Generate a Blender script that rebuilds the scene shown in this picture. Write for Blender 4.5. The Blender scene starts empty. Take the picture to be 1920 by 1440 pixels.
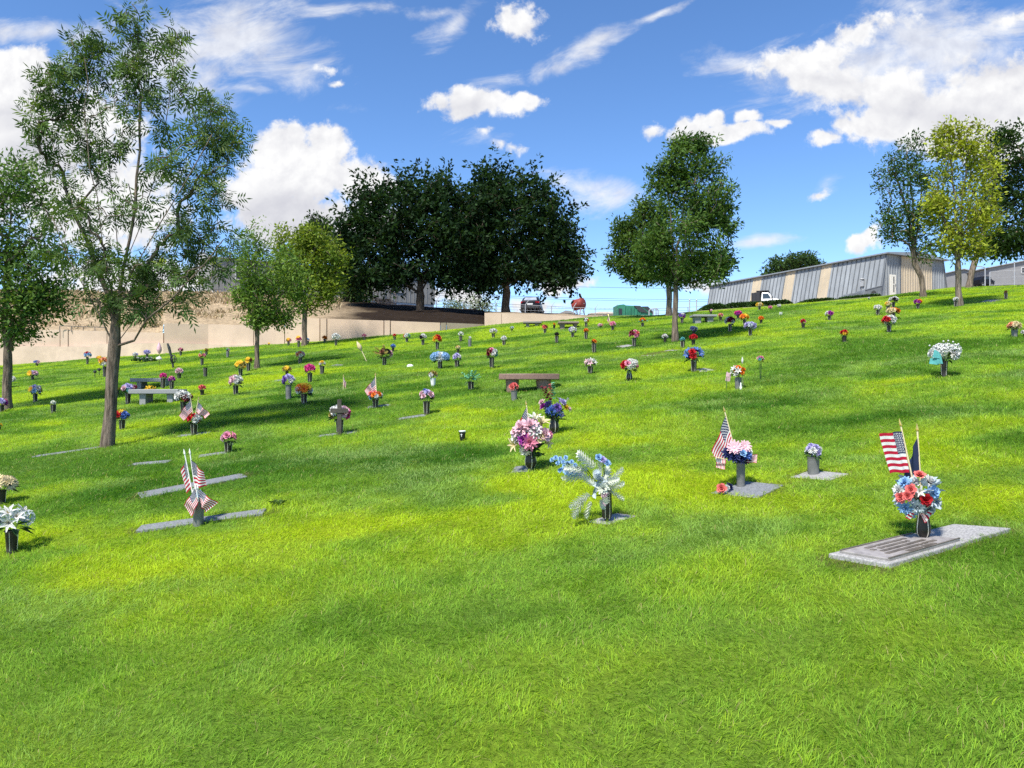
import bpy, math, random
import numpy as np
from mathutils import Vector, Matrix

# ------------------------------------------------------------------ camera, sky, sun, exposure
SC = bpy.context.scene
COL = SC.collection
F, CU, CV, EYE = 1400.0, 960.0, 720.0, 1.7      # focal length and centre in photo pixels, eye height
cam_d = bpy.data.cameras.new('camera'); cam_d.sensor_width = 36.0; cam_d.lens = F / 1920 * 36.0
cam_d.clip_start = 0.05; cam_d.clip_end = 3000.0
cam = bpy.data.objects.new('camera', cam_d); COL.objects.link(cam)
cam.location = (0, 0, EYE); cam.rotation_euler = (math.radians(90), 0, 0)
SC.camera = cam
SC.view_settings.view_transform = 'Standard'; SC.view_settings.look = 'None'
SC.view_settings.exposure = 1.75; SC.view_settings.gamma = 1.0
SC.view_settings.use_curve_mapping = False
SUN_EL, SUN_AZ = 57.0, -148.0                    # degrees; azimuth from +Y towards +X
SKY_STRENGTH = 0.070

def sun_vec():
    e, a = math.radians(SUN_EL), math.radians(SUN_AZ)
    return Vector((math.sin(a) * math.cos(e), math.cos(a) * math.cos(e), math.sin(e)))

sun_d = bpy.data.lights.new('sun', 'SUN'); sun_d.energy = 2.4; sun_d.angle = math.radians(6.0)
sun_d.color = (1.0, 0.95, 0.86)
sun = bpy.data.objects.new('sun', sun_d); COL.objects.link(sun)
sun.rotation_euler = sun_vec().to_track_quat('Z', 'Y').to_euler()
SC.cycles.max_bounces = 6; SC.cycles.diffuse_bounces = 3; SC.cycles.glossy_bounces = 2
SC.cycles.transmission_bounces = 4; SC.cycles.transparent_max_bounces = 6
SC.cycles.use_denoising = False

class NT:
    """Small helper for node trees."""
    def __init__(s, tree):
        s.t = tree; s.t.nodes.clear()
    def n(s, kind, ins=None, **props):
        nd = s.t.nodes.new(kind)
        for k, v in props.items(): setattr(nd, k, v)
        for k, v in (ins or {}).items(): s.set(nd, k, v)
        return nd
    def set(s, nd, k, v):
        sock = nd.inputs[k]
        if isinstance(v, bpy.types.NodeSocket): s.t.links.new(v, sock)
        elif isinstance(v, bpy.types.Node): s.t.links.new(v.outputs[0], sock)
        else: sock.default_value = v
    def math(s, op, a, b=0.0, c=0.0, clamp=False):
        nd = s.n('ShaderNodeMath', {0: a, 1: b, 2: c}, operation=op); nd.use_clamp = clamp
        return nd.outputs[0]
    def vmath(s, op, a, b=(0, 0, 0)):
        return s.n('ShaderNodeVectorMath', {0: a, 1: b}, operation=op).outputs[0]
    def mixc(s, f, a, b, blend='MIX'):
        nd = s.n('ShaderNodeMix', data_type='RGBA', blend_type=blend)
        s.set(nd, 0, f); s.set(nd, 6, a); s.set(nd, 7, b)
        return nd.outputs[2]
    def smooth(s, x, lo, hi):
        nd = s.n('ShaderNodeMapRange', {0: x, 1: lo, 2: hi, 3: 0.0, 4: 1.0}, interpolation_type='SMOOTHSTEP')
        return nd.outputs[0]
    def noise(s, vec, scale, detail=4.0, rough=0.55, dist=0.0):
        nd = s.n('ShaderNodeTexNoise', {'Scale': scale, 'Detail': detail, 'Roughness': rough, 'Distortion': dist})
        if vec is not None: s.set(nd, 'Vector', vec)
        return nd.outputs

def build_world():
    w = bpy.data.worlds.new('World'); SC.world = w; w.use_nodes = True
    T = NT(w.node_tree)
    sky = T.n('ShaderNodeTexSky', sky_type='NISHITA'); sky.sun_disc = False
    sky.sun_elevation = math.radians(SUN_EL); sky.sun_rotation = math.radians(SUN_AZ)
    sky.altitude = 2500.0; sky.air_density = 1.0; sky.dust_density = 0.10; sky.ozone_density = 2.0
    hsv = T.n('ShaderNodeHueSaturation', {'Hue': 0.503, 'Saturation': 1.17, 'Value': 1.0, 'Color': sky})
    tc = T.n('ShaderNodeTexCoord')
    d = tc.outputs['Generated']
    sep = T.n('ShaderNodeSeparateXYZ', {0: d})
    y = T.math('MAXIMUM', sep.outputs[1], 0.02)
    px = T.math('DIVIDE', sep.outputs[0], y); pz = T.math('DIVIDE', sep.outputs[2], y)
    p0 = T.n('ShaderNodeCombineXYZ', {0: px, 1: pz, 2: 0.0}).outputs[0]
    wn = T.noise(p0, 7.0, 3.0, 0.5)[1]
    off = T.vmath('SCALE', T.vmath('SUBTRACT', wn, (0.5, 0.5, 0.5)))
    off.node.inputs[3].default_value = 0.06
    p = T.vmath('ADD', p0, off)
    def field(ells):
        acc = None
        for (u, v, ru, rv, wgt, ang) in ells:
            m = T.n('ShaderNodeMapping', {'Vector': p}, vector_type='TEXTURE')
            m.inputs['Location'].default_value = ((u - CU) / F, (CV - v) / F, 0)
            m.inputs['Rotation'].default_value = (0, 0, math.radians(ang))
            m.inputs['Scale'].default_value = (ru / F, rv / F, 1)
            ln = T.n('ShaderNodeVectorMath', {0: m.outputs[0]}, operation='LENGTH').outputs['Value']
            e = T.math('MULTIPLY_ADD', ln, -wgt, wgt)
            acc = e if acc is None else T.math('SMOOTH_MAX', acc, e, 0.12)
        return acc
    cumulus = [(555, 325, 130, 95, 1.35, 0), (530, 272, 78, 60, 1.25, 0), (605, 275, 78, 58, 1.25, 0), (675, 335, 95, 62, 1.3, -15),
               (560, 420, 170, 80, 1.2, 0), (480, 370, 80, 80, 1.0, 0), (690, 420, 90, 60, 1.0, 0),
               (10, 140, 150, 80, 1.3, 0), (70, 250, 230, 130, 1.35, 0), (180, 380, 260, 130, 1.1, 0), (250, 520, 260, 70, 1.0, 0),
               (1365, 243, 110, 22, 1.15, 2), (1295, 232, 48, 28, 1.1, 20), (1335, 218, 26, 18, 1.0, 0), (1395, 222, 36, 18, 1.0, 0), (1450, 236, 46, 14, 1.0, -8),
               (895, 190, 130, 46, 1.05, -4), (985, 188, 60, 28, 1.05, 0), (868, 222, 48, 28, 0.9, 0), (972, 48, 62, 46, 0.78, 0),
               (1235, 235, 30, 22, 0.62, 30), (1545, 275, 50, 24, 0.9, 10), (1590, 248, 44, 26, 0.9, 0), (1740, 235, 215, 72, 1.3, 0), (1870, 205, 220, 110, 1.35, 0), (1640, 160, 200, 70, 0.8, 0),
               (1690, 190, 150, 60, 1.0, 0), (1510, 110, 140, 45, 0.92, 12), (1530, 155, 130, 42, 0.95, -14), (1620, 60, 110, 40, 0.72, 10), (1900, 35, 80, 26, 0.8, 10),
               (1530, 370, 40, 16, 0.85, 15), (1620, 458, 44, 26, 0.95, 0), (1640, 445, 24, 20, 0.9, 0),
               (1060, 540, 80, 26, 0.9, 10), (860, 560, 90, 34, 0.9, 0), (1330, 535, 80, 26, 0.7, 0), (1000, 575, 120, 20, 0.6, 0),
               (606, 118, 46, 17, 0.50, -10), (640, 155, 30, 12, 0.42, 0), (905, 258, 34, 14, 0.56, 0), (955, 282, 44, 15, 0.6, -10)]
    wisps = [(845, 40, 110, 30, 0.9, 30), (430, 70, 250, 120, 1.15, -8), (300, 130, 240, 130, 1.15, 0), (90, 50, 200, 46, 1.1, 0), (470, 155, 70, 22, 0.85, -8), (640, 10, 190, 26, 0.9, 0), (560, 110, 90, 50, 0.7, 20),
             (1110, 80, 160, 30, 0.9, 27), (1050, 118, 90, 30, 0.9, 22), (1240, 22, 90, 14, 0.8, 18), (930, 140, 120, 30, 0.55, 0),
             (1115, 360, 130, 52, 1.1, -12), (1050, 335, 60, 34, 0.8, 0), (1640, 120, 350, 120, 1.1, 10), (1800, 90, 240, 130, 1.3, 0), (1380, 125, 110, 34, 0.7, 0), (1720, 20, 150, 40, 0.9, 0),
             (1435, 455, 75, 17, 0.95, 4), (1290, 520, 130, 40, 0.7, 0), (1540, 355, 60, 24, 0.7, 20), (640, 200, 70, 20, 0.35, 0), (820, 20, 110, 16, 0.6, 0), (900, 270, 90, 26, 0.45, 0)]
    grey = [(560, 420, 210, 90, 1.2, 0), (60, 300, 200, 90, 1.1, 0), (20, 215, 90, 40, 0.9, 0), (1760, 215, 240, 50, 0.9, 0), (1880, 130, 120, 40, 0.8, 0), (860, 205, 110, 30, 0.8, 0), (1580, 150, 120, 30, 0.6, 0)]
    fa = field(cumulus); fb = field(wisps); fg = field(grey)
    na = T.noise(p0, 13.0, 9.0, 0.58, 0.15)[0]
    pl = T.vmath('ADD', p0, (-0.006, 0.012, 0.0))
    na2 = T.noise(pl, 13.0, 9.0, 0.58, 0.15)[0]
    nc = T.noise(p0, 42.0, 7.0, 0.62, 0.2)[0]
    rough = T.math('MULTIPLY_ADD', na, 1.25, T.math('MULTIPLY_ADD', nc, 1.30, -1.275))
    dens = T.smooth(T.math('ADD', fa, rough), 0.11, 0.54)
    st = T.n('ShaderNodeMapping', {'Vector': p0}, vector_type='TEXTURE')
    st.inputs['Rotation'].default_value = (0, 0, math.radians(14)); st.inputs['Scale'].default_value = (1.9, 0.8, 1)
    nb = T.noise(st.outputs[0], 17.0, 10.0, 0.66, 0.5)[0]
    wis = T.smooth(T.math('ADD', fb, T.math('MULTIPLY_ADD', nb, 2.2, -1.25)), 0.02, 0.95)
    wis = T.math('MULTIPLY', wis, 0.80)
    tot = T.math('SUBTRACT', 1.0, T.math('MULTIPLY', T.math('SUBTRACT', 1.0, dens), T.math('SUBTRACT', 1.0, wis)))
    lit = T.math('MULTIPLY_ADD', T.math('SUBTRACT', na, na2), 1.9, 0.86, clamp=True)
    shade = T.math('MULTIPLY', T.smooth(T.math('ADD', fg, T.math('MULTIPLY_ADD', na, 1.0, -0.5)), 0.0, 0.9), 0.62)
    lit = T.math('MULTIPLY', lit, T.math('SUBTRACT', 1.0, T.math('MULTIPLY', shade, 0.62)))
    cc = T.mixc(lit, (0.44, 0.45, 0.55, 1), (1.0, 1.0, 1.0, 1))
    b1 = T.n('ShaderNodeBackground', {'Color': hsv, 'Strength': SKY_STRENGTH})
    b2 = T.n('ShaderNodeBackground', {'Color': cc, 'Strength': 0.305})
    mx = T.n('ShaderNodeMixShader', {0: tot, 1: b1, 2: b2})
    T.n('ShaderNodeOutputWorld', {0: mx})
    w.cycles.sampling_method = 'MANUAL'; w.cycles.sample_map_resolution = 1024
build_world()

# ------------------------------------------------------------------ numbers: noise, terrain, pixel helpers
def vnoise(x, y, seed=0):
    xi = np.floor(x).astype(np.int64); yi = np.floor(y).astype(np.int64)
    xf = x - xi; yf = y - yi
    def h(a, b):
        n = (a * 374761393 + b * 668265263 + seed * 982451653) & 0xffffffff
        n = ((n ^ (n >> 13)) * 1274126177) & 0xffffffff
        return ((n ^ (n >> 16)) & 0xffff) / 65535.0
    sx = xf * xf * (3 - 2 * xf); sy = yf * yf * (3 - 2 * yf)
    a = h(xi, yi) * (1 - sx) + h(xi + 1, yi) * sx
    b = h(xi, yi + 1) * (1 - sx) + h(xi + 1, yi + 1) * sx
    return a * (1 - sy) + b * sy
def fbm(x, y, seed=0, oct=4, gain=0.5):
    x = np.asarray(x, float); y = np.asarray(y, float)
    s = 0; a = 1.0; t = 0
    for i in range(oct):
        s = s + a * vnoise(x * 2 ** i + 17.3 * i, y * 2 ** i - 9.1 * i, seed + i); t += a; a *= gain
    return s / t

SLX, SLY = 0.09, 0.132                            # the lawn rises to the right and away
EDGE = np.array([(-900, 760), (0, 685), (120, 675), (300, 662), (400, 652), (575, 641), (720, 629), (825, 620), (910, 609), (1000, 602), (1090, 595), (1150, 592), (1240, 591),
                 (1305, 584), (1440, 574), (1500, 569), (1570, 563), (1652, 556), (1790, 538), (1920, 534), (2900, 500)], float)
def edge_v(u): return np.interp(u, EDGE[:, 0], EDGE[:, 1])
def plane_z(X, Y): return SLX * X + SLY * Y
def bumps(X, Y):
    b = (fbm(X * 0.45 + 3.0, Y * 0.9, 11, 2) - 0.5) * 0.085 + (fbm(X * 1.3, Y * 2.0, 5, 2) - 0.5) * 0.04
    return b
def crest_dist(u):
    return EYE / (SLX * (u - CU) / F + SLY - (CV - edge_v(u)) / F)
def ground_z(X, Y):
    X = np.asarray(X, float); Y = np.asarray(Y, float)
    P = plane_z(X, Y)
    Ys = np.maximum(Y, 3.0)
    u = np.clip(CU + F * X / Ys, -900, 2900)
    S = EYE + Ys * (CV - edge_v(u)) / F - 0.003 * np.maximum(Ys - 30, 0) - 0.08 * np.maximum(Ys - 112, 0)
    k = 0.16
    h = np.clip(0.5 + 0.5 * (S - P) / k, 0, 1)
    z = S * (1 - h) + P * h - k * h * (1 - h)
    z = np.where(Y < 6, P, z)
    return z + bumps(X, Y) * np.clip((60 - Y) / 20, 0, 1)
def gz(x, y): return float(ground_z(np.array([x]), np.array([y]))[0])
def W(u, v, Y): return Vector(((u - CU) / F * Y, Y, EYE + (CV - v) / F * Y))
def G(u, v):
    """Where the sight line through a photo pixel meets the lawn."""
    Ys = np.geomspace(2.0, 60, 900)
    d = (EYE + (CV - v) / F * Ys) - ground_z((u - CU) / F * Ys, Ys)
    i = np.where(d <= 0)[0]
    if len(i) == 0: Y = float(Ys[np.argmin(d)])
    elif i[0] == 0: Y = 2.0
    else:
        j = i[0]; t = d[j - 1] / (d[j - 1] - d[j]); Y = float(Ys[j - 1] * (1 - t) + Ys[j] * t)
    X = (u - CU) / F * Y
    return Vector((X, Y, gz(X, Y)))

# ------------------------------------------------------------------ meshes and objects
ROOT = {}
def mesh_np(name, V, faces, mats=(), midx=None, col=None, uv=None, smooth=False):
    """faces: list of (n, k) index arrays."""
    me = bpy.data.meshes.new(name)
    V = np.asarray(V, np.float32).reshape(-1, 3)
    me.vertices.add(len(V)); me.vertices.foreach_set('co', V.ravel())
    faces = [np.asarray(f, np.int32) for f in faces if len(f)]
    loops = np.concatenate([f.ravel() for f in faces]); tot = np.concatenate([np.full(len(f), f.shape[1], np.int32) for f in faces])
    me.loops.add(len(loops)); me.loops.foreach_set('vertex_index', loops)
    me.polygons.add(len(tot)); me.polygons.foreach_set('loop_start', np.concatenate([[0], np.cumsum(tot)[:-1]]).astype(np.int32))
    for m in mats: me.materials.append(m)
    if midx is not None: me.polygons.foreach_set('material_index', np.asarray(midx, np.int32))
    if smooth: me.polygons.foreach_set('use_smooth', np.ones(len(tot), bool))
    if col is not None:
        a = me.attributes.new('col', 'FLOAT_COLOR', 'POINT'); a.data.foreach_set('color', np.asarray(col, np.float32).ravel())
    if uv is not None:
        l = me.uv_layers.new(name='UVMap'); l.data.foreach_set('uv', np.asarray(uv, np.float32)[loops].ravel())
    me.update(calc_edges=True)
    return me
def tag(o, label=None, cat=None, group=None, kind=None):
    if label: o['label'] = label
    if cat: o['category'] = cat
    if group: o['group'] = group
    if kind: o['kind'] = kind
    return o
def link(name, me, parent=None, loc=(0, 0, 0)):
    o = bpy.data.objects.new(name, me); COL.objects.link(o); o.location = loc
    if parent is not None: o.parent = parent
    return o
def thing(name, loc, label, cat, group=None):
    o = bpy.data.objects.new(name, None); COL.objects.link(o); o.location = loc
    o.empty_display_size = 0.2
    ROOT[o.name] = Vector(loc)
    return tag(o, label, cat, group)
def root_of(o):
    while o.parent is not None: o = o.parent
    return o

class MB:
    """Collects shapes in world coordinates and links them as one mesh."""
    def __init__(s): s.v = []; s.f = []; s.m = []; s.uv = {}
    def add(s, vs, fs, m=0):
        b = len(s.v); s.v += [tuple(q) for q in vs]
        for f in fs: s.f.append(tuple(b + i for i in f)); s.m.append(m)
        return b
    def box(s, c, size, ax=None, m=0, taper=1.0):
        """ax: 3x3 axes as columns list of Vectors (x, y, z)."""
        ax = ax or (Vector((1, 0, 0)), Vector((0, 1, 0)), Vector((0, 0, 1)))
        c = Vector(c); hx, hy, hz = size[0] / 2, size[1] / 2, size[2] / 2
        vs = []
        for k in (-1, 1):
            t = taper if k > 0 else 1.0
            for (i, j) in ((-1, -1), (1, -1), (1, 1), (-1, 1)):
                vs.append(c + ax[0] * (i * hx * t) + ax[1] * (j * hy * t) + ax[2] * (k * hz))
        s.add(vs, [(0, 3, 2, 1), (4, 5, 6, 7), (0, 1, 5, 4), (1, 2, 6, 5), (2, 3, 7, 6), (3, 0, 4, 7)], m)
    def prism(s, poly, o, ax, depth, m=0):
        """poly in (a, b) on axes ax[0], ax[2], extruded +-depth/2 along ax[1]."""
        o = Vector(o); n = len(poly)
        A = [o + ax[0] * a + ax[2] * b - ax[1] * (depth / 2) for a, b in poly]
        B = [q + ax[1] * depth for q in A]
        s.add(A + B, [tuple(range(n)), tuple(range(2 * n - 1, n - 1, -1))] + [((i + 1) % n, i, n + i, n + (i + 1) % n) for i in range(n)], m)
    def tube(s, pts, rs, n=8, m=0, cap=True, jit=None):
        pts = [Vector(q) for q in pts]
        if not hasattr(rs, '__len__'): rs = [rs] * len(pts)
        vs = []; ref = None
        for i, q in enumerate(pts):
            t = (pts[min(i + 1, len(pts) - 1)] - pts[max(i - 1, 0)])
            if t.length < 1e-9: t = Vector((0, 0, 1))
            t.normalize()
            if ref is None: ref = Vector((1, 0, 0)) if abs(t.x) < 0.8 else Vector((0, 1, 0))
            a = (ref - t * ref.dot(t))
            if a.length < 1e-6: a = t.orthogonal()
            a.normalize(); ref = a; b = t.cross(a)
            for k in range(n):
                w = 2 * math.pi * k / n
                r = rs[i] * (1 + (jit(i, k) if jit else 0))
                vs.append(q + a * (math.cos(w) * r) + b * (math.sin(w) * r))
        fs = [(i * n + k, i * n + (k + 1) % n, (i + 1) * n + (k + 1) % n, (i + 1) * n + k) for i in range(len(pts) - 1) for k in range(n)]
        if cap: fs += [tuple(range(n - 1, -1, -1)), tuple((len(pts) - 1) * n + k for k in range(n))]
        s.add(vs, fs, m)
    def lathe(s, prof, c, n=16, m=0, flute=0.0, nf=8):
        c = Vector(c); vs = []
        for r, z in prof:
            for k in range(n):
                w = 2 * math.pi * k / n; rr = r * (1 + flute * math.cos(w * nf))
                vs.append(c + Vector((math.cos(w) * rr, math.sin(w) * rr, z)))
        fs = [(i * n + k, i * n + (k + 1) % n, (i + 1) * n + (k + 1) % n, (i + 1) * n + k) for i in range(len(prof) - 1) for k in range(n)]
        fs += [tuple(range(n - 1, -1, -1)), tuple((len(prof) - 1) * n + k for k in range(n))]
        s.add(vs, fs, m)
    def build(s, name, mats, parent=None, smooth=False, bevel=0.0, label=None):
        if not isinstance(mats, (list, tuple)): mats = [mats]
        off = ROOT.get(root_of(parent).name, Vector((0, 0, 0))) if parent is not None else Vector((0, 0, 0))
        me = bpy.data.meshes.new(name)
        me.from_pydata([(a - off.x, b - off.y, c - off.z) for a, b, c in s.v], [], s.f)
        for mm in mats: me.materials.append(mm)
        me.polygons.foreach_set('material_index', s.m)
        if smooth: me.polygons.foreach_set('use_smooth', np.ones(len(s.f), bool))
        me.update()
        o = link(name, me, parent)
        if smooth and smooth != 'all':
            me.set_sharp_from_angle(angle=math.radians(40))
        if bevel:
            b = o.modifiers.new('bevel', 'BEVEL'); b.width = bevel; b.segments = 2; b.limit_method = 'ANGLE'; b.angle_limit = math.radians(40)
        if label: o['label'] = label
        return o

# ------------------------------------------------------------------ materials
MATS = {}
def mat(name, col, rough=0.7, var=0.15, scale=8.0, metal=0.0, bump=0.0, bscale=None, spec=0.4, stretch=(1, 1, 1), transl=0.0, detail=5.0):
    if name in MATS: return MATS[name]
    m = bpy.data.materials.new(name); m.use_nodes = True; T = NT(m.node_tree)
    tc = T.n('ShaderNodeTexCoord')
    mp = T.n('ShaderNodeMapping', {'Vector': tc.outputs['Object']}); mp.inputs['Scale'].default_value = stretch
    nz = T.noise(mp.outputs[0], scale, detail, 0.6)
    lo = tuple(c * (1 - var) for c in col) + (1,); hi = tuple(min(1, c * (1 + var)) for c in col) + (1,)
    f = T.smooth(nz[0], 0.3, 0.7)
    c = T.mixc(f, lo, hi)
    b = T.n('ShaderNodeBsdfPrincipled', {'Base Color': c, 'Roughness': rough, 'Metallic': metal})
    b.inputs['Specular IOR Level'].default_value = spec
    if bump:
        n2 = T.noise(mp.outputs[0], bscale or scale * 3, 6.0, 0.6)
        T.set(b, 'Normal', T.n('ShaderNodeBump', {'Strength': 0.8, 'Distance': bump, 'Height': n2[0]}).outputs[0])
    out = b
    if transl:
        tr = T.n('ShaderNodeBsdfTranslucent', {'Color': c})
        out = T.n('ShaderNodeMixShader', {0: transl, 1: b, 2: tr})
    T.n('ShaderNodeOutputMaterial', {0: out})
    MATS[name] = m
    return m
def attr_mat(name, transl=0.35, rough=0.5, spec=0.3, var=0.0, tint=(1, 1, 1), tmul=(1.15, 1.15, 0.6)):
    m = bpy.data.materials.new(name); m.use_nodes = True; T = NT(m.node_tree)
    a = T.n('ShaderNodeAttribute', attribute_name='col')
    c = a.outputs['Color']
    b = T.n('ShaderNodeBsdfPrincipled', {'Base Color': c, 'Roughness': rough}); b.inputs['Specular IOR Level'].default_value = spec
    tcol = T.mixc(1.0, c, tuple(tmul) + (1,), 'MULTIPLY')
    tr = T.n('ShaderNodeBsdfTranslucent', {'Color': tcol})
    mx = T.n('ShaderNodeMixShader', {0: transl, 1: b, 2: tr})
    T.n('ShaderNodeOutputMaterial', {0: mx})
    return m

# ------------------------------------------------------------------ grave markers: footprints first, so that the grass leaves them free
def quad_px(*c): return [G(u, v) for u, v in c]
def sliver(uL, vL, uR, vR, wid):
    a, b = G(uL, vL), G(uR, vR)
    d = (b - a); d.z = 0; d.normalize(); n = Vector((-d.y, d.x, 0))
    c, e = b + n * wid, a + n * wid
    c.z, e.z = gz(c.x, c.y), gz(e.x, e.y)
    return [a, b, c, e]
MARKERS = [  # footprint, label
    (quad_px((1553, 1046), (1668, 1066), (1896, 998), (1788, 990)), 'long granite grave marker with a bronze plaque under the rose bouquet', 'main'),
    (quad_px((1332, 925), (1420, 934), (1470, 910), (1398, 903)), 'granite grave marker under the grey vase with the drooping flag', ''),
    (quad_px((1482, 895), (1555, 901), (1592, 889), (1520, 882)), 'pale granite grave marker under the small lavender bouquet', ''),
    (quad_px((1100, 979), (1140, 984), (1194, 968), (1156, 963)), 'granite grave marker under the white feathery bouquet', ''),
    (sliver(254, 1000, 493, 967, 0.13), 'granite grave marker below the vase with crossed flags', ''),
    (sliver(265, 935, 464, 895, 0.24), 'grey stone grave marker behind the pair of upright flags', 'grey'),
    (sliver(58, 858, 186, 840, 0.12), 'long sunken grave marker left of the sparse tree trunk', ''),
    (sliver(240, 873, 312, 868, 0.12), 'pale sunken grave marker right of the sparse tree trunk', ''),
    (sliver(372, 858, 425, 850, 0.12), 'sunken grave marker beside the three pink roses', ''),
    (sliver(330, 820, 392, 812, 0.11), 'sunken grave marker under the red and white bouquet with two flags', ''),
    (sliver(594, 820, 668, 811, 0.17), 'pale grave marker under the dark wooden cross', ''),
    (sliver(747, 787, 798, 780, 0.12), 'sunken grave marker beside the pale pink and blue roses', ''),
    (sliver(688, 766, 732, 761, 0.14), 'sunken grave marker under the red-orange bouquet with a flag', ''),
    (sliver(1225, 667, 1276, 656, 0.3), 'pale exposed grave marker near the tall tree on the hill', ''),
    (sliver(1318, 698, 1340, 694, 0.25), 'small grave marker beside the blue and red bouquet', ''),
    (sliver(1168, 652, 1190, 648, 0.3), 'narrow grave marker beside the dusky pink rose bouquet', ''),
    (sliver(958, 886, 990, 884, 0.2), 'grave marker corner beside the dark urn of pink flowers', ''),
    (sliver(514, 715, 532, 713, 0.3), 'pale sliver of grave marker left of the purple bouquet', ''),
    (sliver(633, 686, 646, 684, 0.35), 'pale sliver of grave marker far up the lawn', ''),
    (sliver(1862, 566, 1880, 562, 0.4), 'white grave marker near the crest at the right edge', ''),
]
FOOT = [np.array([(p.x, p.y) for p in q]) for q, _, _ in MARKERS]
def in_foot(X, Y, grow=0.02):
    hit = np.zeros(X.shape, bool)
    for P in FOOT:
        c = P.mean(0); gr = grow if np.isscalar(grow) else (-0.02 if c[0] > 1.5 and c[1] < 5 else -0.13)
        Q = c + (P - c) * (1 + gr)
        ins = np.ones(X.shape, bool); s = 0
        area = sum(Q[i][0] * Q[(i + 1) % 4][1] - Q[(i + 1) % 4][0] * Q[i][1] for i in range(4))
        for i in range(4):
            a, b = Q[i], Q[(i + 1) % 4]
            cr = (b[0] - a[0]) * (Y - a[1]) - (b[1] - a[1]) * (X - a[0])
            ins &= (cr * np.sign(area) > 0)
        hit |= ins
    return hit

# ------------------------------------------------------------------ ground sheet
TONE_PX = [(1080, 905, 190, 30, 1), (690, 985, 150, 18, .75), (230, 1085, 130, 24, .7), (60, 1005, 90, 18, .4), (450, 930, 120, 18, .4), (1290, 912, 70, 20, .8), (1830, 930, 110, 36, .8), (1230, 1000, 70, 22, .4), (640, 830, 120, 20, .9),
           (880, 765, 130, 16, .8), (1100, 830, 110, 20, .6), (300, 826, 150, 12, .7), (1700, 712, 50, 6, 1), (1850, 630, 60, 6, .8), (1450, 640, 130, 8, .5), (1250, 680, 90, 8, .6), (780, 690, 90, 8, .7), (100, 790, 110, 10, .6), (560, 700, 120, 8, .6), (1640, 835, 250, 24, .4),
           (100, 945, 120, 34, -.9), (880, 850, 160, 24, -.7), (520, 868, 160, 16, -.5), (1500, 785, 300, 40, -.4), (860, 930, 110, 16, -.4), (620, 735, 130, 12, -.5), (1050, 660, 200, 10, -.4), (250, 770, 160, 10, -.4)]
TONE = []  # hand-placed yellower and deeper green patches, in ground coordinates
for _u, _v, _ru, _rv, _a in TONE_PX:
    _c, _n, _f = G(_u, _v), G(_u, _v + _rv), G(_u, _v - _rv)
    TONE.append((_c.x, _c.y, _ru * _c.y / F, max(0.15, abs(_f.y - _n.y) / 2), _a))
def tone_colour(t):
    deep, mid, yel = np.array([0.065, 0.190, 0.014]), np.array([0.240, 0.420, 0.045]), np.array([0.455, 0.60, 0.022])
    t = t[..., None]
    return np.where(t < 0.45, deep + (mid - deep) * (t / 0.45), mid + (yel - mid) * np.clip((t - 0.45) / 0.55, 0, 1))
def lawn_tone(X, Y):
    """0 deep green .. 1 yellow green: noise mottling plus patches placed by hand."""
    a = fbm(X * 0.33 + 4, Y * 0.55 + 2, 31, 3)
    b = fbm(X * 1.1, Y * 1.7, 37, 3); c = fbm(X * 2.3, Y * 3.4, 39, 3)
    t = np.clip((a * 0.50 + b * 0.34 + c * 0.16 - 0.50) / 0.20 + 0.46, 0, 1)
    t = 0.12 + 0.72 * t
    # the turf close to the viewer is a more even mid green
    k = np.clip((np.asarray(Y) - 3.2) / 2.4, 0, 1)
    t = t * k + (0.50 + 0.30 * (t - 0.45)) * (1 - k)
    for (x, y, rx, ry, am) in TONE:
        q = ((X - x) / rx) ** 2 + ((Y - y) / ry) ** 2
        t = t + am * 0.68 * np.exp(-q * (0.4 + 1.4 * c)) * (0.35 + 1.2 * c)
    return np.clip(t, 0, 1)
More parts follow.
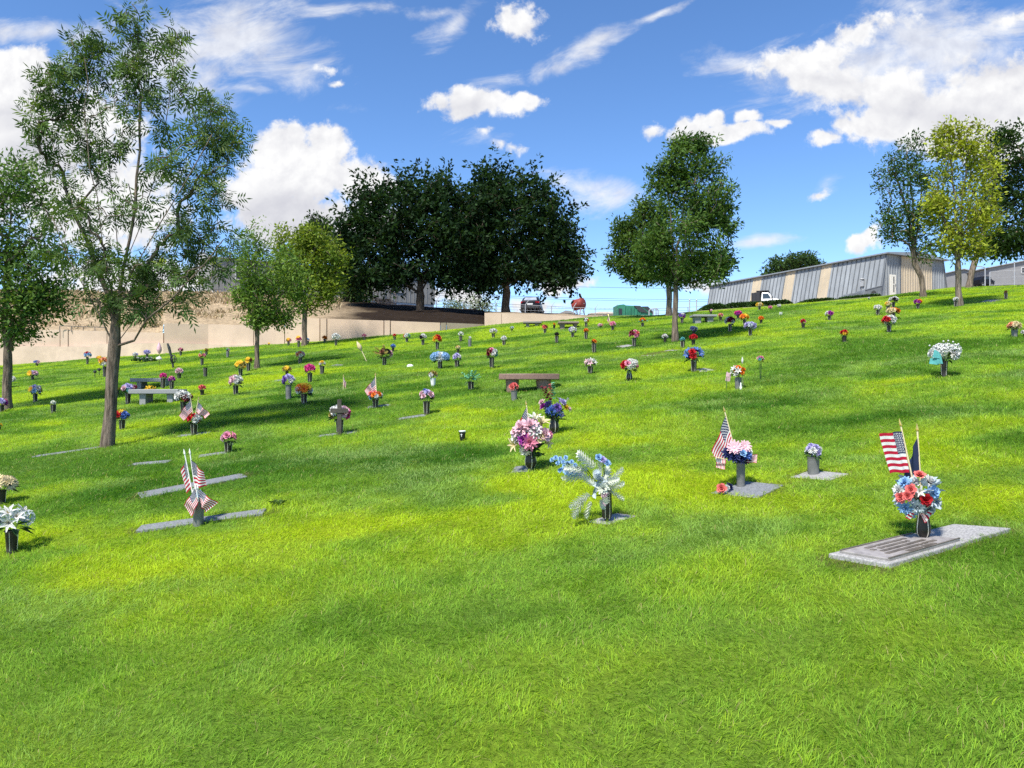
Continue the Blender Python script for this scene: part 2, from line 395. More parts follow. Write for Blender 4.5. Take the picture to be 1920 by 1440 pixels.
def build_ground():
    ys = np.concatenate([np.arange(-14, 3.0, 0.6), np.geomspace(3.0, 420, 420)])
    nt = 260
    ts = np.linspace(-1, 1, nt)
    ts = np.sign(ts) * np.abs(ts) ** 1.15
    half = np.where(ys < 3, 14.0, 8 + ys * 1.35)
    X = ts[None, :] * half[:, None]; Y = np.repeat(ys[:, None], nt, 1)
    Z = ground_z(X, Y)
    V = np.stack([X, Y, Z], -1).reshape(-1, 3)
    i = np.arange(len(ys) - 1)[:, None] * nt + np.arange(nt - 1)[None, :]
    Fq = np.stack([i, i + 1, i + nt + 1, i + nt], -1).reshape(-1, 4)
    u = np.clip(CU + F * X / np.maximum(Y, 3), -900, 2900)
    yc = crest_dist(u)
    far = np.clip((Y - yc - 1.0) / 3.0, 0, 1)[..., None]
    t = lawn_tone(X, Y)[..., None]
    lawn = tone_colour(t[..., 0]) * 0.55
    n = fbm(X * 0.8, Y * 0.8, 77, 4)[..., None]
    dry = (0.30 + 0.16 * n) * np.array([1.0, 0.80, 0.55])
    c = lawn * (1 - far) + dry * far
    sun_ = in_foot(X, Y, 0.25)[..., None]
    c = np.where(sun_ & (far < 0.1), c * 0.4 + np.array([0.09, 0.07, 0.035]) * 0.6, c)
    col = np.concatenate([c, np.ones(c.shape[:2] + (1,))], -1).reshape(-1, 4)
    m = bpy.data.materials.new('lawn_soil'); m.use_nodes = True; T = NT(m.node_tree)
    a = T.n('ShaderNodeAttribute', attribute_name='col'); tc = T.n('ShaderNodeTexCoord')
    nz = T.noise(tc.outputs['Object'], 30.0, 6.0, 0.7)
    k = T.mixc(T.smooth(nz[0], 0.3, 0.75), (0.55, 0.55, 0.55, 1), (1.15, 1.15, 1.15, 1))
    cc = T.mixc(1.0, a.outputs['Color'], k, 'MULTIPLY')
    b = T.n('ShaderNodeBsdfPrincipled', {'Base Color': cc, 'Roughness': 0.95}); b.inputs['Specular IOR Level'].default_value = 0.1
    T.set(b, 'Normal', T.n('ShaderNodeBump', {'Strength': 1.0, 'Distance': 0.03, 'Height': nz[0]}).outputs[0])
    T.n('ShaderNodeOutputMaterial', {0: b})
    me = mesh_np('ground', V, [Fq], [m], col=col, smooth=True)
    tag(link('ground', me), kind='structure')
build_ground()

# ------------------------------------------------------------------ turf
def blades(X, Y, Z, H, Wd, lean, ang, col, face=None):
    """Arching blades, three segments each."""
    n = len(X)
    rng = np.random.default_rng(5)
    fa = ang + np.pi / 2 + rng.normal(0, 0.6, n) if face is None else face
    w = np.stack([np.cos(fa) * Wd * 0.5, np.sin(fa) * Wd * 0.5, np.zeros(n)], -1)
    dx, dy = np.cos(ang), np.sin(ang)
    b = np.stack([X, Y, Z - 0.006], -1)
    V = np.zeros((n, 7, 3), np.float32)
    def at_(s):
        r = lean * s ** 1.7
        z = s * (1 - 0.42 * np.minimum(lean, 1.3) * s)
        return b + np.stack([dx * r * H, dy * r * H, z * H], -1)
    m1, m2, tip = at_(0.4), at_(0.75), at_(1.0)
    V[:, 0] = b - w * .8; V[:, 1] = b + w * .8; V[:, 2] = m1 + w; V[:, 3] = m1 - w; V[:, 4] = m2 + w * 0.75; V[:, 5] = m2 - w * 0.75; V[:, 6] = tip
    i = np.arange(n)[:, None] * 7
    q = np.concatenate([i + np.array([[0, 1, 2, 3]]), i + np.array([[3, 2, 4, 5]])]); t = i + np.array([[5, 4, 6]])
    C = np.ones((n, 7, 4), np.float32)
    C[:, :, :3] = col[:, None, :]
    return V.reshape(-1, 3), q, t, C.reshape(-1, 4)
N_BLADES = 1420000
def build_grass():
    rng = np.random.default_rng(1)
    n = N_BLADES
    # distance by inverse cdf of density ~ Y * min(1, (4/Y)^1.55)
    yy = np.geomspace(1.3, 41, 2000)
    pdf = (0.82 * yy + 1.2) * np.minimum(1, (4.2 / yy) ** 1.55)
    cdf = np.concatenate([[0], np.cumsum((pdf[1:] + pdf[:-1]) / 2 * np.diff(yy))]); cdf /= cdf[-1]
    Y = np.interp(rng.random(n), cdf, yy)
    X = rng.uniform(-1, 1, n) * (0.82 * Y + 1.2)
    u = np.clip(CU + F * X / Y, -900, 2900)
    keep = (Y < crest_dist(u) + 0.6) & ~in_foot(X, Y, np.where((X > 1.5) & (Y < 5), -0.02, -0.13))
    X, Y = X[keep], Y[keep]; n = len(X)
    Z = ground_z(X, Y)
    sc = np.maximum(Y / 4.0, 0.85)
    hn = fbm(X * 2.6, Y * 2.6, 3, 3)
    H = (0.022 + 0.033 * hn) * rng.uniform(0.55, 1.45, n) * np.minimum(np.maximum(sc, 1) ** 0.12, 1.3)
    near_foot = in_foot(X, Y, 0.16)
    Wd = 0.0025 * sc ** 0.78 * rng.uniform(0.7, 1.4, n)
    cl = fbm(X * 5.0, Y * 5.0, 51, 2)
    ang = fbm(X * 0.7, Y * 0.7, 53, 2) * 9.0 + cl * 9.0 + rng.normal(0, 1.1, n)
    lean = np.clip(rng.normal(0.80, 0.32, n) + (fbm(X * 1.5, Y * 1.5, 61, 2) - 0.5) * 0.7, 0.1, 1.4)
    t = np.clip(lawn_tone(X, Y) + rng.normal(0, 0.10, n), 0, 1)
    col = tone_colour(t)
    bl = np.clip((fbm(X * 0.9 + 9, Y * 1.3, 91, 4) - 0.50) / 0.16, 0, 1)[:, None] * 0.55 * np.clip(1 - t * 1.2, 0, 1)[:, None]
    col = col * (1 - bl) + np.array([0.37, 0.50, 0.17]) * bl
    dry = ((rng.random(n) < 0.03 + 0.16 * near_foot))[:, None]
    col = np.where(dry, np.array([0.40, 0.36, 0.15]), col)
    col = col * rng.uniform(0.70, 1.30, n)[:, None]
    V, q, tr, C = blades(X, Y, Z, H, Wd, lean, ang, col)
    me = mesh_np('grass', V, [q, tr], [attr_mat('turf_blade', 0.50, 0.6, 0.15, tmul=(1.2, 1.2, 0.5))], col=C)
    tag(link('grass', me), kind='stuff')
build_grass()

# ------------------------------------------------------------------ trees
LEAFMAT = {}
def leaf_mat(name, transl):
    if name not in LEAFMAT: LEAFMAT[name] = attr_mat(name, transl, 0.6, 0.12, tmul=(1.3, 1.25, 0.5))
    return LEAFMAT[name]
def bark_mat(name, c):
    return mat(name, c, 0.95, 0.55, 22.0, bump=0.035, bscale=38.0, stretch=(1, 1, 0.16), spec=0.08)

def grow(trunk, lobes, n_tips, seed, up=0.35, rtip=0.008, R0=0.1, power=0.5, inner=0.25, leaders=None):
    """trunk: list of points; lobes: (centre, radii, weight). Returns branch chains [(points, radii)] and tips [(pos, dir)]."""
    rng = np.random.default_rng(seed)
    pos = [np.array(p, float) for p in trunk]; par = [-1] + list(range(len(trunk) - 1))
    wts = np.array([l[2] for l in lobes], float); wts /= wts.sum()
    tips = []
    for _ in range(n_tips):
        c, r, _w = lobes[rng.choice(len(lobes), p=wts)]
        d = rng.normal(size=3); d /= np.linalg.norm(d)
        rr = (inner + (1 - inner) * rng.random()) ** 0.6
        tips.append(np.array(c) + d * rr * np.array(r))
    base = np.array(trunk[-1], float)
    nt = len(trunk)
    if leaders is None:                                # one limb per main lobe, leaving the upper trunk at a steep angle
        leaders = []
        for c, r, w_ in lobes:
            if w_ < 0.30: continue
            c = np.array(c); j = int(rng.integers(max(1, int(nt * 0.55)), nt)) if nt > 3 else nt - 1
            a = pos[j]; L = np.linalg.norm(c - a)
            c1 = a + np.array([(c - a)[0] * 0.22, (c - a)[1] * 0.22, max(0.25 * L, (c - a)[2] * 0.55)])
            m = max(3, int(L / 0.35))
            leaders.append((j, [(1 - t) ** 2 * a + 2 * t * (1 - t) * c1 + t * t * c for t in np.linspace(0, 1, m + 1)[1:]]))
    for j, path in leaders:
        prev = j
        if j < 0:
            prev = int(np.argmin([np.linalg.norm(np.array(q) - np.array(path[0])) for q in pos])); path = path[1:]
        for q in path:
            pos.append(np.array(q, float) + rng.normal(0, 0.02, 3)); par.append(prev); prev = len(pos) - 1
    tips.sort(key=lambda p: np.linalg.norm(p - base))
    start_ok = max(1, len(trunk) // 2)
    P = np.array(pos)
    out = []
    for tp in tips:
        d = np.linalg.norm(P - tp, axis=1)
        rise = tp[2] - P[:, 2]
        cost = d + np.maximum(0, 0.25 * d - rise) * (1.2 + 2 * up)
        cost[:start_ok] += 5; cost[start_ok:nt] += 0.4
        j = int(np.argmin(cost)); a = P[j]
        L = np.linalg.norm(tp - a)
        if L < 1e-3: continue
        nseg = max(2, min(5, int(L / 0.35) + 1))
        pd = (a - P[par[j]]) if par[j] >= 0 else np.array([0, 0, 1.0])
        nrm = np.linalg.norm(pd); pd = pd / nrm if nrm > 1e-6 else np.array([0, 0, 1.0])
        h = pd * 0.5 + np.array([0, 0, up]); c1 = a + h * L * 0.45
        prev = j; last = a
        for k in range(1, nseg + 1):
            t = k / nseg
            q = (1 - t) ** 2 * a + 2 * t * (1 - t) * c1 + t * t * tp
            if k < nseg: q = q + rng.normal(0, 0.035 * L, 3) * 0.6
            P = np.vstack([P, q]); par.append(prev); prev = len(par) - 1
            dirv = q - last; last = q
        out.append((prev, tp, dirv / max(1e-6, np.linalg.norm(dirv))))
    n = len(par); cnt = np.zeros(n)
    for pi, _, _ in out:
        cnt[pi] += 1
    for i in range(n - 1, 0, -1):
        if par[i] >= 0: cnt[par[i]] += cnt[i]
    tot = max(cnt.max(), 1)
    rad = np.maximum(rtip, R0 * (cnt / tot) ** power)
    return P, par, rad, [(tp, dv) for _, tp, dv in out]

def leaves_np(rng, C, D, size, asp, up_bias, droop, pinnate=0):
    """C: leaf bases (n,3); D: growth directions. Returns V (n*4,3)."""
    n = len(C)
    d = D + rng.normal(0, 0.7, (n, 3)); d[:, 2] -= droop
    d /= np.linalg.norm(d, axis=1)[:, None]
    up = np.zeros((n, 3)); up[:, 2] = 1
    nr = up * up_bias + rng.normal(0, 1, (n, 3))
    s = np.cross(d, nr); s /= np.maximum(1e-6, np.linalg.norm(s, axis=1))[:, None]
    nn = np.cross(s, d)
    L = size * rng.uniform(0.65, 1.35, n)[:, None]
    if pinnate:
        Vs = []
        for k in range(pinnate):
            t = (k // 2 + 0.6) / ((pinnate + 1) / 2)
            side = 0 if k == pinnate - 1 else (1 if k % 2 else -1)
            b = C + d * L * (t if side else 0.85)
            b[:, 2] -= (0.25 * L[:, 0] * t * t)
            ld = d * (0.55 if side else 1.0) + s * side * 0.85; ld[:, 2] -= 0.25
            ld /= np.linalg.norm(ld, axis=1)[:, None]
            ls = np.cross(ld, nn); ls /= np.maximum(1e-6, np.linalg.norm(ls, axis=1))[:, None]
            l = L * 0.62; w = l * asp
            Vs.append(np.stack([b, b + ld * l * 0.45 + ls * w * 0.5, b + ld * l, b + ld * l * 0.45 - ls * w * 0.5], 1))
        return np.concatenate(Vs, 0), pinnate
    w = L * asp
    mid = C + d * L * 0.48 + nn * L * 0.05
    return np.stack([C, mid + s * w * 0.5, C + d * L, mid - s * w * 0.5], 1), 1

def tree(name, label, trunk_px, Y, lobes_px, R0, n_tips, n_leaf, leaf, asp, cols, seed, bark, spread=0.22, up=0.35, up_bias=1.0, droop=0.25,
         pinnate=0, transl=0.35, power=0.5, rtip=0.007, inner=0.25, group=None, base=None, depth=1.0, flare=1.35, sides=9, basez=None, leaders_px=None, along=1.2, spiky=0.0):
    """trunk_px: pixel path from base to fork; lobes_px: (u, v, ru, rv, weight[, dy]) in photo pixels at distance Y."""
    rng = np.random.default_rng(seed)
    k = Y / F
    tr = [W(u, v, Y) for u, v in trunk_px]
    if basez is not None: tr[0].z = basez
    else: tr[0].z = gz(tr[0].x, Y) - 0.05
    # even trunk nodes
    pts = []
    for i in range(len(tr) - 1):
        m = max(1, int((tr[i + 1] - tr[i]).length / 0.3))
        for j in range(m): pts.append(tr[i].lerp(tr[i + 1], j / m))
    pts.append(tr[-1])
    for i, p in enumerate(pts[1:-1]): p.x += rng.normal(0, R0 * 0.08); p.y += rng.normal(0, R0 * 0.08)
    lobes = []
    for l in lobes_px:
        u, v, ru, rv, wgt = l[:5]; dy = l[5] if len(l) > 5 else 0.0
        c = W(u, v, Y); c.y += dy
        lobes.append(((c.x, c.y, c.z), (ru * k, ru * k * depth, rv * k), wgt))
    ld = None
    if leaders_px:
        ld = []
        for path in leaders_px:
            q = [W(p[0], p[1], Y + (p[2] if len(p) > 2 else 0.0)) for p in path]; out = []
            for i in range(len(q) - 1):
                m = max(1, int((q[i + 1] - q[i]).length / 0.3)); out += [np.array(q[i].lerp(q[i + 1], j / m)) for j in range(m)]
            out = np.array(out + [np.array(q[-1])])
            for _ in range(4): out[1:-1] = (out[:-2] + 2 * out[1:-1] + out[2:]) / 4
            ld.append((-1, list(out)))
    P, par, rad, tips = grow(pts, lobes, n_tips, seed, up, rtip, R0, power, inner, ld)
    root = thing(name, (tr[0].x, tr[0].y, tr[0].z + 0.05), label, 'tree', group)
    mb = MB()
    kids = {}
    for i, p in enumerate(par):
        if p >= 0: kids.setdefault(p, []).append(i)
    nt = len(pts)
    # trunk chain follows the thickest child
    used = set()
    def chain_from(i, parent):
        ch = [parent, i] if parent >= 0 else [i]
        while ch[-1] in kids:
            c = max((x for x in kids[ch[-1]]), key=lambda x: rad[x])
            ch.append(c)
        return ch
    stack = [(0, -1)]
    while stack:
        i, pa = stack.pop()
        ch = chain_from(i, pa)
        rr = [rad[x] for x in ch]
        if pa >= 0: rr[0] = min(rad[pa], rad[ch[1]] * 1.25)
        q = [P[x] for x in ch]
        if pa < 0:
            rr[0] *= flare
            if len(rr) > 2: rr[1] *= 1 + (flare - 1) * 0.3
        big = rr[0] > R0 * 0.3
        mb.tube(q, rr, sides if pa < 0 else (7 if big else 4), cap=False, jit=(lambda a, b: (vn[(a * 7 + b * 3) % 97] - 0.5) * 0.22) if big else None)
        for a in ch[(0 if pa < 0 else 1):]:
            if a in kids:
                nxt = max(kids[a], key=lambda x: rad[x])
                for c in kids[a]:
                    if c != nxt: stack.append((c, a))
    mb.build('trunk', bark, root, smooth='all')
    tp = np.array([t[0] for t in tips]); td = np.array([t[1] for t in tips])
    per = max(1, n_leaf // len(tips))
    shade = rng.uniform(0, 1, len(tips))
    idx = np.repeat(np.arange(len(tips)), per)
    nL = len(idx)
    g = rng.normal(0, 1, (nL, 3)); g *= (rng.random(nL) ** 0.33 / np.linalg.norm(g, axis=1))[:, None]
    sz = spread * (0.6 + 0.8 * shade[idx])[:, None]
    sp = (rng.random(len(tips)) < spiky)[idx][:, None]
    sz = np.where(sp, sz * 0.42, sz)
    C = tp[idx] + g * sz * np.array([1, 1, 0.75]) - td[idx] * np.where(sp[:, 0], (rng.random(nL) * 2.0 - 0.75) * spread * along, rng.random(nL) * spread * along)[:, None]
    D = td[idx] * 0.7 + g * 0.8
    V, mul = leaves_np(rng, C, D, leaf, asp, up_bias, droop, pinnate)
    base_c = np.array(cols[0])[None] * (1 - shade[idx][:, None]) + np.array(cols[1])[None] * shade[idx][:, None]
    if len(cols) > 2:
        odd = rng.random(nL) < 0.08
        base_c[odd] = cols[2]
    base_c = base_c * rng.uniform(0.75, 1.25, (nL, 1))
    base_c = np.concatenate([base_c] * mul, 0)
    N = len(V)
    Vf = V.reshape(-1, 3) - np.array(ROOT[root.name])
    Q = np.arange(N * 4).reshape(-1, 4)
    Cc = np.ones((N, 4, 4)); Cc[:, :, :3] = base_c[:, None]
    me = mesh_np('crown', Vf, [Q], [leaf_mat('leaf_%d' % int(transl * 100), transl)], col=Cc.reshape(-1, 4))
    link('crown', me, root)
    return root
vn = np.random.default_rng(3).random(97)

BARK_GREY = bark_mat('bark_grey_brown', (0.155, 0.122, 0.095))
BARK_DARK = bark_mat('bark_dark', (0.085, 0.065, 0.05))
BARK_PALE = bark_mat('bark_pale', (0.17, 0.14, 0.11))
def plant_trees():
    ash = ((0.040, 0.085, 0.024), (0.110, 0.180, 0.050), (0.19, 0.25, 0.09))
    # sparse ash close on the left
    tree('ash_tree', 'tall sparse ash tree with bare upright branches, nearest on the left lawn', [(201, 842), (206, 770), (211, 700), (215, 650), (218, 610), (223, 560)], 10.05,
         [(85, 210, 34, 60, 0.7), (120, 165, 40, 60, 0.8), (165, 90, 30, 50, 0.55), (160, 140, 40, 40, 0.5), (255, 40, 24, 34, 0.4), (250, 100, 40, 60, 0.8), (320, 80, 26, 40, 0.45), (335, 150, 40, 40, 0.6), (120, 280, 70, 60, 0.8), (200, 240, 50, 80, 0.8),
          (285, 200, 55, 80, 0.8), (395, 230, 50, 55, 1.2), (430, 265, 35, 30, 0.5), (360, 310, 75, 55, 1.2), (100, 390, 55, 60, 0.7), (200, 380, 80, 60, 0.6), (300, 400, 70, 50, 0.6), (390, 365, 50, 30, 0.4), (410, 450, 40, 38, 0.5), (335, 450, 55, 40, 0.7),
          (150, 470, 60, 40, 0.6), (210, 520, 95, 40, 1.2), (310, 525, 90, 40, 1.1), (385, 520, 45, 30, 0.5), (245, 575, 60, 22, 0.6), (180, 560, 30, 22, 0.3), (330, 560, 40, 20, 0.3)],
         0.074, 440, 3900, 0.140, 0.24, ash, 21, BARK_GREY, spread=0.13, up=0.85, up_bias=0.4, droop=0.35, pinnate=7, power=0.70, rtip=0.0065, inner=0.35, depth=0.9, flare=1.22, sides=12, along=1.8,
         leaders_px=[[(223, 560), (230, 500), (248, 440), (262, 340), (263, 230), (258, 130), (252, 45)], [(219, 600, -.1), (205, 520, -.3), (190, 430, -.4), (170, 320, -.5), (150, 200, -.5), (160, 110, -.5)], [(219, 600), (180, 500, .2), (140, 400, .3), (105, 300, .4), (80, 215, .4)],
                     [(225, 540), (222, 450, .4), (208, 340, .6), (195, 230, .7), (170, 110, .8)], [(223, 560), (250, 500, -.3), (300, 420, -.5), (345, 340, -.6), (400, 250, -.6)], [(230, 500), (270, 420, .4), (300, 300, .6), (318, 190, .7), (325, 95, .7)],
                     [(216, 668), (240, 640, -.15), (275, 605, -.25), (320, 560, -.35), (385, 500, -.4), (415, 450, -.4)], [(215, 650, .1), (250, 600, .2), (280, 560, .4), (330, 490, .6), (370, 390, .6)], [(215, 650), (190, 600, -.2), (160, 550, -.3), (120, 480, -.3), (95, 400, -.3)], [(219, 600, .1), (200, 520, .6), (150, 400, .9), (110, 300, .9)], [(222, 575), (262, 530, -.1), (320, 500, -.2), (385, 500, -.3)]])
    # dense green tree cut by the left frame edge
    tree('shade_tree', 'dense green tree cut off by the left edge of the photo', [(14, 690), (14, 640), (12, 600), (8, 560)], 15.9,
         [(0, 420, 95, 120, 1.2), (60, 500, 70, 80, 1), (-40, 500, 110, 100, 1), (20, 340, 70, 60, 0.7), (80, 560, 52, 40, 0.6), (10, 585, 75, 30, 0.6), (-70, 400, 80, 110, 0.8), (30, 620, 60, 22, 0.3)],
         0.085, 420, 15500, 0.10, 0.42, ((0.050, 0.115, 0.026), (0.120, 0.205, 0.042)), 22, BARK_GREY, spread=0.30, inner=0.2)
    # two small round trees in front of the wall
    tree('young_ash_tree', 'small round green tree with slim trunk before the retaining wall', [(482, 688), (482, 650), (482, 615)], 21.0,
         [(480, 450, 24, 42, 0.35), (500, 500, 66, 55, 1.1), (505, 555, 60, 48, 1.1), (490, 590, 45, 22, 0.5), (545, 590, 28, 18, 0.2), (455, 550, 22, 28, 0.3), (560, 530, 25, 40, 0.3)],
         0.062, 270, 11500, 0.105, 0.36, ((0.055, 0.130, 0.026), (0.19, 0.29, 0.055)), 23, BARK_GREY, spread=0.25, pinnate=0)
    tree('lime_tree', 'yellow-green bushy tree right behind the small round tree', [(571, 640), (571, 600), (572, 570)], 30.5,
         [(560, 460, 55, 38, 0.8), (610, 500, 42, 55, 0.9), (585, 540, 60, 45, 1), (545, 500, 40, 45, 0.6), (600, 450, 36, 28, 0.5)],
         0.10, 270, 12500, 0.15, 0.45, ((0.08, 0.14, 0.018), (0.22, 0.28, 0.035)), 24, BARK_GREY, spread=0.40)
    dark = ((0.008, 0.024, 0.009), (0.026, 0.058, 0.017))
    zb = W(700, 590, 40).z
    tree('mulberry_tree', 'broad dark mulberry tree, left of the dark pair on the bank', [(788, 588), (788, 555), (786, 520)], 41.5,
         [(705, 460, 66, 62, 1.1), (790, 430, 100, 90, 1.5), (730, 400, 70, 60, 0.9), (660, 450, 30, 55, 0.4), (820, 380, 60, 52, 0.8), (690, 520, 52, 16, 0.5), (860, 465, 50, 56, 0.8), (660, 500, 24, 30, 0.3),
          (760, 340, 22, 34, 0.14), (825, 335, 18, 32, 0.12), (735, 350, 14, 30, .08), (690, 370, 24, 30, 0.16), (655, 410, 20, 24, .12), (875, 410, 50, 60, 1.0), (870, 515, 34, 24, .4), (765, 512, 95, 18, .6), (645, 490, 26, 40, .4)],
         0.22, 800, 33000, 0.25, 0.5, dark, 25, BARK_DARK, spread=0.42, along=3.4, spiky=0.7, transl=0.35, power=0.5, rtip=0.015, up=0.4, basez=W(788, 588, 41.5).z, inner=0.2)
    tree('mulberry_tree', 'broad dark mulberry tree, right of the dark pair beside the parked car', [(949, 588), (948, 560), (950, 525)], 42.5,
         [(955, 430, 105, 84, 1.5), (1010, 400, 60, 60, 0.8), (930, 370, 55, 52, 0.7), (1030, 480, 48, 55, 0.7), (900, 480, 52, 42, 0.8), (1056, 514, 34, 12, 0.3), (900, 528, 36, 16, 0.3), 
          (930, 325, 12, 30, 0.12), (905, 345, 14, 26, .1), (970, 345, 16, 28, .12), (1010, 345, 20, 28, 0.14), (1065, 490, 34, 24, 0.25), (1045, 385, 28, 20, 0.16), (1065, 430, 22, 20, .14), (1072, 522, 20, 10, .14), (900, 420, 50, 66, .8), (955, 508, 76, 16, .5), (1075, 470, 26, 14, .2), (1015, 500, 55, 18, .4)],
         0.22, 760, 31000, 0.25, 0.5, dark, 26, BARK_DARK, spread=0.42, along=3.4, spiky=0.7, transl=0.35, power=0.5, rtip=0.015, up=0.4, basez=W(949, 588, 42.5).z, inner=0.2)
    tree('mulberry_tree', 'dark bushy tree with a stout trunk between the yellow-green tree and the dark pair', [(654, 577), (656, 540), (655, 500)], 45.5,
         [(590, 440, 34, 40, 0.5), (630, 470, 45, 60, 1), (655, 540, 34, 20, 0.5), (590, 415, 10, 14, 0.1), (680, 560, 34, 10, 0.3)],
         0.3, 120, 5200, 0.22, 0.5, ((0.02, 0.045, 0.014), (0.05, 0.09, 0.02)), 27, BARK_DARK, spread=0.6, transl=0.25, basez=W(654, 577, 45.5).z)
    # pair at the crest
    mid = ((0.034, 0.080, 0.019), (0.100, 0.175, 0.036))
    tree('locust_tree', 'tall dark green tree standing on the lawn below the crest', [(1266, 642), (1266, 600), (1267, 560), (1267, 525)], 18.2,
         [(1300, 300, 62, 48, 0.9), (1310, 370, 74, 60, 1.1), (1290, 450, 95, 65, 1.4), (1345, 400, 44, 60, 0.6), (1250, 330, 34, 40, 0.45), (1300, 510, 80, 30, 0.8), (1350, 490, 36, 35, 0.4), (1225, 460, 40, 50, 0.4), (1280, 270, 20, 16, 0.12), (1320, 268, 18, 14, 0.1)],
         0.062, 480, 24000, 0.105, 0.36, mid, 28, BARK_GREY, spread=0.21, inner=0.2, flare=1.5)
    tree('locust_tree', 'lower green tree standing just behind the tall tree on the crest', [(1254, 596), (1255, 560), (1254, 530)], 29.0,
         [(1200, 440, 58, 44, 1), (1180, 480, 42, 38, 0.7), (1225, 400, 34, 36, 0.5), (1230, 500, 55, 26, 0.7), (1160, 440, 20, 26, 0.25), (1200, 515, 34, 12, 0.3)],
         0.105, 260, 12500, 0.15, 0.4, ((0.03, 0.07, 0.016), (0.095, 0.155, 0.03)), 29, BARK_GREY, spread=0.33)
    # right-hand group
    tree('elm_tree', 'slanting dark tree with a pale trunk beside the metal building', [(1731, 556), (1728, 520), (1716, 495), (1704, 455)], 26.0,
         [(1700, 290, 45, 48, 0.5), (1680, 330, 44, 40, 0.5), (1730, 350, 56, 55, 0.9), (1690, 400, 42, 50, 0.8), (1740, 420, 50, 45, 0.9), (1660, 320, 22, 12, 0.1), (1665, 420, 22, 34, 0.25), (1740, 470, 24, 20, 0.2)],
         0.088, 220, 6600, 0.125, 0.4, ((0.032, 0.075, 0.018), (0.085, 0.150, 0.034)), 30, BARK_GREY, spread=0.30, up=0.5, inner=0.15)
    tree('honey_locust_tree', 'golden yellow-green tree with bare grey twigs near the right edge', [(1800, 580), (1797, 545), (1796, 500), (1797, 460)], 21.0,
         [(1780, 270, 38, 45, 0.7), (1820, 260, 32, 34, 0.5), (1800, 330, 60, 58, 1.1), (1845, 320, 32, 50, 0.6), (1800, 410, 68, 50, 1.3), (1755, 385, 24, 28, 0.35), (1850, 400, 26, 40, 0.4), (1790, 460, 58, 22, 0.6), (1835, 470, 28, 16, 0.25), (1775, 240, 16, 20, 0.15)],
         0.075, 300, 9500, 0.115, 0.42, ((0.175, 0.215, 0.020), (0.36, 0.41, 0.045), (0.24, 0.23, 0.04)), 31, BARK_PALE, spread=0.25, up=0.6, inner=0.15)
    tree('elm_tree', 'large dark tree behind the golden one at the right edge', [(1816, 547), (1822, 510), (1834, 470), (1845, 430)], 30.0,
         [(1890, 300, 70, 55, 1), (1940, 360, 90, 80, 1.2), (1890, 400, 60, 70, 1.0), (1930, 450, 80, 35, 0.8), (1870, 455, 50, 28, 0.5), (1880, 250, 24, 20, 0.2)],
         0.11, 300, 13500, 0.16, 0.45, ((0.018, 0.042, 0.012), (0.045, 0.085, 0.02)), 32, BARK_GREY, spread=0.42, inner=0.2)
    tree('shade_tree', 'dark bushy treetop showing above the metal building roof', [(1490, 590), (1490, 540), (1488, 510)], 128.0,
         [(1470, 498, 36, 20, 1), (1505, 490, 34, 20, 1), (1445, 510, 18, 12, 0.3), (1530, 500, 18, 12, 0.3)],
         0.5, 130, 4600, 0.5, 0.5, ((0.025, 0.055, 0.018), (0.06, 0.11, 0.03)), 33, BARK_DARK, spread=1.0, rtip=0.03, basez=W(1490, 600, 128).z)
    # grey-green bush behind the fence
    r = tree('shrub', 'loose grey-green bush behind the chain link fence under the dark trees', [(880, 592), (880, 585)], 52.0,
         [(860, 572, 34, 12, 1), (910, 572, 26, 12, 0.8), (885, 566, 20, 10, 0.4)], 0.06, 70, 1700, 0.16, 0.4, ((0.12, 0.17, 0.09), (0.24, 0.30, 0.17)), 34, BARK_GREY, spread=0.5, basez=W(880, 592, 52).z)
    r['category'] = 'bush'
    r = tree('shrub', 'straggly bush hanging over the retaining wall behind the ash trunk', [(290, 650), (288, 625)], 37.0,
         [(285, 615, 20, 20, 1, 0.2), (272, 632, 10, 12, 0.3, -0.25)], 0.04, 45, 1300, 0.10, 0.35, ((0.10, 0.10, 0.04), (0.22, 0.19, 0.09)), 35, BARK_GREY, spread=0.3, basez=W(288, 650, 37).z)
    r['category'] = 'bush'
plant_trees()

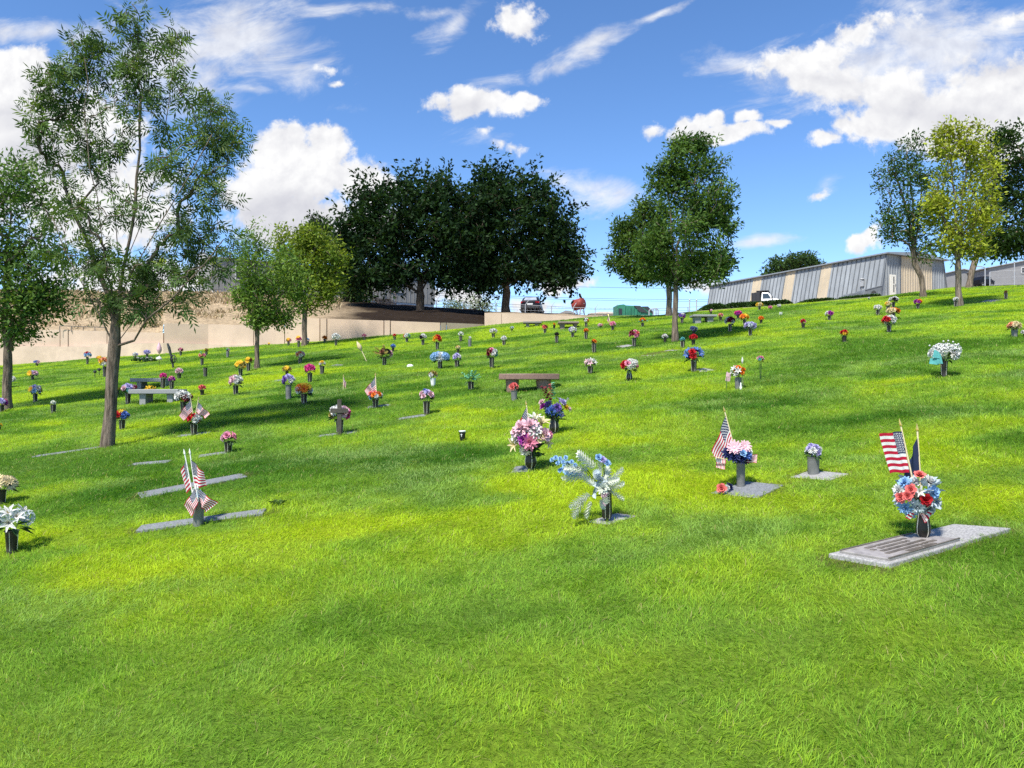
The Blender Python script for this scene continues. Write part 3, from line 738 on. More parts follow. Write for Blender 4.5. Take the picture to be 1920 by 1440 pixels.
# ------------------------------------------------------------------ retaining wall and the bank behind it
UP = Vector((0, 0, 1))
def axes(d):
    d = Vector((d[0], d[1], 0)).normalized()
    return (d, Vector((-d.y, d.x, 0)), UP)
WALLM = mat('tan_block', (0.50, 0.38, 0.29), 0.9, 0.10, 0.7, bump=0.004, bscale=40, spec=0.15)
WALLM2 = mat('tan_block_footing', (0.53, 0.41, 0.315), 0.9, 0.10, 1.5, bump=0.004, bscale=40, spec=0.15)
def wall_y(u): return float(crest_dist(np.array([u]))[0]) + 0.25
def build_wall():
    root = thing('retaining_wall', tuple(W(500, 648, wall_y(500))), 'long tan block retaining wall stepping along the top of the lawn on the left', 'wall')
    mb = MB()
    TH = 0.3
    # (u0, u1, top v at u0, top v at u1, panel depth offset)
    segs = [(-420, -60, 640, 632, 0), (-60, 36, 628, 624, 0), (36, 112, 620, 618, 0.03), (112, 127, 618, 618, -0.03), (127, 200, 619, 621, 0.03), (200, 306, 622, 624, 0.03), (306, 475, 606, 610, 0.0),
            (475, 533, 610, 612, 0.03), (533, 599, 595, 597, 0.03), (599, 612, 597, 597, -0.02), (612, 719, 597.5, 601, 0.03), (719, 731, 601, 601, -0.02), (731, 825, 601.5, 605, 0.03), (825, 836, 605, 605, -0.02), (836, 909, 605, 608, 0.03)]
    for (u0, u1, v0, v1, off) in segs:
        n = max(1, int((u1 - u0) / 60))
        for i in range(n):
            a = u0 + (u1 - u0) * i / n; b = u0 + (u1 - u0) * (i + 1) / n
            ya, yb = wall_y(a) + off, wall_y(b) + off
            va, vb = v0 + (v1 - v0) * i / n, v0 + (v1 - v0) * (i + 1) / n
            A, B = W(a, va, ya), W(b, vb, yb)
            la, lb = gz(A.x, A.y) - 0.5, gz(B.x, B.y) - 0.5
            g = 0.04
            d = (B - A); d.z = 0; d.normalize(); A = A + d * g if i == 0 else A
            q = []
            for P, lo in ((A, la), (B, lb)):
                q += [Vector((P.x, P.y, lo)), P.copy(), P + Vector((0, TH, 0)), Vector((P.x, P.y + TH, lo))]
            mb.add(q, [(0, 4, 5, 1), (1, 5, 6, 2), (2, 6, 7, 3), (0, 1, 2, 3), (7, 6, 5, 4)])
    mb.build('blockwork', WALLM, root)
    # lower footing band along the left part
    mb = MB()
    for (u0, u1, v0, v1) in [(-420, 40, 656, 649.5), (40, 170, 649, 650), (170, 306, 645, 643), (306, 476, 643, 647.5)]:
        n = max(1, int((u1 - u0) / 60))
        for i in range(n):
            a = u0 + (u1 - u0) * i / n; b = u0 + (u1 - u0) * (i + 1) / n
            va, vb = v0 + (v1 - v0) * i / n, v0 + (v1 - v0) * (i + 1) / n
            A, B = W(a, va, wall_y(a) - 0.13), W(b, vb, wall_y(b) - 0.13)
            q = []
            for P in (A, B):
                lo = gz(P.x, P.y) - 0.4
                q += [Vector((P.x, P.y, lo)), P.copy(), P + Vector((0, 0.12, 0)), Vector((P.x, P.y + 0.12, lo))]
            mb.add(q, [(0, 4, 5, 1), (1, 5, 6, 2), (0, 1, 2, 3), (7, 6, 5, 4)])
    mb.build('footing', WALLM2, root)
    # thin rail on the left part
    rr = thing('wall_railing', tuple(W(150, 620, wall_y(150) + 0.1)), 'thin dark pipe railing along the wall top left of the ash trunk', 'railing')
    mb = MB(); y = wall_y(150) + 0.12
    mb.tube([W(112, 611, y), W(200, 614, y)], 0.018, 5)
    for u in (112, 134, 156, 178, 200): mb.tube([W(u, 623, y), W(u, 611 + (u - 112) * 3 / 88, y)], 0.018, 5)
    mb.build('rail', mat('rail_steel', (0.12, 0.11, 0.1), 0.6), rr)
    # second stretch, right of the step
    root = thing('retaining_wall', tuple(W(1000, 602, wall_y(1000) - 0.4)), 'shorter tan block wall stretch below the parked car, right of the dark mound', 'wall')
    mb = MB()
    for (u0, u1, v0, v1, off) in [(908.5, 940, 586.5, 587, 0), (940.6, 1010, 587, 589, 0.02), (1010, 1066, 589, 592.3, 0.02), (1066, 1098, 592.3, 594.6, 0.02)]:
        n = max(1, int((u1 - u0) / 30))
        for i in range(n):
            a = u0 + (u1 - u0) * i / n; b = u0 + (u1 - u0) * (i + 1) / n
            A, B = W(a, v0 + (v1 - v0) * i / n, wall_y(a) - 0.4 + off), W(b, v0 + (v1 - v0) * (i + 1) / n, wall_y(b) - 0.4 + off)
            q = []
            for P in (A, B):
                lo = gz(P.x, P.y) - 0.5
                q += [Vector((P.x, P.y, lo)), P.copy(), P + Vector((0, TH, 0)), Vector((P.x, P.y + TH, lo))]
            mb.add(q, [(0, 4, 5, 1), (1, 5, 6, 2), (2, 6, 7, 3), (0, 1, 2, 3), (7, 6, 5, 4)])
    mb.build('blockwork', WALLM, root)
    # pale kerb running off to the right from the mound
    a, b = G(800, 624), G(884, 615)
build_wall()

TOPV = [(-900, 648), (-420, 641), (-60, 633), (36, 622), (200, 623), (305, 625), (306.5, 608), (475, 611), (532, 613), (534, 597), (825, 606), (908, 609.5), (909.5, 588), (1010, 590.5), (1098, 596), (1140, 596)]
def bank_z(u, Y):
    """Height of the bank behind the wall, given by sight lines at its front edge and its crest."""
    tu = np.array([t[0] for t in TOPV]); tv = np.array([t[1] for t in TOPV])
    v0 = np.interp(u, tu, tv)
    v2 = np.interp(u, [-900, 0, 150, 300, 400, 540, 670, 815, 906, 909.5, 1000, 1098, 1140], [560, 548, 550, 551, 553, 560, 567.5, 580.5, 584, 586.2, 587.2, 592, 593])
    y0 = np.array([wall_y(x) for x in np.atleast_1d(u)]) + 0.15
    y0 = np.where(np.atleast_1d(u) > 909, y0 - 0.4, y0)
    z0 = EYE + (CV - v0) / F * y0
    z2 = EYE + (CV - v2) / F * 54.0
    zf = EYE + (CV - v2) / F * Y - 0.002 * (Y - 54)
    t = np.clip((Y - y0) / (np.where(u > 909, 40, 54.0) - y0), 0, 1)
    t = 1 - (1 - t) ** 1.35
    z = np.where(Y < 54, z0 + (EYE + (CV - v2) / F * 54.0 - z0) * t, zf)
    z = np.where(u > 909, EYE + (CV - (v0 + (v2 - v0) * t)) / F * Y, z)
    z = z - 0.09 * np.maximum(Y - 88, 0)
    return z
def build_bank():
    us = np.unique(np.concatenate([np.arange(-900, 1140, 10.0), [304.5, 306.5, 532, 534, 906, 907.5, 909.5, 911]]))
    ss = np.concatenate([np.linspace(0, 1, 60) ** 1.2, 1 + np.linspace(0.03, 1.6, 26)])
    n, m = len(us), len(ss)
    V = np.zeros((m, n, 3)); C = np.ones((m, n, 4))
    y0 = np.array([wall_y(x) for x in us]) + 0.15
    y0 = np.where(us > 909, y0 - 0.4, y0)
    for i, s in enumerate(ss):
        Y = np.where(s <= 1, y0 + (54 - y0) * s, 54 + (s - 1) * 36)
        Z = bank_z(us, Y)
        X = (us - CU) / F * Y
        nz = fbm(X * 0.7, Y * 0.7, 201, 4)
        k = min(1, s * 3) * (1 if s < 0.95 else 0.25)
        Z = Z + (nz - 0.5) * 0.28 * k
        V[i, :, 0], V[i, :, 1], V[i, :, 2] = X, Y, Z
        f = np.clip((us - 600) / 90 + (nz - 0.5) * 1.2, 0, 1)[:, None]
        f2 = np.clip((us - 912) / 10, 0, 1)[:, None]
        c = np.array([0.38, 0.29, 0.19]) * (0.75 + 0.5 * nz[:, None]) * (1 - f) + np.array([0.026, 0.018, 0.013]) * (0.7 + 0.6 * nz[:, None]) * f  # tan earth to mulch brown, darkened further to paint in the tree shade
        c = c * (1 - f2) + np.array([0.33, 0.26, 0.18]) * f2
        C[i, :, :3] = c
    ii = np.arange(m - 1)[:, None] * n + np.arange(n - 1)[None]
    Q = np.stack([ii, ii + 1, ii + n + 1, ii + n], -1).reshape(-1, 4)
    mt = bpy.data.materials.new('dry_bank'); mt.use_nodes = True; T = NT(mt.node_tree)
    a = T.n('ShaderNodeAttribute', attribute_name='col'); tc = T.n('ShaderNodeTexCoord')
    nz = T.noise(tc.outputs['Object'], 5.0, 8.0, 0.7)
    cc = T.mixc(1.0, a.outputs['Color'], T.mixc(T.smooth(nz[0], 0.3, 0.7), (0.6, 0.6, 0.6, 1), (1.25, 1.25, 1.2, 1)), 'MULTIPLY')
    b = T.n('ShaderNodeBsdfPrincipled', {'Base Color': cc, 'Roughness': 1.0}); b.inputs['Specular IOR Level'].default_value = 0.05
    T.set(b, 'Normal', T.n('ShaderNodeBump', {'Strength': 1.0, 'Distance': 0.12, 'Height': nz[0]}).outputs[0])
    T.n('ShaderNodeOutputMaterial', {0: b})
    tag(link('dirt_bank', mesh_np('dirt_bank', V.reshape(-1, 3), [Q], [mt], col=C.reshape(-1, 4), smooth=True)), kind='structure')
    # dry grass on the bank
    rng = np.random.default_rng(8); N = 26000
    u = rng.uniform(-150, 640, N); Y = rng.uniform(37.8, 55, N)
    keep = rng.random(N) < np.clip((fbm((u - CU) / F * Y * 0.9, Y * 0.9, 202, 3) - 0.33) * 4, 0.05, 1) * np.where(u > 520, 0.4, 1)
    u, Y = u[keep], Y[keep]
    ok = Y > np.array([wall_y(x) for x in u]) + 0.5
    u, Y = u[ok], Y[ok]; X = (u - CU) / F * Y; Z = bank_z(u, Y) + (fbm(X * 0.7, Y * 0.7, 201, 4) - 0.5) * 0.28
    n = len(X)
    col = np.array([0.42, 0.33, 0.205]) * rng.uniform(0.6, 1.35, n)[:, None]
    gr = rng.random(n) < 0.12; col[gr] = np.array([0.20, 0.19, 0.09])
    V2, q, tr, C2 = blades(X, Y, Z, rng.uniform(0.12, 0.38, n), rng.uniform(0.03, 0.07, n), rng.uniform(0.2, 1.0, n), rng.uniform(0, 6.28, n), col)
    tag(link('dry_grass', mesh_np('dry_grass', V2, [q, tr], [attr_mat('dry_blade', 0.25, 0.8, 0.1, tmul=(1.1, 1, 0.8))], col=C2)), kind='stuff')
build_bank()

# ------------------------------------------------------------------ buildings
def slab_along(mb, A, B, z0, z1, th, m=0):
    """Upright slab from A to B (world xy), z0..z1, thickness th away from the viewer."""
    d = (B - A); d.z = 0; L = d.length; ax = axes(d)
    mb.box(Vector(((A.x + B.x) / 2, (A.y + B.y) / 2, (z0 + z1) / 2)) + ax[1] * (th / 2), (L, th, z1 - z0), ax, m)
def build_trailer():
    A = W(398, 553, 55.0); B = W(815, 580, 65.8); zb = (A.z + B.z) / 2
    root = thing('mobile_home', (A.x, A.y, zb), 'long grey mobile home with white skirting behind the dark trees on the bank', 'mobile home')
    d = (B - A); d.z = 0; L = d.length; ax = axes(d); n = ax[1]
    sid = mat('grey_siding', (0.23, 0.225, 0.21), 0.7, 0.08, 3.0)
    wht = mat('white_skirting', (0.5, 0.5, 0.5), 0.7, 0.06, 3.0)
    dk = mat('dark_opening', (0.03, 0.03, 0.035), 0.3, 0.1)
    z0, z1 = zb + 0.42, zb + 2.75
    mb = MB()
    c = A + d * 0.5 + n * 2.1
    mb.box((c.x, c.y, (z0 + z1) / 2), (L, 4.2, z1 - z0), ax)
    k = int(L / 0.4)
    for i in range(k + 1):
        p = A + d * (i / k)
        mb.box((p.x, p.y, (z0 + z1) / 2 - 0.02) , (0.05, 0.05, z1 - z0 - 0.06), ax)
    mb.build('siding', sid, root)
    mb = MB(); mb.box((c.x, c.y, (zb - 0.5 + z0) / 2 - 0.005), (L - 0.1, 4.1, z0 - zb + 0.49), ax)
    mb.build('skirting', wht, root)
    mb = MB(); e = 0.15
    mb.prism([(-2.1 - e, 0), (2.1 + e, 0), (2.1 + e, 0.08), (0, 0.42), (-2.1 - e, 0.08)], (c.x, c.y, z1 + 0.003), (n, ax[0], UP), L + 0.4)
    mb.build('roof', mat('pale_roof', (0.30, 0.30, 0.30), 0.6), root)
    for f, w in ((0.12, 1.1), (0.42, 0.9), (0.80, 1.0)):
        p = A + d * f
        mb = MB(); mb.box((p.x, p.y, z0 + 1.35), (w, 0.10, 0.9), ax); wn = mb.build('window', dk, root)
        mb = MB()
        for s_ in (-1, 1): mb.box(Vector((p.x, p.y, z0 + 1.35)) + ax[0] * (s_ * (w / 2 + 0.04)), (0.07, 0.14, 1.04), ax)
        for s_ in (-1, 1): mb.box((p.x, p.y, z0 + 1.35 + s_ * 0.49), (w, 0.14, 0.07), ax)
        mb.build('frame', wht, wn)
    p = A + d * 0.72
    mb = MB(); mb.box((p.x, p.y, z0 + 1.0), (0.9, 0.12, 1.98), ax); mb.build('door', mat('door_grey', (0.25, 0.24, 0.22), 0.6), root)
    st = thing('steps', tuple(p - n * 0.7), 'dark wooden steps with rails at the door of the mobile home', 'steps')
    mb = MB()
    for i in range(4): mb.box((p - n * (0.35 + 0.3 * (3 - i))) + Vector((0, 0, (zb + 0.12 + 0.14 * i) - p.z)), (1.6, 0.3, 0.05), ax)
    mb.build('tread', mat('old_timber', (0.09, 0.07, 0.06), 0.9), st)
    for s_ in (-0.8, 0.8):
        mb = MB()
        q0 = p + ax[0] * s_ - n * 0.25; q1 = p + ax[0] * s_ - n * 1.35
        mb.tube([(q0.x, q0.y, zb), (q0.x, q0.y, zb + 1.35)], 0.035, 5); mb.tube([(q1.x, q1.y, zb - 0.3), (q1.x, q1.y, zb + 0.9)], 0.035, 5)
        mb.tube([(q0.x, q0.y, zb + 1.33), (q1.x, q1.y, zb + 0.88)], 0.035, 5)
        mb.build('railing', mat('old_timber', (0.09, 0.07, 0.06), 0.9), st)
build_trailer()

def build_warehouse():
    zE = 15.6                                      # eave height
    C = W(1661, 476, 80.0); Lf = W(1333, 537, 106.3); R = W(1768, 489, 84.6)
    C.z = Lf.z = R.z = 0
    dl = (Lf - C); LL = dl.length; al = axes(dl)   # along the long wall, away
    dg = (R - C); LG = dg.length; ag = axes(dg)
    out = -(al[1]) if (-(al[1])).x < 0 else al[1]   # outward from long wall (towards the left / viewer)
    if out.dot(dg) > 0: out = -out
    z0 = 10.2
    root = thing('metal_building', (C.x, C.y, 11.3), 'long grey metal building with leaning ribbed walls and tan panels on the crest', 'building')
    blue = mat('grey_blue_metal', (0.245, 0.262, 0.275), 0.55, 0.2, 0.6, spec=0.25, stretch=(1, 1, 0.35))
    tan = mat('tan_metal', (0.42, 0.35, 0.25), 0.5, 0.08, 0.6, spec=0.4)
    dark = mat('dark_trim', (0.11, 0.12, 0.13), 0.5)
    LEAN = 0.92 / 4.3                               # outward lean per metre of drop
    def P(s, z, side=0):                            # point on the long wall plane
        q = C + dl.normalized() * s + out * (LEAN * (zE - z))
        return Vector((q.x, q.y, z))
    def stripes():
        res = []
        for (ua, ub) in ((1413, 1429), (1474, 1492), (1541, 1560)):
            r = []
            for u in (ua, ub):
                # intersect sight line with the wall top line
                best = min(np.linspace(0, LL, 600), key=lambda s: abs(CU + F * (C.x + dl.normalized().x * s) / (C.y + dl.normalized().y * s) - u))
                r.append(best)
            res.append((min(r), max(r)))
        return res
    ST = stripes()
    body = MB()
    ribs_b = body; tanp = []
    lw = [P(0, zE), P(LL, zE), P(LL, z0), P(0, z0)]
    g2 = dg.normalized()
    def Q(s, z):                                    # gable wall plane, s along, edges lean
        q = C + g2 * s
        return Vector((q.x, q.y, z))
    e0 = LEAN * (zE - z0)
    top = lambda s: zE + 0.55 * (1 - abs(s / LG - 0.5) * 2) * 0.6
    # main body: long wall, gable wall, far sides, roof closed
    A0, A1 = P(0, zE), P(LL, zE); B0, B1 = P(0, z0), P(LL, z0)
    R0, R1 = Q(LG, zE), Q(LG, zE) + dl; R1.z = zE
    Rb0 = Q(LG, z0) + g2 * e0; Rb1 = Rb0 + dl; Rb0.z = Rb1.z = z0
    body.add([A0, A1, B1, B0, R0, R1, Rb1, Rb0], [(0, 1, 2, 3), (4, 7, 6, 5), (0, 3, 7, 4), (1, 5, 6, 2), (0, 4, 5, 1), (3, 2, 6, 7)])
    # ribs on the long wall and tan panels
    n = int(LL / 0.62); ribs_l = [MB() for _ in ST]
    hd = dl.normalized()
    for i in range(n + 1):
        s = i * LL / n
        hit = [k_ for k_, (a, b) in enumerate(ST) if a <= s <= b]
        m = ribs_l[hit[0]] if hit else ribs_b
        a, b = P(s, zE - 0.03), P(s, z0)
        w = hd * 0.07; o = out * 0.10
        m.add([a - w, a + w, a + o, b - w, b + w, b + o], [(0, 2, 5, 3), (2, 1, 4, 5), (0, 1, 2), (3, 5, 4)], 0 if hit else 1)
    for (a, b), panels in zip(ST, ribs_l):
        o = out * 0.012
        q = [P(a, zE - 0.02) + o, P(b, zE - 0.02) + o, P(b, z0) + o, P(a, z0) + o]
        panels.add(q + [x - out * 0.02 for x in q], [(0, 1, 2, 3), (0, 4, 5, 1), (1, 5, 6, 2), (2, 6, 7, 3), (3, 7, 4, 0)])
        panels.build('tan_panel', tan, root)
    panels = MB()
    nrm = Vector((g2.y, -g2.x, 0))
    if nrm.y > 0: nrm = -nrm
    # gable tan panel, ribs, dark seam
    sa, sb = 0.235 * LG, 0.80 * LG
    o = nrm * 0.015
    q = [Q(sa, zE - 0.02) + o, Q(sb, zE - 0.02) + o, Q(sb, z0) + o, Q(sa, z0) + o]
    panels.add(q + [x - nrm * 0.025 for x in q], [(0, 1, 2, 3), (0, 4, 5, 1), (1, 5, 6, 2), (2, 6, 7, 3), (3, 7, 4, 0)])
    k = int(LG / 0.42)
    for i in range(k + 1):
        s = i * LG / k
        m = panels if sa <= s <= sb else ribs_b
        a, b = Q(s, zE - 0.03), Q(s, z0)
        w = g2 * 0.06; oo = nrm * 0.10
        m.add([a - w, a + w, a + oo, b - w, b + w, b + oo], [(0, 2, 5, 3), (2, 1, 4, 5), (0, 1, 2), (3, 5, 4)])
    panels.build('tan_panel', tan, root); body.build('wall', [blue, mat('rib_shade_metal', (0.10, 0.11, 0.12), 0.5, 0.2, 2.0)], root)  # long-wall ribs coloured darker to stand in for their weak shadow lines
    # roof with overhang and dark eave trim
    mb = MB(); ov = 0.35
    e = [A0 + out * ov - hd * 0.5, A1 + out * ov + hd * 0.3, R1 - out * ov + hd * 0.3, R0 - out * ov - hd * 0.5]
    mid0 = (e[0] + e[3]) / 2 + Vector((0, 0, 0.55)); mid1 = (e[1] + e[2]) / 2 + Vector((0, 0, 0.55))
    for x in e: x.z = zE + 0.01
    lo = [Vector(x) for x in e]; hi = [x + Vector((0, 0, 0.14)) for x in e]
    mb.add(lo + hi + [mid0, mid1], [(3, 2, 1, 0), (0, 1, 5, 4), (2, 3, 7, 6), (4, 5, 9, 8), (8, 9, 6, 7), (0, 4, 8, 7, 3), (1, 2, 6, 9, 5)])
    mb.build('roof', mat('roof_metal', (0.20, 0.22, 0.24), 0.45, 0.1, spec=0.5), root)
    mb = MB()
    for s, th in ((sa, 0.10), (0.02, 0.09), (LG - 0.02, 0.09)):
        a, b = Q(s, zE - 0.02), Q(s, z0)
        if s > LG / 2: b = b + g2 * e0
        elif s < 0.1: b = b - g2 * e0
        mb = MB(); mb.tube([a + nrm * 0.05, b + nrm * 0.05], th, 4); mb.build('corner_trim', dark, root)
    # door
    s0 = 0.105 * LG
    mb = MB(); p = Q(s0, 12.35); mb.box(p + nrm * 0.05, (0.95, 0.12, 2.25), (g2, nrm, UP))
    dr = mb.build('door', mat('cream_door', (0.70, 0.66, 0.56), 0.5), root)
    mb = MB(); mb.box(p + nrm * 0.115 + Vector((0, 0, 0.55)) + g2 * 0.12, (0.16, 0.02, 0.75), (g2, nrm, UP)); mb.box(p + nrm * 0.115 + Vector((0, 0, -0.35)) + g2 * 0.12, (0.16, 0.02, 0.8), (g2, nrm, UP))
    mb.build('door_light', mat('dark_opening', (0.03, 0.03, 0.035), 0.3, 0.1), dr)
    mb = MB(); mb.box(p + nrm * 0.14 + g2 * 0.40 + Vector((0, 0, 0.0)), (0.10, 0.08, 0.22), (g2, nrm, UP)); mb.build('handle', dark, dr)
    # meter box with conduit on the long wall
    m_ = MB(); sM = min(np.linspace(0, LL, 600), key=lambda s: abs(CU + F * (P(s, 13.2).x) / P(s, 13.2).y - 1620))
    q = P(sM, 12.7) + out * 0.18
    m_.box(q, (0.45, 0.2, 0.6), al); m_.lathe([(0.2, 0), (0.24, 0.08), (0.2, 0.16)], q + Vector((0, 0, 0.42)), 10); m_.tube([q, (q.x, q.y, z0)], 0.04, 5); m_.tube([q, (q.x, q.y, 13.7)], 0.03, 5)
    m_.build('meter_box', mat('meter_grey', (0.32, 0.33, 0.34), 0.5), root)
build_warehouse()

def house(name, label, uL, uR, vb, vt, Y, depth, windows, vpeak=None):
    A, B = W(uL, vb, Y), W(uR, vb, Y); zt = W(uL, vt, Y).z
    root = thing(name, tuple(A), label, 'mobile home')
    L = B.x - A.x; c = (A + B) / 2
    s = mat('pale_grey_siding', (0.22, 0.22, 0.225), 0.7, 0.06, 2.0); r = mat('pale_roof', (0.30, 0.30, 0.30), 0.6); dk = mat('dark_opening', (0.03, 0.03, 0.035), 0.3, 0.1)
    mb = MB(); h = zt - A.z + 1.2
    rise = (vt - vpeak) / F * Y if vpeak else 0.3
    mb.prism([(-L / 2, 0), (L / 2, 0), (L / 2, h), (0, h + rise), (-L / 2, h)], (c.x, c.y + depth / 2, A.z - 1.2), (Vector((1, 0, 0)), Vector((0, 1, 0)), UP), depth)
    mb.build('wall', s, root)
    mb = MB()
    for sg in (-1, 1):
        p0 = Vector((c.x, c.y + depth / 2, zt + rise + 0.03)); p1 = Vector((c.x + sg * (L / 2 + 0.25), c.y + depth / 2, zt - 0.25 * rise / (L / 2) + 0.03))
        dd = (p1 - p0); q = dd.normalized(); nn = Vector((-q.z * sg, 0, q.x * sg))
        mb.box((p0 + p1) / 2 + nn * 0.06, (dd.length, depth + 0.5, 0.1), (q, Vector((0, 1, 0)), q.cross(Vector((0, 1, 0)))))
    mb.build('roof', r, root)
    for (u, v, wpx, hpx) in windows:
        q = W(u, v, Y); mb = MB(); mb.box((q.x, Y - 0.01, q.z), (wpx * Y / F, 0.08, hpx * Y / F), None); wn = mb.build('window', dk, root)
        mb = MB(); k = Y / F
        mb.box((q.x, Y - 0.03, q.z + (hpx * k) / 2 + 0.04), (wpx * k + 0.16, 0.08, 0.08)); mb.box((q.x - (wpx * k) / 2 - .04, Y - .03, q.z), (.08, .07, hpx * k + .1)); mb.box((q.x, Y - 0.03, q.z - (hpx * k) / 2 - 0.04), (wpx * k + 0.16, 0.08, 0.08))
        mb.build('frame', mat('white_skirting', (0.5, 0.5, 0.5), 0.7), wn)
    return root
house('mobile_home', 'small pale grey mobile home just right of the metal building', 1770, 1841, 539, 514, 92, 9, [(1830, 521, 5, 8)], 506)
house('mobile_home', 'large pale grey mobile home at the right edge behind the fence', 1855, 1990, 536, 503, 88, 12, [(1918, 507, 5, 9)], 490)
house('shed', 'low white shed between the two pale grey mobile homes', 1822, 1856, 534, 512, 112, 6, [], 505)

# ------------------------------------------------------------------ fences, posts, cables
GALV = mat('galvanised_steel', (0.38, 0.39, 0.40), 0.5, 0.1, metal=0.3)
def wire_fence(label, pts, h, arms=True, rows=3, cat='fence', mesh=True, name='chain_link_fence', pr=0.04, wr=0.012):
    """pts: list of (u, v, Y) post feet."""
    P = [W(*p) for p in pts]
    root = thing(name, tuple(P[0]), label, cat)
    for p in P:
        mb = MB(); q = p + Vector((0, 0, h))
        mb.tube([p - Vector((0, 0, 0.4)), q], pr, 6)
        if arms: mb.tube([q, q + Vector((0.28, 0, 0.42))], pr * 0.7, 5)
        mb.build('post', GALV, root)
    mb = MB()
    for a, b in zip(P[:-1], P[1:]):
        for r in range(rows):
            zz = Vector((0, 0, h * (1 - r * 0.98 / max(1, rows - 1)) if rows > 1 else h))
            mb.tube([a + zz, b + zz], wr * (1.8 if r == 0 else 1), 4)
        if mesh:
            n = max(2, int((b - a).length / 0.35))
            for i in range(n):
                x0 = a.lerp(b, i / n); x1 = a.lerp(b, (i + 1) / n)
                mb.tube([x0 + Vector((0, 0, 0.03)), x1 + Vector((0, 0, h))], 0.004, 3, cap=False); mb.tube([x1 + Vector((0, 0, 0.03)), x0 + Vector((0, 0, h))], 0.004, 3, cap=False)
    mb.build('wire', GALV, root)
wire_fence('chain link fence with leaning top arms behind the parked car and red tank', [(818, 586, 60), (870, 588, 61), (930, 590, 64), (985, 592, 66), (1034, 594, 67), (1075, 596, 68), (1116, 597, 68), (1152, 598, 68)], 0.95)
wire_fence('wire fence between the green dumpster and the hedge', [(1225, 598, 62), (1260, 596, 64), (1290, 594, 66), (1320, 592, 68)], 0.85, arms=False, mesh=False)
wire_fence('low wire fence before the large mobile home at the right edge', [(1856, 535, 62), (1902, 532, 62), (1950, 530, 62)], 1.1, arms=False)
def pole(label, u, v0, v1, Y, r, cat='post', name='post', cap=False):
    a, b = W(u, v0, Y), W(u, v1, Y)
    root = thing(name, tuple(a), label, cat)
    mb = MB(); mb.tube([a - Vector((0, 0, 0.5)), b], [r, r * 0.9], 8); mb.build('shaft', GALV, root)
    mb = MB()
    if cap: mb.tube([b, b + Vector((-0.35, 0, 0.12)), b + Vector((-0.9, 0, 0.16))], 0.05, 6); mb.box(b + Vector((-1.1, 0, 0.14)), (0.5, 0.2, 0.12)); mb.build('lamp_head', GALV, root)
    else: mb.lathe([(r * 1.2, 0), (r * 1.25, 0.04), (r * 0.5, 0.09)], b, 8); mb.build('cap', GALV, root)
pole('left of two steel posts standing by the hedge end', 1293, 590, 563, 58, 0.05)
pole('right of two steel posts standing by the hedge end', 1306, 588, 563.5, 58, 0.05)
pole('slim street light between the pale mobile homes at the right edge', 1847, 540, 502, 78, 0.06, 'street light', 'street_light', True)
pole('bare pole standing before the large pale mobile home at the right edge', 1902, 534, 492, 78, 0.05)
def pipe_gate():
    Y = 60; root = thing('pipe_gate', tuple(W(1224, 592, Y)), 'bent steel pipe rail beside the green dumpster', 'rail')
    mb = MB(); mb.tube([W(1217, 592, Y), W(1217, 583, Y), W(1220, 579.5, Y), W(1231, 578.5, Y), W(1234, 581, Y), W(1234, 592, Y)], 0.05, 6); mb.tube([W(1230, 579, Y), W(1230, 592, Y)], 0.05, 6)
    mb.build('pipe', GALV, root)
pipe_gate()
for i, (va, vb, lab) in enumerate([(528, 535, 'uppermost overhead cable crossing the sky behind the crest trees'), (549, 556, 'second overhead cable from the top behind the crest trees'), (552.5, 559, 'third overhead cable from the top behind the crest trees'), (569, 577, 'lowest overhead cable just above the red tank')]):
    Y = 125; a, b = W(700, va - 4, Y), W(1700, vb + 3, Y)
    root = thing('overhead_cable', tuple(a), lab, 'cable', 'overhead cables')
    mb = MB(); mb.tube([a.lerp(b, t) - Vector((0, 0, 0.8 * math.sin(math.pi * t) ** 1)) for t in np.linspace(0, 1, 24)], 0.026, 4, cap=False); mb.build('wire', mat('cable_black', (0.06, 0.07, 0.09), 0.6), root)

# ------------------------------------------------------------------ vehicles and yard things
TYRE = mat('tyre_rubber', (0.02, 0.02, 0.02), 0.85); GLASSD = mat('tinted_glass', (0.025, 0.03, 0.035), 0.08, 0.05, spec=0.8); CHROME = mat('rim_metal', (0.5, 0.5, 0.5), 0.3, metal=0.8)
def wheel(c, r, w, axis, root):
    """wheel with its axle along axis."""
    q = Vector(axis).normalized(); c = Vector(c)
    mb = MB()
    prof = [(-w / 2, r * 0.62), (-w / 2, r * 0.93), (-w * 0.36, r), (w * 0.36, r), (w / 2, r * 0.93), (w / 2, r * 0.62)]
    mb.tube([c + q * a for a, _ in prof], [b for _, b in prof], 20)
    wh = mb.build('wheel', TYRE, root, smooth=True)
    mb = MB()
    for s in (-1, 1): mb.tube([c + q * (s * w * 0.44), c + q * (s * (w * 0.5 + 0.012)), c + q * (s * (w * 0.5 + 0.02))], [r * 0.6, r * 0.58, r * 0.2], 12)
    mb.build('rim', CHROME, wh)
def loft(mb, secs, ax, o, m=0):
    """secs: list of (x, [(y, z), ...]) cross-sections along ax[0]."""
    o = Vector(o); n = len(secs[0][1]); vs = []
    for x, ring in secs:
        for (y, z) in ring: vs.append(o + ax[0] * x + ax[1] * y + ax[2] * z)
    fs = [(i * n + k, (i + 1) * n + k, (i + 1) * n + (k + 1) % n, i * n + (k + 1) % n) for i in range(len(secs) - 1) for k in range(n)]
    fs += [tuple(range(n)), tuple(range(len(vs) - 1, len(vs) - n - 1, -1))]
    mb.add(vs, fs, m)
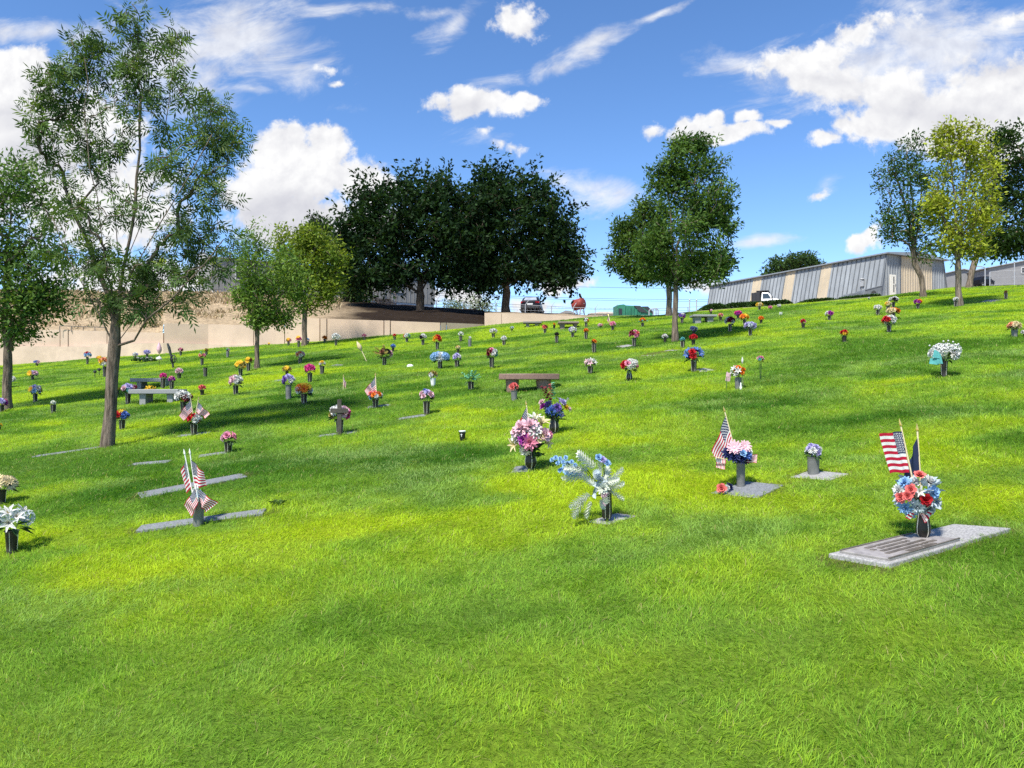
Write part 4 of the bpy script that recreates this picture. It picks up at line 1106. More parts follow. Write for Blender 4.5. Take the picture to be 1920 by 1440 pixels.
def suv():
    Y = 72.0; o = W(998, 588.5, Y)
    yaw = math.radians(83); fw = Vector((math.cos(yaw), math.sin(yaw), 0)); ax = (fw, Vector((-fw.y, fw.x, 0)), UP)
    root = thing('parked_car', tuple(o), 'dark car seen from behind, parked above the wall beside the right dark tree', 'car')
    paint = mat('black_paint', (0.008, 0.009, 0.013), 0.4, 0.05, spec=0.2)
    def ring(w, z0, z1, tw): return [(-w * .5, z0), (-w * .5, z0 + (z1 - z0) * .55), (-tw * .5, z1), (tw * .5, z1), (w * .5, z0 + (z1 - z0) * .55), (w * .5, z0)]
    mb = MB()
    loft(mb, [(-2.25, ring(1.62, .42, .95, 1.5)), (-2.12, ring(1.8, .32, 1.02, 1.66)), (-1.2, ring(1.86, .25, 1.03, 1.7)), (1.0, ring(1.86, .25, 1.0, 1.7)), (2.1, ring(1.78, .3, .84, 1.5)), (2.35, ring(1.5, .42, .68, 1.2))], ax, o)
    loft(mb, [(-1.98, ring(1.62, 1.0, 1.06, 1.5)), (-1.5, ring(1.6, 1.0, 1.42, 1.22)), (-1.0, ring(1.6, 1.0, 1.53, 1.16)), (0.2, ring(1.6, 1.0, 1.53, 1.16)), (1.25, ring(1.6, .98, 1.04, 1.4))], ax, o)
    mb.build('body', paint, root, smooth=True, bevel=0.04)
    mb = MB(); p = lambda x, y, z: o + ax[0] * x + ax[1] * y + ax[2] * z
    mb.add([p(-1.99, -.62, 1.10), p(-1.99, .62, 1.10), p(-1.52, .52, 1.42), p(-1.52, -.52, 1.42)], [(0, 1, 2, 3)])
    mb.add([p(-1.97, -.62, 1.10), p(-1.97, .62, 1.10), p(-1.50, .52, 1.42), p(-1.50, -.52, 1.42)], [(3, 2, 1, 0)])
    mb.build('rear_window', mat('rear_glass', (0.30, 0.33, 0.37), 0.1, 0.2, 2.0, spec=0.8), root)
    mb = MB()
    for s in (-1, 1):
        mb = MB(); mb.prism([(-1.35, 1.07), (0.85, 1.07), (0.15, 1.42), (-1.1, 1.42)], o + ax[1] * (s * 0.72), ax, 0.05)
        mb.build('side_window', GLASSD, root)
    for s in (-1, 1):
        mb = MB(); mb.box(p(-2.19, s * .68, .88), (.12, .38, .14), ax); mb.build('tail_light', mat('red_lens', (0.35, 0.01, 0.01), 0.2), root)
        mb = MB(); mb.box(p(0.75, s * 1.0, 1.06), (.12, .24, .16), ax); mb.build('wing_mirror', paint, root)
        for x in (-1.35, 1.4): wheel(p(x, s * .8, .33), .33, .22, ax[1], root)
    mb = MB(); mb.box(p(-2.24, 0, .72), (.06, .52, .14), ax); mb.build('number_plate', mat('plate', (0.55, 0.56, 0.55), 0.5), root)
    mb = MB(); mb.box(p(-2.2, 0, .42), (.16, 1.7, .22), ax); mb.build('bumper', mat('bumper_black', (0.02, 0.02, 0.02), 0.6), root, bevel=0.03)
suv()
def dump_truck():
    Y = 74.0; o = W(1432, 586, Y)
    yaw = math.radians(-24); fw = Vector((math.cos(yaw), math.sin(yaw), 0)); ax = (fw, Vector((-fw.y, fw.x, 0)), UP)
    root = thing('dump_truck', tuple(o), 'white pickup truck with a black dump bed behind the hedge', 'truck')
    wh = mat('white_paint', (0.78, 0.78, 0.77), 0.3, 0.03, spec=0.6)
    p = lambda x, y, z: o + ax[0] * x + ax[1] * y + ax[2] * z
    k = 0.72
    mb = MB()
    mb.prism([(-.2 * k, .5), (2.6 * k, .5), (2.7 * k, .75), (2.62 * k, 1.12), (1.35 * k, 1.28), (.75 * k, 1.86), (-.15 * k, 1.9), (-.25 * k, 1.2)], o, ax, 1.75)
    mb.build('cab', wh, root, bevel=0.07)
    mb = MB(); mb.prism([(.62 * k, 1.82), (.80 * k, 1.80), (1.36 * k, 1.30), (1.28 * k, 1.27)], o, ax, 1.5); mb.build('windscreen', GLASSD, root)
    for s in (-1, 1):
        mb = MB(); mb.prism([(-.02 * k, 1.28), (1.05 * k, 1.28), (.66 * k, 1.76), (-.02 * k, 1.78)], o + ax[1] * (s * .87), ax, .03); mb.build('side_window', GLASSD, root)
        mb = MB(); mb.box(p(1.2 * k, s * 1.02, 1.38), (.1, .2, .24), ax); mb.build('wing_mirror', TYRE, root)
        mb = MB(); mb.box(p(2.66 * k, s * .66, .92), (.1, .3, .2), ax); mb.build('headlight', mat('lamp_lens', (0.6, 0.6, 0.6), 0.15), root)
        for x in (2.0 * k, -1.0 * k): wheel(p(x, s * .78, .38), .38, .24, ax[1], root)
    blk = mat('black_steel', (0.025, 0.025, 0.028), 0.5)
    mb = MB()
    mb.prism([(-1.5 * k, .85), (-.35 * k, .85), (-.35 * k, 2.0), (-1.5 * k, 1.85)], o, ax, 1.9)
    for x in np.linspace(-1.4, -.5, 3): mb.box(p(x * k, -.98, 1.4), (.07, .08, 1.0), ax)
    mb.build('dump_bed', blk, root)
    mb = MB(); mb.box(p(-.05, 0, 2.05), (1.15, 1.8, .07), ax); mb.box(p(.45, 0, 2.0), (.12, 1.8, .1), ax); mb.build('cab_guard', blk, root)
    mb = MB(); mb.box(p(2.72 * k, 0, .62), (.14, 1.75, .2), ax); mb.build('bumper', mat('bumper_black', (0.02, 0.02, 0.02), 0.6), root)
dump_truck()
def red_tank():
    Y = 70.0; root = thing('fuel_tank', tuple(W(1085, 594, Y)), 'rust-red cylinder fuel tank on a tall steel stand', 'tank')
    k = Y / F; r = 10.2 * k
    red = mat('rust_red_paint', (0.20, 0.035, 0.025), 0.6, 0.35, 3.0, spec=0.3)
    a, b = W(1093.5, 568.5, Y - 0.25), W(1076.5, 572.5, Y + 0.35)
    d = (b - a).normalized()
    mb = MB(); pts, rs = [], []
    L = (b - a).length
    for t, q in [(-.10, .55), (-.05, .85), (0, .97), (.02, 1.0), (.5, 1.0), (.98, 1.0), (1.0, .97), (1.05, .85), (1.1, .5)]:
        pts.append(a.lerp(b, t)); rs.append(r * q)
    mb.tube(pts, rs, 28); mb.build('tank', red, root, smooth=True)
    mb = MB(); mb.tube([a.lerp(b, .02), a.lerp(b, .05)], r * 1.02, 28); mb.tube([a.lerp(b, .95), a.lerp(b, .98)], r * 1.02, 28)
    mb.build('rim_band', red, root, smooth=True)
    st = mat('stand_steel', (0.30, 0.16, 0.14), 0.6)
    side = Vector((-d.y, d.x, 0)).normalized()
    for t in (0.12, 0.88):
        for s in (-1, 1):
            c = a.lerp(b, t); top = c + side * (s * r * .5) - UP * (r * .82); ft = c + side * (s * r * 1.05); ft.z = W(0, 595, c.y).z - 0.2
            mb = MB(); mb.tube([top, ft], .045, 6); mb.build('leg', st, root)
    for t in (0.12, 0.88):
        c = a.lerp(b, t); z = W(0, 588, c.y).z
        p0 = Vector((c.x, c.y, z)) + side * r * .8; p1 = Vector((c.x, c.y, z)) - side * r * .8
        mb = MB(); mb.tube([p0, p1, c + side * r * .5 - UP * r * .84], .026, 5); mb.build('brace', st, root)
    mb = MB(); c = a.lerp(b, .35) + UP * r; mb.tube([c - UP * .1, c + UP * .35], .04, 6); mb.lathe([(.09, 0), (.11, .06), (.05, .12)], c + UP * .33, 8); mb.build('filler_pipe', st, root)
    mb = MB(); c = a.lerp(b, -.09); mb.box(c - UP * .05, (.3, .06, .07), axes(side)); mb.build('number_plate', mat('plate_grey', (0.3, 0.27, 0.25), 0.5), root)
red_tank()
def dumpster():
    Y = 66.0; root = thing('dumpster', tuple(W(1186, 593, Y)), 'green steel trash compactor with a sloping dark lid on the crest', 'dumpster')
    gr = mat('green_paint', (0.03, 0.17, 0.10), 0.45, 0.2, 2.0, spec=0.4); k = Y / F; ax = axes((1, 0.10, 0)); o = W(1186, 593.5, Y)
    X = lambda u: (u - 1186) * k
    Z = lambda v: (593.5 - v) * k
    mb = MB(); mb.prism([(X(1153), -.3), (X(1168), -.3), (X(1168), Z(573.6)), (X(1164), Z(572.6)), (X(1153), Z(574.2))], o, ax, 1.7); mb.build('hopper', gr, root, bevel=0.03)
    mb = MB(); mb.prism([(X(1168.2), -.3), (X(1219.5), -.3), (X(1220.5), Z(588)), (X(1209), Z(577.5)), (X(1186), Z(575)), (X(1168.2), Z(574.2))], o, ax, 1.5)
    for u in (1172, 1178, 1184, 1190, 1196): mb.box(o + ax[0] * X(u) - ax[1] * .78 + UP * .4, (.06, .1, .8), ax)
    mb.build('container', gr, root, bevel=0.02)
    mb = MB(); mb.prism([(X(1184), Z(575.2) + .02), (X(1196), Z(576) + .04), (X(1211), Z(589) + .06), (X(1195), Z(587) + .02)], o - ax[1] * .80, ax, .08)
    mb.prism([(X(1200), Z(576.2)), (X(1211), Z(577) + .05), (X(1222), Z(588) + .05), (X(1219), Z(588) - .05)], o, ax, 1.56)
    mb.build('lid', mat('dark_lid', (0.035, 0.04, 0.04), 0.5), root)
    mb = MB(); mb.box(o + ax[0] * X(1158) - ax[1] * .86 + UP * Z(586), (.30, .05, .5), ax); mb.build('hatch', mat('dark_opening', (0.03, 0.03, 0.035), 0.3, 0.1), root)
dumpster()
def trough():
    Y = 72; root = thing('dump_trailer', tuple(W(1612, 556, Y)), 'low grey steel trailer box resting by the leaning metal wall', 'trailer')
    m = mat('worn_grey_steel', (0.13, 0.14, 0.15), 0.6, 0.2, 3.0); k = Y / F; o = W(1612, 556, Y); ax = axes((1, 0.15, 0))
    X = lambda u: (u - 1612) * k
    Z = lambda v: (556 - v) * k
    mb = MB(); mb.prism([(X(1608), 0), (X(1646), 0), (X(1647), Z(537.5)), (X(1641), Z(538.5)), (X(1612), Z(546))], o, ax, 1.6); mb.build('box', m, root, bevel=0.03)
    mb = MB(); mb.prism([(X(1578), -.2), (X(1606), -.2), (X(1606), Z(550.5)), (X(1584), Z(552.5))], o, ax, 1.2); mb.build('ramp', m, root)
    mb = MB(); mb.tube([o + ax[0] * X(1612) + UP * Z(545.6) - ax[1] * .8, o + ax[0] * X(1647) + UP * Z(537) - ax[1] * .8], .05, 5); mb.build('rim', m, root)
    for s in (-1, 1): wheel(o + ax[0] * X(1630) + ax[1] * (s * .75) + UP * .25, .25, .18, ax[1], root)
trough()
def far_car():
    Y = 80; o = W(1842, 538.5, Y); root = thing('parked_car', tuple(o), 'small dark car between the pale mobile homes on the right', 'car')
    ax = axes((1, .2, 0)); pt = mat('black_paint', (0.008, 0.009, 0.013), 0.4, 0.05, spec=0.2)
    mb = MB(); mb.prism([(-.9, .2), (.9, .2), (.95, .62), (.6, .74), (.4, 1.08), (-.5, 1.1), (-.85, .72)], o, ax, 1.3); mb.build('body', pt, root, bevel=.05)
    mb = MB(); mb.prism([(-.42, .76), (.42, .76), (.32, 1.02), (-.36, 1.03)], o - ax[1] * .66, ax, .03); mb.build('side_window', GLASSD, root)
    for s in (-1, 1):
        for x in (-.55, .55): wheel(o + ax[0] * x + ax[1] * (s * .58) + UP * .22, .22, .16, ax[1], root)
far_car()
def far_building():
    Y = 100; root = thing('warehouse', tuple(W(1128, 594, Y)), 'distant low tan roofed building between red tank and green dumpster', 'building')
    k = Y / F; o = W(1128, 597, Y)
    mb = MB(); mb.prism([((u - 1128) * k, (597 - v) * k) for u, v in ((1104, 599), (1158, 599), (1158, 588.5), (1104, 588.5))], o + Vector((0, 4, 0)), (Vector((1, 0, 0)), Vector((0, 1, 0)), UP), 8); mb.build('wall', mat('tan_wall', (0.55, 0.48, 0.38), 0.8), root)
    mb = MB(); mb.prism([((u - 1128) * k, (597 - v) * k + .01) for u, v in ((1103, 588.4), (1159, 588.4), (1146, 585.2), (1124, 585.0))], o + Vector((0, 4, 0)), (Vector((1, 0, 0)), Vector((0, 1, 0)), UP), 8.4); mb.build('roof', mat('tan_roof', (0.60, 0.52, 0.42), 0.8), root)
    Y = 95; root = thing('shed', tuple(W(1064, 594, Y)), 'distant low grey roofed shed left of the red tank', 'shed')
    k = Y / F; o = W(1064, 596, Y)
    mb = MB(); mb.box(o + Vector((0, 2, .1)), (26 * k, 4, .9)); mb.build('wall', mat('tan_wall', (0.55, 0.48, 0.38), 0.8), root)
    mb = MB(); mb.prism([(-15 * k, .56), (15 * k, .56), (6 * k, .56 + 4.5 * k), (-4 * k, .56 + 5.5 * k)], o + Vector((0, 2, 0)), (Vector((1, 0, 0)), Vector((0, 1, 0)), UP), 4.4); mb.build('roof', mat('grey_shingle', (0.22, 0.21, 0.20), 0.9), root)
far_building()
def hedge(label, uL, vL, uR, vR, hpx, Y, seed, n):
    rng = np.random.default_rng(seed)
    A, B = W(uL, vL, Y), W(uR, vR, Y); k = Y / F
    root = thing('hedge', tuple((A + B) / 2), label, 'hedge')
    L = (B - A).length; h = hpx * k; dpt = 1.0
    mb = MB(); m_ = 14
    for i in range(m_):                                # woody stems
        p = A.lerp(B, (i + .5) / m_) + Vector((0, dpt / 2, 0)); mb.tube([p - UP * .3, p + UP * h * .6], .03, 5)
    mb.build('stem', BARK_DARK, root)
    t = rng.random(n); a = rng.uniform(-1, 1, n); b = rng.random(n)
    # keep to the shell
    sh = rng.random(n)
    a = np.where(sh < .45, np.sign(a) * (1 - .12 * rng.random(n)), a); b = np.where(sh > .45, 1 - .15 * rng.random(n), b)
    hh = h * (0.88 + 0.22 * fbm(t * L * 0.6 + seed, t * 0, 5, 3)) * np.minimum(1, np.minimum(t, 1 - t) * L / .5 * 0.6 + 0.55)
    C = np.array(A)[None] * (1 - t)[:, None] + np.array(B)[None] * t[:, None]
    C[:, 1] += dpt / 2 + a * dpt / 2; C[:, 2] += b * hh - .05
    D = np.stack([rng.normal(0, .5, n), a * .6, b - .3], -1); D /= np.linalg.norm(D, axis=1)[:, None]
    V, _ = leaves_np(rng, C, D, .13, .6, .8, .1)
    cb = np.array([0.022, 0.055, 0.014])[None] * (1 - b[:, None]) + np.array([0.045, 0.095, 0.022])[None] * b[:, None]
    cb = np.array([0.035, 0.078, 0.018])[None] * rng.uniform(.6, 1.5, (n, 1))
    Cc = np.ones((n, 4, 4)); Cc[:, :, :3] = cb[:, None]
    me = mesh_np('foliage', V.reshape(-1, 3) - np.array(ROOT[root.name]), [np.arange(n * 4).reshape(-1, 4)], [leaf_mat('leaf_20', .2)], col=Cc.reshape(-1, 4))
    link('foliage', me, root)
hedge('dark clipped hedge on the crest in front of the white truck', 1317, 587, 1362, 583, 15, 44, 1, 3000)
hedge('longer clipped hedge running below the white truck', 1360, 583, 1486, 575, 13.5, 46, 2, 7000)
hedge('low thin hedge below the left part of the metal building', 1505, 571, 1568, 566, 8, 44, 3, 2600)
hedge('low thin hedge below the grey trailer box', 1574, 566, 1652, 558, 8, 42, 4, 3000)

# ------------------------------------------------------------------ flowers
PAL = dict(W=(.64, .64, .62), C=(.66, .55, .32), Y=(.72, .47, .03), O=(.72, .19, .015), E=(.72, .32, .18), R=(.45, .012, .02), D=(.18, .015, .03), P=(.68, .24, .36), H=(.62, .05, .26),
           M=(.32, .035, .30), V=(.17, .09, .38), L=(.42, .38, .64), B=(.10, .19, .52), S=(.25, .43, .68), N=(.015, .022, .095), T=(.10, .36, .36), G=(.16, .42, .23), K=(.02, .018, .018),
           A=(.70, .45, .51), I=(.32, .26, .07), U=(.16, .065, .035), Q=(.70, .16, .15), F=(.64, .67, .58), X=(.42, .49, .53))
PNAME = dict(W='white', C='cream', Y='yellow', O='orange', E='peach', R='red', D='dark_red', P='pink', H='hot_pink', M='magenta', V='violet', L='lavender', B='blue', S='sky_blue', N='navy', T='teal', G='mint', K='black',
             A='pale_pink', I='olive_gold', U='brown', Q='coral', F='ivory', X='frost_grey')
def petal_mat(c): return mat('petal_' + PNAME[c], PAL[c], 0.65, 0.14, 26.0, transl=0.22, spec=0.25)
LEAFG = mat('leaf_green', (0.035, 0.085, 0.022), 0.5, 0.3, 20.0, transl=0.2)
STEM = mat('stem_green', (0.05, 0.10, 0.03), 0.6)
BRONZE = mat('dark_bronze', (0.034, 0.029, 0.026), 0.42, 0.25, 12.0, metal=0.35, spec=0.5)
BRONZEL = mat('worn_bronze', (0.15, 0.13, 0.11), 0.5, 0.3, 14.0, metal=0.3)
GREYV = mat('grey_zinc', (0.17, 0.17, 0.165), 0.5, 0.2, 10.0, metal=0.3)
WHITEV = mat('white_plastic', (0.75, 0.75, 0.73), 0.4, 0.04)
TRIMV = mat('pale_trim', (0.62, 0.58, 0.50), 0.4, 0.1, metal=0.4)

def ring(n, L, Wd, t0, t1, az=0.0, z=0.0, r=0.0, ns=3, point=0.0, cup=0.15, jit=0.0, seed=1):
    rng = random.Random(seed); vs, fs = [], []
    for k in range(n):
        a = az + 2 * math.pi * k / n + rng.uniform(-jit, jit); ca, sa = math.cos(a), math.sin(a)
        R, Z = r, z; b = len(vs); l = L * (1 + rng.uniform(-jit, jit) * .5)
        for i in range(ns + 1):
            s = i / ns; th = math.radians(t0 + (t1 - t0) * s)
            w = Wd * 0.5 * (math.sin(math.pi * min(1, 0.12 + 0.80 * s)) ** 0.7 * (1 - point * s))
            for q in (-1, 0, 1):
                rr, zz = R + (-cup * Wd * math.cos(th) * abs(q)), Z + cup * Wd * math.sin(th) * abs(q)
                vs.append((ca * rr - sa * w * q, sa * rr + ca * w * q, zz))
            R += l / ns * math.sin(th); Z += l / ns * math.cos(th)
        for i in range(ns):
            for q in (0, 1):
                j = b + i * 3 + q; fs.append((j, j + 1, j + 4, j + 3))
    return vs, fs
def merge(parts):
    V, Fc, M = [], [], []
    for vs, fs, m in parts:
        b = len(V); V += vs; Fc += [tuple(b + i for i in f) for f in fs]; M += [m] * len(fs)
    return np.array(V), Fc, M
def dome(r, h, z, n=8):
    vs, fs = [], []
    for i in range(3):
        a = i / 3 * math.pi / 2
        for k in range(n): vs.append((r * math.cos(a) * math.cos(2 * math.pi * k / n), r * math.cos(a) * math.sin(2 * math.pi * k / n), z + h * math.sin(a)))
    vs.append((0, 0, z + h))
    for i in range(2):
        for k in range(n): fs.append((i * n + k, i * n + (k + 1) % n, (i + 1) * n + (k + 1) % n, (i + 1) * n + k))
    for k in range(n): fs.append((2 * n + k, 2 * n + (k + 1) % n, 3 * n))
    return vs, fs
def tmpl():
    T = {}
    T['r'] = merge([ring(5, .95, .95, 40, 110, 0, -.3, jit=.12) + (0,), ring(5, .85, .85, 25, 75, .6, -.25, jit=.1) + (0,), ring(5, .75, .7, 8, 42, .2, -.2) + (0,), ring(4, .62, .55, 0, 15, .9, -.15) + (0,), ring(3, .5, .35, -10, 0, .3, -.1) + (0,)])
    T['p'] = merge([ring(11, 1.0, .42, 70, 112, 0, -.2, jit=.15, ns=2) + (0,), ring(10, .92, .40, 48, 85, .3, -.15, jit=.15, ns=2) + (0,), ring(8, .8, .38, 28, 52, .1, -.1, jit=.15, ns=2) + (0,), ring(6, .68, .34, 8, 26, .5, -.05, jit=.15, ns=2) + (0,)])
    T['d'] = merge([ring(12, 1.0, .38, 68, 98, 0, -.1, r=.1, jit=.08, ns=2) + (0,), ring(10, .85, .34, 58, 88, .25, -.05, r=.1, jit=.08, ns=2) + (0,), dome(.27, .2, -.02) + (1,)])
    st = []
    for k in range(5):
        a = 2 * math.pi * k / 5; x, y = math.cos(a), math.sin(a)
        st.append(([(x * .05, y * .05, 0), (x * .05 + .05, y * .05, 0), (x * .3 + .04, y * .3, .75), (x * .3, y * .3, .75)], [(0, 1, 2, 3)], 1))
    T['l'] = merge([ring(3, 1.35, .62, 20, 112, 0, -.35, point=.55) + (0,), ring(3, 1.3, .50, 24, 105, 1.05, -.35, point=.6) + (0,)] + st)
    hy = []
    n = 26
    for i in range(n):
        z = 1 - 1.5 * (i + .5) / n; r = math.sqrt(max(0, 1 - z * z)); a = i * 2.39996
        c = Vector((r * math.cos(a), r * math.sin(a), z)); q = c.to_track_quat('Z', 'Y').to_matrix()
        vs, fs = ring(4, .30, .30, 70, 95, i * .5, 0, ns=1)
        hy.append(([tuple(q @ Vector(v) + c * .72) for v in vs], fs, 0))
    T['h'] = merge(hy)
    fr = []                                         # plume / fern frond pointing up +Z
    for i in range(13):
        t = i / 12; z = -.3 + 1.9 * t; x0 = .35 * t * t
        for a in (0.3, 1.4, 2.5, 3.5, 4.6, 5.6):
            l = .62 * (1 - t) ** .6 * (.45 + t) + .08; ca, sa = math.cos(a + i * .4), math.sin(a + i * .4)
            P_ = lambda r, q, zz: (x0 + ca * r - sa * q, sa * r + ca * q, zz)
            fr.append(([P_(0, 0, z), P_(l * .5, .07, z + l * .35), P_(l, 0, z + l * .65), P_(l * .5, -.07, z + l * .35)], [(0, 1, 2, 3)], 0))
    T['f'] = merge(fr)
    T['s'] = merge([([tuple(Vector(v) * .34 + Vector((.25 * math.sin(i * 2.1) * (1 - i / 9), .25 * math.cos(i * 2.1) * (1 - i / 9), -.4 + i * .24))) for v in ring(5, .9, .8, 50, 100, i, 0, ns=2)[0]], ring(5, .9, .8, 50, 100, i, 0, ns=2)[1], 0) for i in range(9)])
    T['b'] = merge([([tuple(Vector(v) * .5) for v in dome(1, 1, 0, 8)[0]] + [tuple(Vector((v[0], v[1], -v[2])) * .5) for v in dome(1, 1, 0, 8)[0]], dome(1, 1, 0, 8)[1] + [tuple(reversed([i + 25 for i in f])) for f in dome(1, 1, 0, 8)[1]], 0)])
    return T
TM = tmpl()
CENTRE = {'d': 'U', 'l': 'I', 'dO': 'R', 'dY': 'O', 'dA': 'A'}
BLM = {}
def blossom_mesh(c, t, cen=None):
    key = (c, t, cen)
    if key not in BLM:
        V, Fc, M = TM[t]
        me = bpy.data.meshes.new('blossom'); me.from_pydata([tuple(v) for v in V], [], Fc)
        me.materials.append(petal_mat(c)); me.materials.append(petal_mat(cen or CENTRE.get(t + c, CENTRE.get(t, c))))
        me.polygons.foreach_set('material_index', M); me.polygons.foreach_set('use_smooth', [True] * len(Fc)); me.update()
        BLM[key] = me
    return BLM[key]
BNAME = dict(r='rose_blossom', p='pompon_blossom', d='daisy_blossom', l='lily_blossom', h='hydrangea_blossom', f='plume', s='flower_spike', b='berry')

def parse(spec):
    order = ''
    if ':' in spec: order, spec = spec.split(':')
    out = []
    for it in spec.split(','):
        c, t = it[0], it[-1]; n = int(it[1:-1]); out += [(c, t)] * n
    return order, out
def vase_mesh(kind, h, r, root):
    mb = MB(); o = ROOT[root.name]
    m = BRONZE
    if kind == 'c':
        mb.lathe([(r * .80, -.02), (r * .80, .01), (r * .74, .02), (r * .80, h * .3), (r * .95, h * .93), (r * 1.08, h * .95), (r * 1.08, h), (r * .9, h), (r * .85, h * .9)], o, 20, flute=.03, nf=10)
    elif kind == 'u':
        mb.lathe([(r * .55, -.02), (r * .58, .01), (r * .42, .025), (r * .62, h * .12), (r * .98, h * .26), (r * 1.0, h * .36), (r * .84, h * .6), (r * .66, h * .82), (r * .70, h * .94), (r * .86, h), (r * .7, h), (r * .6, h * .9)], o, 24)
    elif kind == 'g':
        m = GREYV; mb.lathe([(r * .9, -.02), (r * .92, h * .05), (r, h * .96), (r * 1.06, h * .97), (r * 1.06, h), (r * .88, h), (r * .86, h * .85)], o, 20)
    elif kind == 'w':
        m = WHITEV; mb.lathe([(r * .7, -.01), (r * .75, .01), (r * .95, h * .8), (r * 1.1, h), (r * .9, h), (r * .85, h * .9)], o, 14)
    mb.build('vase', m, root, smooth=True)
    if kind in 'uc' and h > .12 and r > .02:
        mb = MB()
        for a in range(4):
            w = a * math.pi / 2 - 1.35
            pts = []
            for t in np.linspace(.1, .96, 7):
                rr = np.interp(t, [0, .12, .26, .36, .6, .82, 1], [.45, .62, .98, 1, .84, .66, .8]) if kind == 'u' else np.interp(t, [0, .3, 1], [.76, .82, .99])
                pts.append(o + Vector((math.cos(w) * r * rr * 1.02, math.sin(w) * r * rr * 1.02, h * t)))
            mb.tube(pts, r * .07, 4)
        mb.build('trim', TRIMV, root)

def bouquet(u, vb, vt, w, spec, vase, label, seed=0, near=None, hb=None, fol=1.0, group='flower vases on the lawn', br=None, name='flower_vase', cat='flowers', dens=1.0):
    rng = random.Random(int(u * 7 + vb * 13) + seed)
    g = G(u, vb); k = g.y / F
    tot = (vb - vt) * k; wd = w * k
    root = thing(name, tuple(g), label, cat, group)
    order, items = parse(spec) if spec else ('', [])
    hbm = hb * k if hb else min(wd * .92, tot * .62 if vase != 'n' else tot)
    hv = tot - hbm * .86
    if near is None: near = w >= 25
    if vase != 'n':
        rv = max(.020, min(.046, .42 * wd, hv * .36)) * (1.0 if g.y < 12 else 1.12)
        if vase == 'u': rv = max(rv, hv * .26)
        vase_mesh(vase, hv, rv, root)
    n = len(items)
    if not n: return root
    rx = wd / 2; rz = hbm / 2; zc = tot - rz
    rb = (br * k) if br else min(rx * .62, max(rx * .92 * math.sqrt(2.6 / n), rx * .30)) * dens
    ax_, az_ = max(rx - rb * .75, rx * .3), max(rz - rb * .7, rz * .25)
    pts = []
    for i in range(n):
        z = 1 - (1.45 * (i + .5) / n); r = math.sqrt(max(0, 1 - z * z)); a = i * 2.39996 + rng.random() * .5 + 2.2
        pts.append(Vector((r * math.cos(a), r * math.sin(a), z)))
    if order == 'x': pts.sort(key=lambda p: p.x + rng.uniform(-.15, .15))
    elif order == 't': pts.sort(key=lambda p: -p.z + rng.uniform(-.1, .1))
    elif order == 'f': pts.sort(key=lambda p: p.y)
    else: rng.shuffle(items)
    big = ([], [], []); mats = []; 
    for (c, t), d in zip(items, pts):
        pos = Vector((d.x * ax_, d.y * ax_, zc + d.z * az_))
        dirv = (Vector((d.x, d.y, d.z * .9 + .25)) + Vector((0, -.25, 0))).normalized()
        s = rb * rng.uniform(.85, 1.15)
        if t == 'b': s *= .5
        Mx = dirv.to_track_quat('Z', 'Y').to_matrix() @ Matrix.Rotation(rng.uniform(0, 6.28), 3, 'Z')
        if near:
            ob = link(BNAME[t], blossom_mesh(c, t, 'K' if t == 'd' and c == 'C' else None), root)
            ob.matrix_local = Matrix.Translation(pos) @ Mx.to_4x4() @ Matrix.Scale(s, 4)
        else:
            V, Fc, M = TM[t]
            b = len(big[0]); big[0].extend([tuple(Mx @ Vector(v) * s + pos) for v in V]); big[1].extend([tuple(b + i for i in f) for f in Fc])
            for m in M:
                key = petal_mat(c if m == 0 else CENTRE.get(t + c, CENTRE.get(t, c)))
                if key not in mats: mats.append(key)
                big[2].append(mats.index(key))
    if not near:
        me = bpy.data.meshes.new('bouquet'); me.from_pydata(big[0], [], big[1])
        for m in mats: me.materials.append(m)
        me.polygons.foreach_set('material_index', big[2]); me.update(); link('bouquet', me, root)
    # green leaves and stems
    nl = int((14 if near else 7) * fol)
    vs, fs = [], []
    for i in range(nl):
        a = rng.uniform(0, 6.28); el = rng.uniform(-.5, .7); d = Vector((math.cos(a) * math.cos(el), math.sin(a) * math.cos(el), math.sin(el)))
        b0 = Vector((d.x * rx * .3, d.y * rx * .3, zc - rz * .45 + d.z * rz * .3)); L = rx * rng.uniform(.5, .95); s_ = d.cross(UP).normalized() * L * .22
        m0 = b0 + d * L * .5 + UP * L * .08; t0 = b0 + d * L - UP * L * .12
        b = len(vs); vs += [tuple(b0), tuple(m0 + s_), tuple(t0), tuple(m0 - s_)]; fs.append((b, b + 1, b + 2, b + 3))
    for i in range(5):
        a = 2 * math.pi * i / 5; p0 = Vector((math.cos(a) * .008, math.sin(a) * .008, hv * .8 if vase != 'n' else 0)); p1 = Vector((math.cos(a) * rx * .45, math.sin(a) * rx * .45, zc)); b = len(vs); q = Vector((-math.sin(a), math.cos(a), 0)) * max(.003, wd * .012)
        vs += [tuple(p0 - q), tuple(p0 + q), tuple(p1 + q), tuple(p1 - q)]; fs.append((b, b + 1, b + 2, b + 3))
    if fs and fol > 0:
        me = bpy.data.meshes.new('foliage'); me.from_pydata(vs, [], fs); me.materials.append(LEAFG); me.update(); link('foliage', me, root)
    return root

